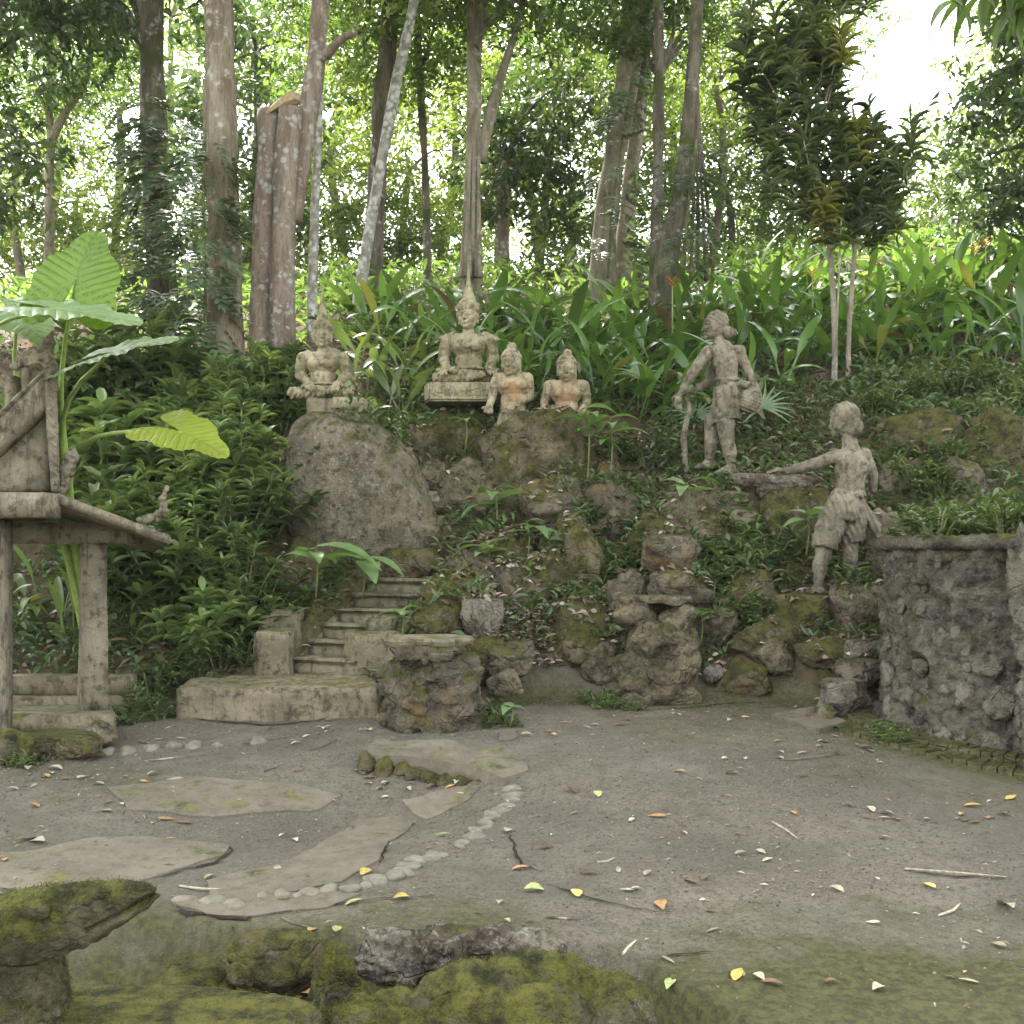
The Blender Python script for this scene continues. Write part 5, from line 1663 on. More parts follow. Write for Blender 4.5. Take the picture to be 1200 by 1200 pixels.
tree('vine_clad_tree', 'curving brown trunk half covered by green climbers right of centre',
     [(706, 335, 16.5, 34), (710, 260, 16.5, 27), (722, 170, 16.5, 26), (737, 80, 16.5, 25), (742, 0, 16.5, 24), (746, -140, 16.5, 22)], 'bark_tan', 'mid', [(690, -40, 16, 0.8)], seed=10, high=[(3.6, 13.5, 15.5, 1.1), (4.2, 17.5, 18, 1.0)],
     extra=[[(728, 330, 16.9, 22), (738, 220, 16.9, 18), (752, 100, 16.9, 15), (760, -60, 16.9, 13)]])
tree('upright_tree', 'straight dark narrow trunk right of the vine clad trunk',
     [(768, 320, 15.6, 15), (771, 200, 15.6, 13), (772, 90, 15.6, 12), (771, -60, 15.6, 11), (772, -200, 15.6, 10)], 'bark_dark', 'fine', [(760, 40, 17, 0.8)], seed=11)
tree('liana_tree', 'leaning grey trunk hung with dry lianas left of the tall croton',
     [(780, 320, 15.0, 30), (795, 240, 15.0, 20), (806, 150, 15.0, 16), (814, 60, 15.0, 14), (820, -60, 15.0, 13), (825, -200, 15, 11)], 'bark_dark', 'fine', [(830, -40, 16, 0.7)], seed=12, high=[(6.8, 14, 16, 1.1), (5.0, 10.5, 14.5, 0.9)],
     extra=[[(800 + 9 * i, 330, 15.1 + .1 * i, 4), (806 + 6 * i, 250, 15.1, 4), (812 + 2 * i, 150, 15, 3), (816, 60, 15, 3)] for i in range(5)])
tree('forked_tree', 'slim pale forked tree on the left beyond the shrine roof',
     [(58, 330, 16, 12), (58, 240, 16, 11), (60, 170, 16, 11), (78, 130, 16, 8), (100, 95, 16, 6), (112, 20, 16, 4)], 'bark_tan', 'fine', [(60, 60, 16, 0.9), (110, 40, 16.3, 0.7)], seed=13, n=9,
     extra=[[(60, 172, 16, 9), (57, 120, 16, 7), (58, 60, 16, 5), (50, 0, 16, 4)], [(60, 165, 16, 5), (20, 170, 15.9, 4), (-20, 165, 15.8, 3)]])
tree('fringe_tree', 'dark leaved tree overhanging the far left edge', [(-60, 430, 13, 26), (-50, 250, 13, 22), (-30, 80, 13, 18), (10, -10, 13, 10)], 'bark_dark', 'dark', [(20, 40, 13, 0.6), (-40, 190, 13.5, 0.7), (70, -40, 13, 0.6)], seed=14)
tree('fringe_tree', 'dark leaved tree at the far right edge behind the ginger bed', [(1260, 330, 15, 30), (1250, 200, 15, 26), (1240, 60, 15, 22), (1230, -60, 15, 15)], 'bark_dark', 'dark', [(1195, 170, 15, 0.75), (1230, 80, 15, 0.8), (1215, 245, 15.4, 0.6)], seed=15, high=[(9.5, 12.5, 14, 1.0), (8.5, 17, 17.5, 1.1), (11.5, 16, 17, 1.0), (7.0, 20, 19, 0.9)])

GRP_B = 'sunlit trees beyond the crest'
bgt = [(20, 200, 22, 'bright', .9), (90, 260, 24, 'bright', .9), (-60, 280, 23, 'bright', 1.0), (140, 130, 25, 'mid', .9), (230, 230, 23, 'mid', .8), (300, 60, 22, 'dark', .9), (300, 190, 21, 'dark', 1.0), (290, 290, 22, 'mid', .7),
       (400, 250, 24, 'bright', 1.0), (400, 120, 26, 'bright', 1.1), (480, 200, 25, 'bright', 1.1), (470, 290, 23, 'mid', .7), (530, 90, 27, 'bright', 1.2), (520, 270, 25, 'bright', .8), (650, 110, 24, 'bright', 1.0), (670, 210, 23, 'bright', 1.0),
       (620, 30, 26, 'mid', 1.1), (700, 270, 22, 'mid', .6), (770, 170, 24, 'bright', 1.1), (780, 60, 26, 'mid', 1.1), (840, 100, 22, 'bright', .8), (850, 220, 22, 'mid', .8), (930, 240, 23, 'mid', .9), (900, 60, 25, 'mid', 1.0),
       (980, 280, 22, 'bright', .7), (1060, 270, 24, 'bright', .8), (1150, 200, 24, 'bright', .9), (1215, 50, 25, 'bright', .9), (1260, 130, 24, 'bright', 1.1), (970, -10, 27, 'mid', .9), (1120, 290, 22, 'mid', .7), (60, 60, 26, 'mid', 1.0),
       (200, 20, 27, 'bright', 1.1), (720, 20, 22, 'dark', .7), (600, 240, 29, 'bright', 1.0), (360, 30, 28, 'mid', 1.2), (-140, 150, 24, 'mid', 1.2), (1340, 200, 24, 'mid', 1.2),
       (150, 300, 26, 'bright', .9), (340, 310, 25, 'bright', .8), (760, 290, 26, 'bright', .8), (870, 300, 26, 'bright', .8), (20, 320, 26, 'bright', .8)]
LAND = [(-60, 'left fringe tree'), (58, 'slim forked tree'), (185, 'dark vine wrapped trunk'), (258, 'thick pale tan trunk'), (325, 'broken twin trunk'), (445, 'leaning white trunk'), (500, 'thin grey stem'), (556, 'strangler fig'), (640, 'low gap beside the fig'), (722, 'curving vine clad trunk'), (772, 'straight narrow trunk'), (812, 'liana hung trunk'), (945, 'tall croton'), (1080, 'open patch of white sky'), (1230, 'right fringe tree')]
def near(px, tab):
    return min(tab, key=lambda q: abs(q[0] - px))[1]
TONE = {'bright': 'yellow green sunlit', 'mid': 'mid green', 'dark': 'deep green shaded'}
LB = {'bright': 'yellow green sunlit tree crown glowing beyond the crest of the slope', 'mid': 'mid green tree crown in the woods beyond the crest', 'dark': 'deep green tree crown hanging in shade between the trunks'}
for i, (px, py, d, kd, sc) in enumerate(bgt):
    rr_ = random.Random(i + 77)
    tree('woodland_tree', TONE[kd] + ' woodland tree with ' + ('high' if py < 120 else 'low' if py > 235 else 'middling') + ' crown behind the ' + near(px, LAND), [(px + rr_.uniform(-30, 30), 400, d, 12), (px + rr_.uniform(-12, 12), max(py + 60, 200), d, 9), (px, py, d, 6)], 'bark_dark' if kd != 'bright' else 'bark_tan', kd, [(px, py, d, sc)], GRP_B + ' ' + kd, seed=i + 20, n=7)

# near hanging mango leaves at the top right
LONG = leaf_template(1, 1, 5, 0.9, 0.2)
r = np.random.default_rng(12)
hb = empty('overhanging_branch', P(1260, -40, 5.4), 'leafy branch with long drooping leaves hanging in from the top right corner', 'branch')
base = Vector(hb.location)
paths = []
tips = []
for i, (a, b) in enumerate([((1250, -60), (1110, 6)), ((1250, -40), (1185, 22)), ((1240, -60), (1150, -6)), ((1260, -20), (1215, 60))]):
    p0, p1 = P(*a, 5.4) - base, P(*b, 5.4 + 0.1 * i) - base
    paths.append(([p0, p0.lerp(p1, 0.5) + Vector((0, 0, .05)), p1], [0.012, 0.008, 0.004])); tips.append((p0, p1))
add('twig', trunk_mesh(paths, M['bark_dark'], 7, 0.1), hb)
lm_ = [mesh_np('leaf', *scatter(LONG, np.zeros((1, 3)), np.array([[1, 0, 0]]), np.array([[0, 0, 1]]), 0.24 + .03 * i, 0.055), M['leaf_mid'], True) for i in range(3)]
for p0, p1 in tips:
    for j in range(16):
        q = p0.lerp(p1, random.uniform(0.3, 1.0))
        add('leaf', random.choice(lm_), hb, q, (random.uniform(-.6, .6), random.uniform(0.5, 1.4), random.uniform(0, 6.28)), random.uniform(0.7, 1.1))

# ------------------------------------------------------------------ climbing vine on the two left trunks
def split_leaf():
    V, F = [], []
    mb = MB()
    V0, F0 = leaf_template(1, 0.30, 3, 0.5, 0.2)
    out_v, out_f = [], []
    n = 0
    def addl(ox, ang, L):
        nonlocal n
        c, s = math.cos(ang), math.sin(ang)
        for v in V0:
            x, y, z = v[0] * L, v[1] * L * 1.3, v[2] * L
            out_v.append((ox + x * c - y * s, x * s + y * c, z - 0.25 * ox * ox))
        for f in F0:
            out_f.append(tuple(int(i) + n for i in f))
        n += len(V0)
    for k in range(4):
        for s in (-1, 1):
            addl(0.12 + 0.19 * k, s * (1.1 - 0.16 * k), 0.5 - 0.05 * k)
    addl(0.7, 0, 0.42)
    return np.array(out_v), np.array(out_f)
SPL = split_leaf()
def vine(label, pts, n, seed, spread=0.32, L=(0.22, 0.42)):
    r = np.random.default_rng(seed)
    t = empty('climbing_vine', pts[0], label, 'vine', None)
    b = Vector(pts[0])
    add('stem', trunk_mesh([([p - b + Vector((0.06, -0.2, 0)) for p in pts], [0.02] * len(pts))], M['stem'], 6, 0.1), t)
    seg = r.integers(0, len(pts) - 1, n); u = r.uniform(0, 1, n)
    A = np.array([p[:] for p in pts])
    pos = A[seg] * (1 - u)[:, None] + A[seg + 1] * u[:, None] - np.array(b[:])
    a = r.uniform(PI * 0.95, PI * 2.2, n)
    o = np.stack([np.cos(a), np.sin(a), r.uniform(-.4, .5, n)], 1)
    pos = pos + o * r.uniform(0.5, 1.0, n)[:, None] * spread
    ld = o * np.array([0.8, 0.8, 0.1]) + np.array([0, 0, -0.55]) + r.normal(0, .25, (n, 3))
    V, F = scatter(SPL, pos, ld, o + np.array([0, 0, .6]), r.uniform(*L, n))
    add('foliage', mesh_np('foliage', V, F, M['leaf_vine'], True), t)
vine('split leaf climber hanging thickly between the dark trunk and the pale trunk', [P(205, 430, 14.2), P(200, 330, 14.2), P(196, 230, 14.2), P(192, 140, 14.2)], 260, 1, 0.5, (0.28, 0.5))
vine('split leaf climber on the near side of the thick pale trunk', [P(242, 440, 12.8), P(240, 350, 12.8), P(238, 250, 12.8), P(240, 160, 12.8)], 150, 2, 0.34, (0.24, 0.42))
vine('broad green climber covering the curving trunk right of centre', [P(706, 330, 16.2), P(712, 240, 16.2), P(726, 150, 16.2), P(738, 80, 16.2)], 110, 3, 0.45)
vine('dense creeper on the leaning liana hung trunk', [P(790, 330, 14.8), P(800, 240, 14.8), P(808, 170, 14.8)], 80, 4, 0.4, (0.18, 0.32))

# ------------------------------------------------------------------ broad leaved ginger bed
def ginger_leaf(L, W, pet, elev, droop):
    """stalk rising from the ground, then an arching blade; one mesh"""
    V, F = [], []
    ang = elev
    x = z = 0.0
    n1 = 4
    for i in range(n1 + 1):
        w = 0.010
        V += [(x, -w, z), (x, 0, z - w), (x, w, z)]
        if i < n1:
            x += math.cos(ang) * pet / n1; z += math.sin(ang) * pet / n1; ang -= 0.05
    n2 = 8
    for i in range(1, n2 + 1):
        x += math.cos(ang) * L / n2; z += math.sin(ang) * L / n2
        ang -= droop / n2
        s = i / n2
        w = W * 0.5 * max(math.sin(PI * min(s * 0.93 + 0.06, 1.0) ** 0.85) ** 0.75, 0.01) if i < n2 else 0.003
        fz = 0.28 * w
        ny_, nx_ = math.cos(ang), -math.sin(ang)
        V += [(x + nx_ * fz, -w, z + ny_ * fz), (x, 0, z), (x + nx_ * fz, w, z + ny_ * fz)]
    for i in range(n1 + n2):
        a = i * 3
        F += [(a, a + 1, a + 4, a + 3), (a + 1, a + 2, a + 5, a + 4)]
    return mesh_np('leaf', np.array(V), np.array(F), M['leaf_heli'], True)
GL = [ginger_leaf(*a) for a in [(0.50, 0.10, 0.26, 1.2, 1.3), (0.58, 0.105, 0.36, 1.35, 1.0), (0.45, 0.095, 0.22, 1.0, 1.5), (0.54, 0.09, 0.44, 1.42, 0.8), (0.42, 0.09, 0.18, 0.75, 1.2), (0.62, 0.11, 0.32, 1.2, 1.8)]]
GLD = []
for m_ in GL:
    c = m_.copy(); c.materials.clear(); c.materials.append(M['leaf_shrub']); GLD.append(c)

M['leaf_old'] = leafmat('leaf_old', (0.15, 0.16, 0.045), (0.22, 0.23, 0.06), 0.35, 0.5)
M['leaf_dead'] = leafmat('leaf_dead', (0.13, 0.085, 0.045), (0.24, 0.17, 0.10), 0.2, 0.7)
GLO, GLX = [], []
for m_ in GL:
    for lst, mt in ((GLO, 'leaf_old'), (GLX, 'leaf_dead')):
        c = m_.copy(); c.materials.clear(); c.materials.append(M[mt]); lst.append(c)

def ginger(x, y, label, group, sc, nl, leaves=GL, name='ginger_plant', cat='plant'):
    t = empty(name, (x, y, Hz(x, y) - 0.04), label, cat, group)
    a0 = random.uniform(0, 6.28)
    for i in range(nl):
        a = a0 + i * 2.4 + random.uniform(-.4, .4)
        q = random.random()
        ls, tilt = (GLX, random.uniform(.4, .9)) if q < 0.07 else (GLO, random.uniform(.0, .5)) if q < 0.11 else (leaves, random.uniform(-.25, .35))
        o = add('leaf', random.choice(ls), t, (random.uniform(-.16, .16), random.uniform(-.16, .16), 0), (random.uniform(-.6, .6), tilt, a), sc * random.uniform(0.55, 1.25))
    return t

lo_px = [430, 480, 560, 600, 700, 760, 830, 900, 1000, 1100, 1300]
lo_d = [11.5, 11.6, 12.0, 11.6, 11.55, 11.5, 11.5, 11.8, 12.2, 12.0, 11.6]
pts_ = []
tries = 0
while len(pts_) < 200 and tries < 20000:
    tries += 1
    d = 11.4 + 4.6 * random.random() ** 1.25
    px = random.uniform(425, 1300)
    if d < np.interp(px, lo_px, lo_d) or (px < 700 and d > 14.5 + (px - 430) / 270 * 1.5) or (px > 980 and px < 1010 and d < 12.4):
        continue
    x = (px - 600) / FPX * d
    if all((x - a) ** 2 + (d - b) ** 2 > 0.30 ** 2 for a, b in pts_):
        pts_.append((x, d))
pts_.sort(key=lambda q: q[1])
GLAND = [(440, 'the dome rock statue'), (490, 'the gap left of the carved plinth'), (549, 'the carved plinth statue'), (600, 'the round topknot half figure'), (663, 'the flat topknot half figure'), (735, 'the gap between half figure and girl'), (800, 'the staff of the girl statue'), (845, 'the girl statue'), (900, 'the basket of the girl statue'), (985, 'the croton stems'), (1085, 'the angular rock slab'), (1165, 'the big mossy lump of rock'), (1260, 'the right edge of the bank')]
for i, (x, y) in enumerate(pts_):
    px = 600 + x / y * FPX
    dark = px < 560 and y < 13.3
    if dark:
        ginger(x, y, 'dark green broad leaved clump filling the gap between the seated statues', 'dark clumps behind the seated statues', random.uniform(0.8, 1.05), random.randint(9, 11), GLD)
    elif y < 12.8:
        ginger(x, y, 'glossy green ginger clump in the front rows behind ' + near(px, GLAND), 'front rows of the ginger bed', random.uniform(0.85, 1.15), random.randint(9, 12))
    else:
        ginger(x, y, 'glossy green ginger clump in the upper rows above ' + near(px, GLAND), 'upper rows of the ginger bed', random.uniform(0.95, 1.3), random.randint(9, 11))
# a few flower spikes
for i, (px, py, d) in enumerate([(952, 312, 13.2), (1000, 300, 13.6), (1142, 282, 14), (1155, 275, 14), (788, 322, 13.4), (1030, 300, 13.8)]):
    mb = MB()
    t = empty('ginger_flower', P(px, py + 30, d), 'orange red bract of a ginger flower above the bed', 'flower', 'ginger flowers')
    add('stalk', MB().tube([(0, 0, -0.5), (0, 0, 0.18)], 0.008, 6).mesh('stalk', M['stem_green']), t)
    for j in range(5):
        s = -1 if j % 2 else 1
        mb.raw(*[leaf_template(0.13, 0.035, 3, 0.3, 0.6)[0] @ np.array([[s * 0.7, 0, 0.7], [0, 1, 0], [-0.7 * s, 0, 0.7]]) + np.array([0, 0, 0.14 + 0.025 * j]), leaf_template(0.13, 0.035, 3, 0.3, 0.6)[1]])
    add('bract', mb.mesh('bract', M['bract']), t)

# ------------------------------------------------------------------ whorled shrubs
WH = leaf_template(1, 1, 3, 0.7, 0.25)
def shrub_mesh(seed, h, rad, nst, per, L, W, mat):
    r = np.random.default_rng(seed)
    pos, ld, up = [], [], []
    stems = []
    for i in range(nst):
        a = r.uniform(0, 6.28); rr_ = rad * math.sqrt(r.uniform(0, 1))
        tip = Vector((math.cos(a) * rr_, math.sin(a) * rr_, h * r.uniform(0.35, 1.0) * (1 - 0.3 * (rr_ / rad) ** 2)))
        b = Vector((math.cos(a) * rr_ * 0.25, math.sin(a) * rr_ * 0.25, 0))
        stems.append(([b, b.lerp(tip, 0.5) + Vector((0, 0, .08)), tip], [0.012, 0.009, 0.005]))
        for lev in (1.0, 0.86, 0.72, 0.55):
            c = b.lerp(tip, lev)
            m_ = per if lev > 0.9 else int(per * 0.7)
            for j in range(m_):
                t = 2.4 * j + r.uniform(-.3, .3)
                e = r.uniform(-0.1, 0.9) if lev > 0.9 else r.uniform(-0.5, 0.4)
                pos.append(c + Vector((0, 0, r.uniform(-.04, .02)))); ld.append((math.cos(t), math.sin(t), e)); up.append((0, 0, 1))
    n = len(pos)
    V, F = scatter(WH, np.array([p[:] for p in pos]), np.array(ld), np.array(up) + r.normal(0, .2, (n, 3)), L * r.uniform(0.7, 1.25, n), W * r.uniform(.8, 1.2, n))
    return mesh_np('foliage', V, F, M[mat], True), trunk_mesh(stems, M['stem'], 5, 0.05, name='stem')
SH = [shrub_mesh(300 + i, 1.0, 0.5, 26, 10, 0.15, 0.032, 'leaf_shrub') for i in range(3)]
SHB = [shrub_mesh(320 + i, 0.75, 0.45, 13, 8, 0.22, 0.075, 'leaf_shrub') for i in range(2)]
SHG = [shrub_mesh(340 + i, 0.32, 0.28, 12, 7, 0.085, 0.03, 'leaf_ground') for i in range(3)]
def shrub(px, py, d, label, sc, kind=SH, group=None, sink=True):
    b = P(px, py, d)
    z = Hz(b.x, b.y)
    t = empty('shrub', (b.x, b.y, min(b.z, z + 1.2) if not sink else z - 0.05), label, 'shrub', group, random.uniform(0, 6.28), sc)
    f, s = random.choice(kind)
    add('foliage', f, t); add('stem', s, t)
    return t
GS = 'narrow leaved shrubs beside the dome rock'
for px, d, sc, wh in [(272, 9.8, 1.15, 'between the stair rail and the shrine'), (240, 9.5, 1.0, 'right of the low glossy shrub'), (288, 10.5, 1.25, 'touching the left flank of the dome rock'), (250, 10.4, 1.3, 'in the thick of the left bank'), (210, 10.2, 1.1, 'just right of the shrine eave'), (235, 11.2, 1.2, 'in front of the thick pale trunk'), (185, 11.0, 1.1, 'below the vine wrapped trunk'), (285, 11.6, 1.1, 'in front of the broken twin trunk'), (325, 11.8, 1.0, 'behind the seated statue on the dome'), (280, 9.35, 0.85, 'right above the stair rail blocks')]:
    shrub(px, 600, d, 'dark narrow leaved shrub ' + wh, sc, SH, GS)
for px, d, sc, wh in [(160, 10.4, 1.3, 'behind the eave finial'), (120, 11.2, 1.5, 'behind the elephant ear stalks'), (175, 9.6, 1.0, 'right of the square shrine pillar'), (60, 11.5, 1.5, 'behind the corner trim of the shrine roof'), (130, 12.3, 1.4, 'under the tall upright elephant ear leaf'), (210, 12.3, 1.3, 'at the base of the vine wrapped trunk')]:
    shrub(px, 600, d, 'broad leaved green shrub ' + wh, sc, SHB, 'shrubs behind the shrine roof')
SHL = [shrub_mesh(360 + i, 0.8, 0.5, 20, 7, 0.17, 0.055, 'leaf_ground') for i in range(2)]
for px, d, sc, wh in [(150, 9.9, 1.1, 'over the eave finial of the shrine'), (195, 9.4, .9, 'right of the shrine eave'), (310, 10.3, 1.1, 'against the left flank of the dome rock'), (230, 9.9, 1.0, 'under the yellow elephant ear leaf'), (340, 12.0, 1.0, 'at the back of the seated statue on the dome'), (100, 10.6, 1.2, 'behind the corner of the shrine roof'), (300, 9.25, .7, 'above the rail blocks of the stair'), (160, 12.6, 1.3, 'at the foot of the vine wrapped trunk'), (215, 11.6, 1.1, 'in front of the thick pale trunk')]:
    shrub(px, 600, d, 'light green loose leaved bush ' + wh, sc * 1.3, SHL)
shrub(238, 790, 8.75, 'low glossy broad leaved shrub at the left end of the landing', 0.85, SHB)
shrub(262, 790, 9.0, 'small broad leaved shrub leaning over the rail block', 0.8, SHB)
for px, d, sc in [(20, 9.3, .8), (55, 9.6, .9), (85, 9.1, .7), (140, 9.1, .7), (180, 9.0, .6)]:
    x = (px - 600) / FPX * d
    ginger(x, d, 'shaded broad leaved plant behind the low wall of the shrine', 'plants behind the shrine', sc, 7, GLD, 'shade_plant')
for px, d, sc in [(165, 7.9, .8), (185, 7.75, .6), (150, 7.6, .5), (20, 6.45, .5), (60, 6.6, .35)]:
    shrub(px, 830, d, 'tuft of small weeds by the shrine floor', sc, SHG, 'weeds by the shrine floor')
for px, d, sc in [(205, 8.55, 1.0), (228, 8.5, .8), (258, 8.75, .9), (285, 8.8, .8), (180, 8.4, 1.0), (300, 8.95, .7)]:
    shrub(px, 790, d, 'small weed on the bare earth behind the stair landing', sc, SHG, 'weeds behind the landing')
# weeds along the rocks, each one a little plant
for lab, grp, lst in [
  ('small leafy weed on the mossy slope right of the dome rock', 'weeds on the rocky slope', [(690, 600, 10.2, 1), (720, 580, 10.4, 1.1), (740, 610, 10.1, 1.1), (760, 560, 10.8, 1), (650, 640, 9.7, .9), (670, 680, 9.3, .8), (715, 640, 9.8, 1.1), (730, 560, 10.9, 1), (755, 590, 10.4, 1.2), (700, 670, 9.5, .9), (640, 600, 10.3, .8), (745, 640, 9.7, 1), (620, 650, 9.8, .7), (775, 545, 10.9, 1), (700, 550, 10.9, .9)]),
  ('leafy weed under the ledge of the girl statue', 'weeds under the ledge', [(830, 680, 9.4, 1.1), (860, 640, 9.6, 1.2), (880, 680, 9.3, 1.2), (905, 650, 9.6, 1.1), (850, 710, 9.1, 1.1), (880, 720, 9.0, 1), (820, 640, 9.7, 1), (900, 700, 9.1, .9), (870, 600, 9.9, 1.1), (915, 610, 9.9, 1), (840, 740, 8.9, .7)]),
  ('low weed on the right bank above the planter', 'weeds on the right bank', [(1040, 540, 10.2, 1), (1070, 560, 9.8, 1.1), (1100, 570, 9.5, 1.1), (1040, 490, 10.9, 1), (1080, 470, 11, 1), (1120, 455, 11.1, 1.1), (1160, 450, 11, 1.1), (1110, 540, 9.8, 1), (1020, 500, 10.9, .9), (1050, 520, 10.5, 1), (1180, 470, 10.8, 1), (1090, 540, 10, 1)])]:
    for px, py, d, sc in lst:
        shrub(px, py, d, lab, sc * random.uniform(0.85, 1.1), SHG, grp)
# plants in the planter
for i in range(34):
    a = random.uniform(0, 6.28); rr_ = 0.92 * math.sqrt(random.random())
    t = empty('planter_weed', (CX + rr_ * math.cos(a), CY + rr_ * math.sin(a), ZT - 0.05), 'small leafy plant growing in the soil of the round planter', 'plant', 'plants in the planter', random.uniform(0, 6), random.uniform(0.6, 1.0))
    f, s = random.choice(SHG); add('foliage', f, t); add('stem', s, t)
for px, py, d, sc in [(1045, 850, 6.75, .45), (1032, 830, 7.0, .4)]:
    b = P(px, py, d)
    t = empty('wall_weed', (b.x, b.y, Hz(b.x, b.y) - 0.02 + (0.12 if sc > .5 else 0)), 'small weed rooted at the foot of the round planter wall', 'plant', 'weeds at the planter foot', 0.7, sc)
    f, s = random.choice(SHG); add('foliage', f, t); add('stem', s, t)
for px, py, d, sc in [(565, 830, 7.45, .6), (580, 812, 7.6, .6), (600, 835, 7.4, .35), (700, 790, 8.35, .6), (715, 815, 8.1, .5), (740, 825, 8.0, .4), (480, 752, 8.1, .6), (470, 735, 8.5, .5)]:
    shrub(px, py, d, 'little weed at the foot of a rubble rock pedestal', sc, SHG, 'weeds round the pedestals')

# ------------------------------------------------------------------ saplings with big leaves
M['leaf_sap'] = leafmat('leaf_sap', (0.11, 0.20, 0.06), (0.19, 0.29, 0.11), 0.35, 0.32, objvar=0.5)
SL = []
for (L, W) in ((0.20, 0.085), (0.26, 0.095), (0.16, 0.075)):
    V, F = leaf_template(L, W, 5, 1.0, 0.22)
    SL.append(mesh_np('leaf', V, F, M['leaf_sap'], True))
def sapling(px, py0, py1, d, label, nl, sc, spread=0.1):
    """py0 root row, py1 crown row"""
    b, tp = P(px, py0, d), P(px, py1, d)
    t = empty('sapling', b, label, 'plant', None)
    h = tp.z - b.z
    sp = [Vector((0, 0, -0.08)), Vector((0.02, -0.02, h * .5)), Vector((0, 0, h))]
    add('stem', trunk_mesh([(sp, [0.009, 0.007, 0.004])], M['stem'], 6, 0.05, name='stem'), t)
    for i in range(nl):
        u = 1 - 0.45 * (i / nl) if nl > 5 else 1 - 0.1 * i / nl
        a = i * 2.4 + random.uniform(-.4, .4)
        add('leaf', random.choice(SL), t, (random.uniform(-spread, spread) * .3, random.uniform(-spread, spread) * .3, h * u), (random.uniform(-.3, .3), random.uniform(-.15, .5), a), sc * 1.4 * random.uniform(0.8, 1.2))
sapling(580, 625, 572, 10.2, 'sapling with a whorl of long leaves in front of the dark rounded rock', 9, 1.1)
sapling(570, 668, 640, 9.6, 'low sapling with wide drooping leaves below the tallest whorl', 8, 1.0)
sapling(618, 650, 612, 9.8, 'small sapling with pale hanging leaves beside the whorled sapling', 6, 0.9)
sapling(688, 560, 478, 10.4, 'bright leaved sapling in front of the orange chested half figure', 9, 1.1)
sapling(715, 555, 490, 10.5, 'second bright sapling standing at the right half figure', 8, 1.0)
sapling(545, 520, 490, 10.9, 'yellow green seedling on the carved pedestal rock', 5, 0.7)
sapling(805, 600, 565, 9.9, 'seedling with pale oval leaves hanging on the girl statue ledge', 6, 0.9)
sapling(945, 640, 600, 9.4, 'seedling with big oval leaves beside the knee of the boy statue', 7, 1.0)
sapling(370, 690, 640, 9.2, 'plant with four large hanging leaves at the foot of the dome rock', 6, 1.5)
sapling(425, 690, 655, 9.5, 'plant with one long strap leaf beside the stair', 3, 1.6)
sapling(470, 745, 715, 8.4, 'small bright plant on the right rail of the stair', 6, 0.7)
sapling(490, 772, 752, 7.9, 'pale seedling left of the flat topped pedestal', 5, 0.7)
sapling(598, 838, 828, 7.35, 'single round green leaf plant on the paving by the pedestal', 3, 0.6)
sapling(820, 750, 715, 8.8, 'leafy seedling right of the tall rock stump', 6, 0.8)

# ------------------------------------------------------------------ fan palm and croton
def fan(label, px, py, d, n, L, tilt, rz):
    t = empty('fan_palm', P(px, py + 60, d), label, 'palm', None)
    h = 60 * d / FPX
    add('stem', MB().tube([(0, 0, -.2), (0, 0.02, h * .5), (0, 0, h)], 0.008, 6).mesh('stem', M['stem_green']), t)
    V0, F0 = leaf_template(L, 0.032, 5, 0.7, 0.5, 0.6)
    for i in range(n):
        a = -2.3 + 4.6 * i / (n - 1) + PI / 2
        me = mesh_np('leaflet', V0, F0, M['leaf_palm'], True)
        rm = Matrix.Rotation(rz, 4, 'Z') @ Matrix.Rotation(tilt, 4, 'X') @ Matrix.Rotation(a, 4, 'Z')
        o = add('leaflet', me, t, (0, 0, h)); o.rotation_euler = rm.to_euler()
fan('pale fan palm leaf behind the basket of the girl statue', 893, 478, 11.2, 17, 0.36, 1.0, 0.1)
fan('pale fan palm leaf behind the staff of the girl statue', 815, 488, 11.3, 15, 0.34, 0.9, -0.2)
fan('small fan palm leaf low in the ginger bed left of the girl', 748, 440, 11.8, 15, 0.30, 1.0, 0.3)

ct = empty('croton', P(985, 470, 11.9), 'tall croton with bare stems and dense dark crown tipped with yellow leaves', 'shrub')
bc = Vector(ct.location)
paths = []
STRAP = leaf_template(1, 1, 4, 0.75, 0.3, 0.7)
rz_ = np.random.default_rng(8)
ros = []
for i in range(2):
    V = []
    n = 44
    hgt = rz_.uniform(-0.38, 0.05, n); a = rz_.uniform(0, 6.28, n)
    ld = np.stack([np.cos(a), np.sin(a), rz_.uniform(-.25, .9, n) + hgt * 1.2], 1)
    V, F = scatter(STRAP, np.stack([a * 0, a * 0, hgt], 1), ld, np.tile([0, 0, 1.0], (n, 1)), rz_.uniform(.17, .28, n), 0.026)
    ros.append((V, F))
rosd = [mesh_np('rosette', V, F, M['leaf_croton'], True) for V, F in ros]
rosy = [mesh_np('rosette', V, F, M['leaf_croton_y'], True) for V, F in ros]
# two bare stems then branching to rosettes
stemA = [P(977, 470, 11.9) - bc, P(978, 380, 11.9) - bc, P(970, 270, 11.9) - bc, P(952, 170, 11.9) - bc, P(940, 60, 11.9) - bc, P(935, -60, 11.9) - bc]
stemB = [P(993, 470, 11.9) - bc, P(996, 370, 11.9) - bc, P(1004, 270, 11.9) - bc, P(1012, 190, 11.9) - bc]
paths.append((stemA, [.035, .032, .03, .025, .02, .015])); paths.append((stemB, [.03, .028, .024, .015]))
spots = []
for i in range(62):
    cx_, cy_ = random.gauss(945, 42), random.uniform(-40, 225)
    w_ = 75 if cy_ < 150 else 55
    if abs(cx_ - 945) < w_:
        spots.append((cx_, cy_, 11.9 + random.uniform(-.6, .6), 0))
for i in range(25):
    spots.append((random.gauss(1020, 24), random.uniform(130, 260), 11.9 + random.uniform(-.4, .4), 0))
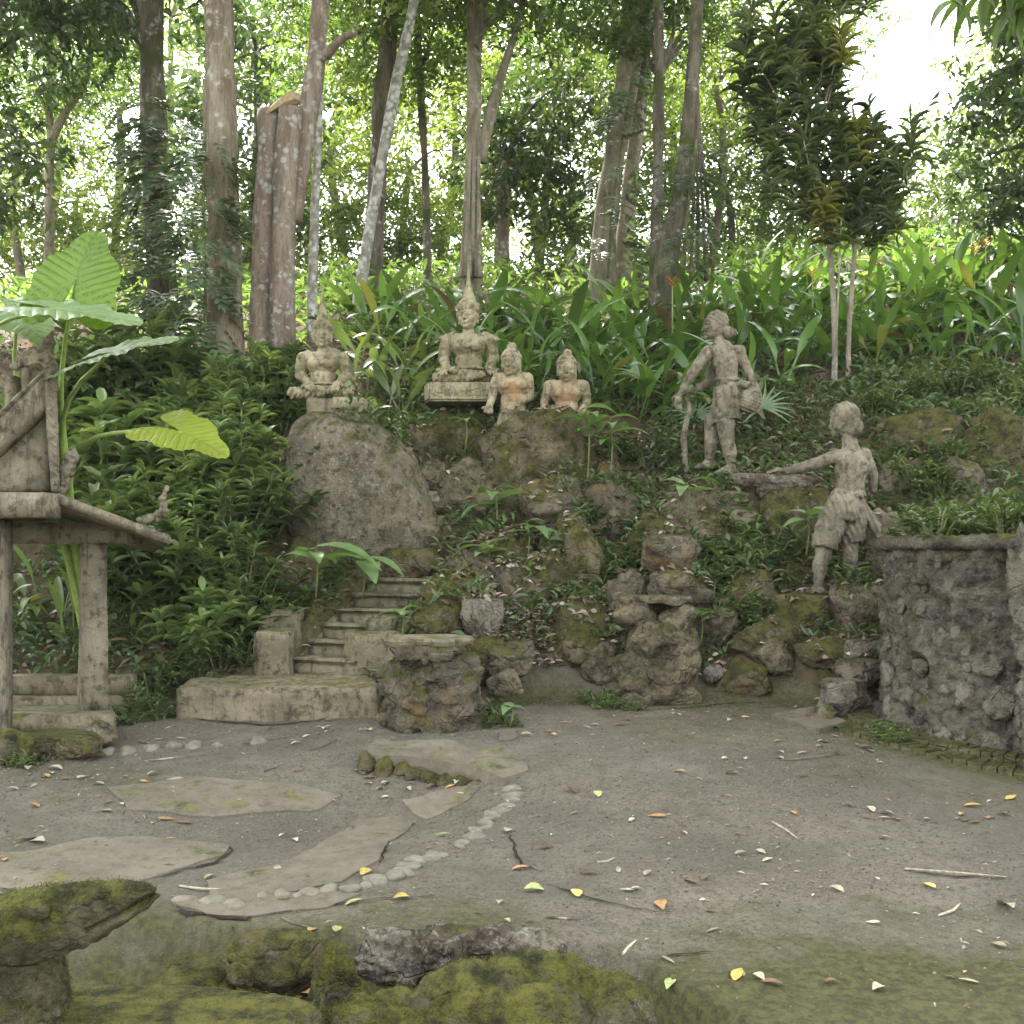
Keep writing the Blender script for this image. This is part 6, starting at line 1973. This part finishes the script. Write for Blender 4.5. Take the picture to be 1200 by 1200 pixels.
spots += [(968, 225, 11.6, 1), (962, 245, 11.5, 1), (1003, 150, 11.6, 1), (960, 20, 11.6, 1), (985, 40, 11.6, 1), (915, 50, 11.6, 1), (1040, 240, 11.5, 0)]
for i, (px, py, d, yel) in enumerate(spots):
    q = P(px, py, d) - bc
    add('rosette', random.choice(rosy if yel else rosd), ct, q, (random.uniform(-.4, .4), random.uniform(-.4, .4), random.uniform(0, 6.28)), random.uniform(.85, 1.2))
    src = min(stemA + stemB, key=lambda s_: (s_ - q).length if s_.z < q.z - 0.1 and s_.z > 1.0 else 99)
    paths.append(([src, src.lerp(q, .6) + Vector((0, 0, -.08)), q], [.014, .01, .007]))
add('stem', trunk_mesh(paths, M['bark_tan'], 7, 0.06, name='stem'), ct)

# ------------------------------------------------------------------ elephant ear
def taro_leaf(L, W, mat, corr=0.010, curl=0.15):
    """heart-shaped blade, stalk joint at the origin, tip along +X; ribs raised"""
    na, nr_ = 216, 22
    V, F, vein = [], [], []
    for i in range(na):
        th = -PI + 2 * PI * (i + 0.5) / na
        c, s = math.cos(th), math.sin(th)
        a_ = abs(th)
        # outline: rounded back lobes, notch behind the joint, drawn-out tip
        lobe = 0.36 * math.exp(-((a_ - 2.55) / 0.42) ** 2)
        tip = 0.38 * math.exp(-(a_ / 0.34) ** 2)
        r = 0.52 + lobe + tip
        r *= 1 - 0.88 * math.exp(-((PI - a_) / 0.16) ** 2)
        for j in range(nr_ + 1):
            q = j / nr_
            x, y = r * q * c * L * 1.0, r * q * s * W * 1.15
            ty = abs(r * q * s)
            fr = ((r * q * c - 0.62 * ty + 3) / 0.125) % 1.0
            vv = 1.0 if (fr < 0.13 or ty < 0.014) else 0.0
            z = corr * q * math.sin(fr * PI) - curl * (r * q) ** 2 * 0.5 + 0.06 * abs(y) * (1 if curl > 0 else -1)
            wave = 0.016 * q * q * math.sin(th * 9) * L
            V.append((x, y, z * 1.0 + wave)); vein.append(vv)
    for i in range(na - 1):
        for j in range(nr_):
            a = i * (nr_ + 1) + j; b = a + nr_ + 1
            F.append((a, b, b + 1, a + 1))
    me = mesh_np('leaf', np.array(V), F, M[mat], True)
    at = me.attributes.new('vein', 'FLOAT', 'POINT')
    at.data.foreach_set('value', np.array(vein, dtype=np.float32))
    return me

te = empty('elephant_ear', P(110, 800, 8.1), 'giant elephant ear plant with huge heart shaped leaves rising behind the shrine', 'plant')
bt = Vector(te.location)
def put_taro(att, tip, nrm, L, W, mat, stalk, **kw):
    a, tp = Vector(att), Vector(tip)
    x = (tp - a).normalized()
    z = Vector(nrm); z = (z - x * z.dot(x)).normalized()
    y = z.cross(x)
    o = add('leaf', taro_leaf(L, W, mat, **kw), te)
    o.matrix_local = Matrix.Translation(a - bt) @ Matrix((x, y, z)).transposed().to_4x4()
    pts = [bt] + [Vector(s) for s in stalk] + [a]
    add('stalk', trunk_mesh([([p - bt for p in pts], [0.028] + [0.021 - 0.004 * i for i in range(len(stalk))] + [0.008])], M['stem_green'], 9, 0.04, name='stalk'), te)
put_taro(P(90, 326, 6.95), P(112, 262, 7.1), (-0.1, -1, 0.25), 0.46, 0.50, 'taro', [P(80, 560, 7.6), P(72, 440, 7.3)])
put_taro(P(64, 362, 6.7), P(170, 374, 6.6), (0.05, -0.40, 1), 0.66, 0.52, 'taro_pale', [P(70, 570, 7.6), P(-20, 440, 7.0), P(-10, 385, 6.8)], curl=0.1)
put_taro(P(131, 413, 6.9), P(217, 389, 6.8), (-0.1, -0.45, 1), 0.52, 0.44, 'taro_pale', [P(76, 560, 7.6), P(80, 470, 7.2)], curl=0.1)
put_taro(P(214, 507, 6.8), P(288, 538, 6.55), (0.25, -0.75, 0.75), 0.44, 0.34, 'taro_yellow', [P(82, 570, 7.6), P(100, 520, 7.2), P(150, 506, 7.0)], curl=0.12)
put_taro(P(20, 372, 7.2), P(55, 398, 7.1), (0, -0.3, 1), 0.45, 0.4, 'taro_pale', [P(60, 570, 7.6), P(20, 450, 7.4)])

# ------------------------------------------------------------------ leaf litter and ground cover on the slope (uncountable)
def on_ground(n, box, seed, keep=None):
    r = np.random.default_rng(seed)
    x = r.uniform(box[0], box[1], n); y = r.uniform(box[2], box[3], n)
    z, pv, _ = H(x, y)
    ok = pv < 0.6
    if keep is not None:
        ok &= keep(x, y)
    return x[ok], y[ok], z[ok], r
from mathutils.bvhtree import BVHTree
_bv, _bf = [], []
for o in list(COL.objects):
    if o.type == 'MESH' and o.parent is None and o.get('category') in ('rock', 'boulder') and o.location.y > 7.2:
        V, _ = get_vn(o.data)
        k0 = len(_bv)
        mw = Matrix.Translation(o.location) @ o.rotation_euler.to_matrix().to_4x4()
        _bv += [(mw @ Vector(v))[:] for v in V]
        _bf += [tuple(i + k0 for i in p.vertices) for p in o.data.polygons]
_bvh = BVHTree.FromPolygons(_bv, _bf)
def lift(x, y, z):
    """the height and slope of rock or ground under each point"""
    nn = np.tile([0, 0, 1.0], (len(x), 1))
    for i in range(len(x)):
        if y[i] < 11.8:
            h = _bvh.ray_cast(Vector((x[i], y[i], 8)), Vector((0, 0, -1)))
            if h[0] is not None and h[0].z > z[i]:
                z[i] = h[0].z; nn[i] = h[1][:]
    return z, nn
x, y, z, r = on_ground(20000, (-7, 9.5, 8.2, 21), 31)
x2, y2, z2, _ = on_ground(7000, (-1.2, 3.2, 7.9, 11.4), 35)
x3, y3, z3, _ = on_ground(5500, (-0.4, 1.1, 8.2, 9.9), 36)
x, y, z = np.concatenate([x, x2, x3]), np.concatenate([y, y2, y3]), np.concatenate([z, z2, z3])
z, nn = lift(x, y, z)
ok = (nn[:, 2] > 0.55) & ((nn[:, 2] > 0.999) | (r.uniform(0, 1, len(x)) < 0.22))
x, y, z, nn = x[ok], y[ok], z[ok], nn[ok]
n = len(x)
ld = rdir(n, r, -0.25, 0.35)
ld = ld - nn * (ld * nn).sum(1)[:, None] * 0.7
V, F = scatter(leaf_template(1, 1, 3, 1.0, 0.22), np.stack([x, y, z + 0.012], 1), ld, nn + r.normal(0, .4, (n, 3)), r.uniform(.045, .12, n), r.uniform(.018, .045, n))
o = add('leaf_litter', mesh_np('leaf_litter', V, F, M['litter'], True)); o['kind'] = 'stuff'
tag(o, 'dry brown leaf litter strewn over the wooded slope', 'leaf litter')
dens = lambda x, y: fbm(np.stack([x, y, x * 0], 1) * 0.9 + 3, 3) > 0.0 - 0.6 * sstep(-1, 1, x) * sstep(11.8, 9.5, y)
x, y, z, r = on_ground(34000, (-6, 6, 8.3, 13.5), 32, dens)
z, nn = lift(x, y, z)
ok = (nn[:, 2] > 0.999) | ((nn[:, 2] > 0.6) & (fbm(np.stack([x, y, x * 0], 1) * 2.5 + 8, 2) > 0.35))
x, y, z = x[ok], y[ok], z[ok]
n = len(x)
ld = rdir(n, r, 0.0, 0.7)
V, F = scatter(leaf_template(1, 1, 3, 0.9, 0.25), np.stack([x, y, z + r.uniform(0, .13, n) ** 1.0], 1), ld, rdir(n, r, 0.5, 1), r.uniform(.06, .14, n), r.uniform(.022, .045, n))
o = add('ground_cover', mesh_np('ground_cover', V, F, M['leaf_ground'], True)); o['kind'] = 'stuff'
tag(o, 'small leaved green ground cover spreading over the slope', 'ground cover')
x, y, z, r = on_ground(9000, (-10, 12, 13.5, 22), 33)
n = len(x)
V, F = scatter(leaf_template(1, 1, 3, 0.9, 0.25), np.stack([x, y, z + r.uniform(0, .4, n)], 1), rdir(n, r, -0.1, 0.8), rdir(n, r, 0.5, 1), r.uniform(.12, .3, n), r.uniform(.04, .09, n))
o = add('undergrowth', mesh_np('undergrowth', V, F, M['leaf_mid'], True)); o['kind'] = 'stuff'
tag(o, 'low green undergrowth among the tree trunks on the crest', 'undergrowth')

# ------------------------------------------------------------------ fallen leaves and twigs on the paving, one by one
FL = {}
for nm in ('fall_pale', 'fall_yellow', 'fall_orange', 'fall_brown', 'fall_green'):
    FL[nm] = []
    for i in range(3):
        V, F = leaf_template(0.12, 0.05 + 0.012 * i, 5, 0.25 + 0.35 * i, 0.05 + 0.08 * i)
        V[:, 2] += 0.004 - V[:, 2].min()
        V[:, 0] -= 0.06
        FL[nm].append(mesh_np('fallen_leaf', V, F, M[nm], True))
FLL = {'fall_pale': ('small pale dry leaf lying on the paving', 'pale fallen leaves'), 'fall_yellow': ('yellow fallen leaf lying on the paving', 'yellow fallen leaves'),
       'fall_orange': ('orange brown fallen leaf lying on the paving', 'orange fallen leaves'), 'fall_brown': ('dark curled dead leaf lying on the paving', 'dark fallen leaves'), 'fall_green': ('pale green fallen leaf lying on the paving', 'green fallen leaves')}
def fallen_leaf(px, py, kind, sc):
    p = ground_at(px, py)
    o = add('fallen_leaf', random.choice(FL[kind]), None, (p.x, p.y, p.z + 0.006), (random.uniform(-.2, .2), random.uniform(-.2, .2), random.uniform(0, 6.28)), sc * 0.78)
    PLACE = [(60, 880, 'the shrine floor'), (330, 870, 'the stair landing'), (510, 880, 'the stone ledge'), (770, 850, 'the tall rock stump'), (980, 860, 'the pink grey block'), (1120, 930, 'the brick apron'), (100, 1010, 'the left cement patch'), (350, 1020, 'the middle cement patch'), (570, 980, 'the pebble edging'), (550, 1080, 'the broken basin'), (760, 960, 'the middle of the open paving'), (950, 980, 'the bare paving before the planter'), (1120, 1060, 'the mossy strip of paving'), (860, 1130, 'the green mossy corner')]
    wh = min(PLACE, key=lambda q: (q[0] - px) ** 2 + ((q[1] - py) * 1.8) ** 2)[2]
    tag(o, FLL[kind][0].replace(' lying on the paving', '') + ' lying by ' + wh, 'leaf', FLL[kind][1])
for px, py, kd, sc in [(770, 958, 'fall_orange', 1.0), (675, 1050, 'fall_yellow', 1.0), (797, 906, 'fall_yellow', .8), (858, 908, 'fall_yellow', .9), (1088, 1040, 'fall_yellow', .8), (1180, 1067, 'fall_pale', 1.2), (1185, 936, 'fall_yellow', 1.0), (865, 1145, 'fall_yellow', .9), (890, 1148, 'fall_pale', .6),
    (1023, 1084, 'fall_pale', .6), (980, 1045, 'fall_pale', .7), (835, 1092, 'fall_pale', .6), (930, 954, 'fall_orange', .6), (1020, 950, 'fall_pale', .7), (1140, 946, 'fall_orange', .9), (775, 1064, 'fall_orange', 1.1), (730, 850, 'fall_brown', 1.0), (912, 870, 'fall_orange', .7), (810, 1035, 'fall_brown', .9), (625, 1045, 'fall_green', 1.0),
    (595, 975, 'fall_pale', .9), (430, 1025, 'fall_yellow', .9), (520, 980, 'fall_green', .8), (485, 910, 'fall_orange', .9), (195, 962, 'fall_orange', .9), (215, 965, 'fall_brown', .9), (40, 945, 'fall_orange', .8), (30, 985, 'fall_brown', 1.3), (45, 988, 'fall_pale', 1.2), (125, 952, 'fall_pale', .9), (5, 1010, 'fall_orange', .9), (245, 1030, 'fall_green', .7),
    (205, 915, 'fall_pale', 1.0), (325, 1020, 'fall_pale', .7), (700, 932, 'fall_green', .8), (670, 928, 'fall_brown', 1.0), (640, 995, 'fall_brown', .8), (610, 1020, 'fall_orange', .8), (470, 1055, 'fall_yellow', .8), (415, 1060, 'fall_green', .8), (365, 1093, 'fall_orange', .9), (395, 1093, 'fall_green', .8), (1170, 1110, 'fall_pale', .7), (1135, 1153, 'fall_pale', .7), (785, 1160, 'fall_green', .8), (905, 1155, 'fall_brown', .8),
    (915, 890, 'fall_pale', .7), (960, 820, 'fall_pale', 1.1), (820, 850, 'fall_pale', .6), (690, 1025, 'fall_brown', .8), (735, 1045, 'fall_pale', .7), (760, 1025, 'fall_pale', .6), (900, 1010, 'fall_pale', .6), (868, 1002, 'fall_pale', .6), (892, 1000, 'fall_pale', .6)]:
    fallen_leaf(px, py, kd, sc)
for i in range(16):
    fallen_leaf(random.gauss(352, 22), random.gauss(1172, 9), random.choice(['fall_brown', 'fall_pale', 'fall_orange']), random.uniform(.9, 1.5))
for i in range(16):
    fallen_leaf(random.gauss(490, 40), random.gauss(915, 6), random.choice(['fall_brown', 'fall_pale', 'fall_pale']), random.uniform(.4, .9))
for i in range(80):
    q = random.choice([(205, 440, 852), (585, 700, 845), (690, 940, 836), (930, 1030, 868), (150, 300, 862), (1000, 1180, 955), (430, 600, 920), (20, 200, 900)])
    fallen_leaf(random.uniform(q[0], q[1]), q[2] + abs(random.gauss(0, 9)), random.choice(['fall_pale', 'fall_brown', 'fall_brown', 'fall_orange', 'fall_pale']), random.uniform(.4, .9))
for i in range(75):
    fallen_leaf(random.uniform(0, 1180), 835 + 330 * random.random() ** 1.3 if i % 2 else random.uniform(850, 990), random.choice(['fall_pale', 'fall_pale', 'fall_pale', 'fall_brown', 'fall_orange']), random.uniform(.3, .7))
for i, (a, b) in enumerate([((920, 892), (985, 884)), ((905, 965), (935, 985)), ((365, 880), (395, 868)), ((700, 1012), (720, 1008)), ((330, 1078), (370, 1092)), ((730, 1120), (745, 1105)), ((640, 1076), (680, 1080)), ((1100, 1075), (1125, 1062)), ((310, 905), (330, 896)), ((1060, 1020), (1180, 1030)), ((170, 893), (240, 886)), ((210, 1040), (260, 1044))]):
    p, q = ground_at(*a), ground_at(*b)
    m_ = p.lerp(q, .5) + Vector((random.uniform(-.1, .1), random.uniform(-.1, .1), 0.03)) * (q - p).length
    me = MB().tube([Vector((0, 0, 0.006)), m_ - p, q - p + Vector((0, 0, .008))], [.005, .006, .003], 6).mesh('twig', M['fall_pale'] if i % 2 else M['bark_dark'])
    o = add('twig', me, None, p)
    tag(o, 'thin dry twig lying on the paving', 'twig', 'twigs on the paving')

# ------------------------------------------------------------------ grit, crumbs of leaf and moss tufts (uncountable)
def paved_points(n, seed, power):
    r = np.random.default_rng(seed)
    x = r.uniform(-4.2, 4.2, n); y = 3.0 + 5.4 * r.uniform(0, 1, n) ** power
    z, pv, pt = H(x, y)
    dn = fbm(np.stack([x, y, x * 0], 1) * 1.1 + seed, 3)
    ok = (pv > 0.9) & (pt < 0.2) & (np.abs(x) < 0.55 * y) & (dn > r.uniform(-0.9, 0.6, n)) & (np.hypot(x - CX, y - CY) > RW + 0.45)
    return x[ok], y[ok], z[ok], r
x, y, z, r = paved_points(15000, 51, 0.8)
n = len(x)
OCT = (np.array([(1, 0, 0), (-1, 0, 0), (0, 1, 0), (0, -1, 0), (0, 0, 1), (0, 0, -1.0)]) * 0.5, np.array([(0, 2, 4), (2, 1, 4), (1, 3, 4), (3, 0, 4), (2, 0, 5), (1, 2, 5), (3, 1, 5), (0, 3, 5)]))
V, F = scatter(OCT, np.stack([x, y, z + 0.002], 1), rdir(n, r), rdir(n, r), r.uniform(.005, .016, n) ** 1.0, r.uniform(.004, .012, n))
def gritmat():
    t = NT('grit')
    return t.done(t.principled(t.ramp(t.geo('Random Per Island'), [(0, (0.06, 0.052, 0.04)), (0.6, (0.17, 0.15, 0.12)), (1, (0.25, 0.225, 0.18))]), 0.9))
o = add('grit', mesh_np('grit', V, F, gritmat(), True)); o['kind'] = 'stuff'
tag(o, 'fine grit and gravel loose on the worn paving', 'grit')
x, y, z, r = paved_points(4200, 52, 0.75)
n = len(x)
V, F = scatter(leaf_template(1, 1, 2, 0.6, 0.1), np.stack([x, y, z + 0.004], 1), rdir(n, r, -0.1, 0.12), np.tile([0, 0, 1.0], (n, 1)) + r.normal(0, .25, (n, 3)), r.uniform(.012, .04, n), r.uniform(.006, .016, n))
o = add('leaf_crumbs', mesh_np('leaf_crumbs', V, F, M['litter'], True)); o['kind'] = 'stuff'
tag(o, 'crumbled bits of dry leaf scattered over the paving', 'leaf litter')
M['moss_tuft'] = leafmat('moss_tuft', (0.04, 0.044, 0.012), (0.145, 0.142, 0.03), 0.25, 0.7, spec=0.1)
r = np.random.default_rng(61)
for o in list(COL.objects):
    if o.type == 'MESH' and o.data.materials and o.data.materials[0] == M['moss_rock'] and (o.matrix_basis.translation.y if o.parent is None else o.parent.location.y) < 4.2:
        V0, N0 = get_vn(o.data)
        off = np.array(o.location if o.parent is None else o.parent.location)
        wgt = N0[:, 2] + 0.9 * fbm((V0 + off) * 5.5, 4)
        idx = np.nonzero((wgt > 0.45) & (V0[:, 2] + off[2] > -0.15))[0]
        if len(idx) == 0:
            continue
        m_ = 11000 if o.name.startswith(('hollow', 'figure')) else 5000
        idx = r.choice(idx, m_)
        pos = V0[idx] + r.normal(0, .004, (m_, 3))
        ld = N0[idx] + r.normal(0, .55, (m_, 3))
        V, F = scatter(DIAMOND, pos, ld, rdir(m_, r), r.uniform(.003, .008, m_), r.uniform(.0015, .004, m_))
        c = add('moss', mesh_np('moss', V, F, M['moss_tuft'], False), o)
        c['kind'] = 'stuff'

# ------------------------------------------------------------------ thin haze volume added for the pale veil over the background
t = NT('haze')
pv = t.n('ShaderNodeVolumePrincipled')
pv.inputs['Density'].default_value = 0.0006
pv.inputs['Color'].default_value = (0.96, 0.98, 1, 1)
t.t.links.new(pv.outputs[0], t.out.inputs['Volume'])
zmin = float(GV[:, 2].min()) - 1.0
o = add('haze', MB().box((0, 120, (zmin + 26) / 2), (700, 700, 26 - zmin)).mesh('haze', t.m))
o['kind'] = 'stuff'
tag(o, 'thin pale haze added between the trees', 'haze')
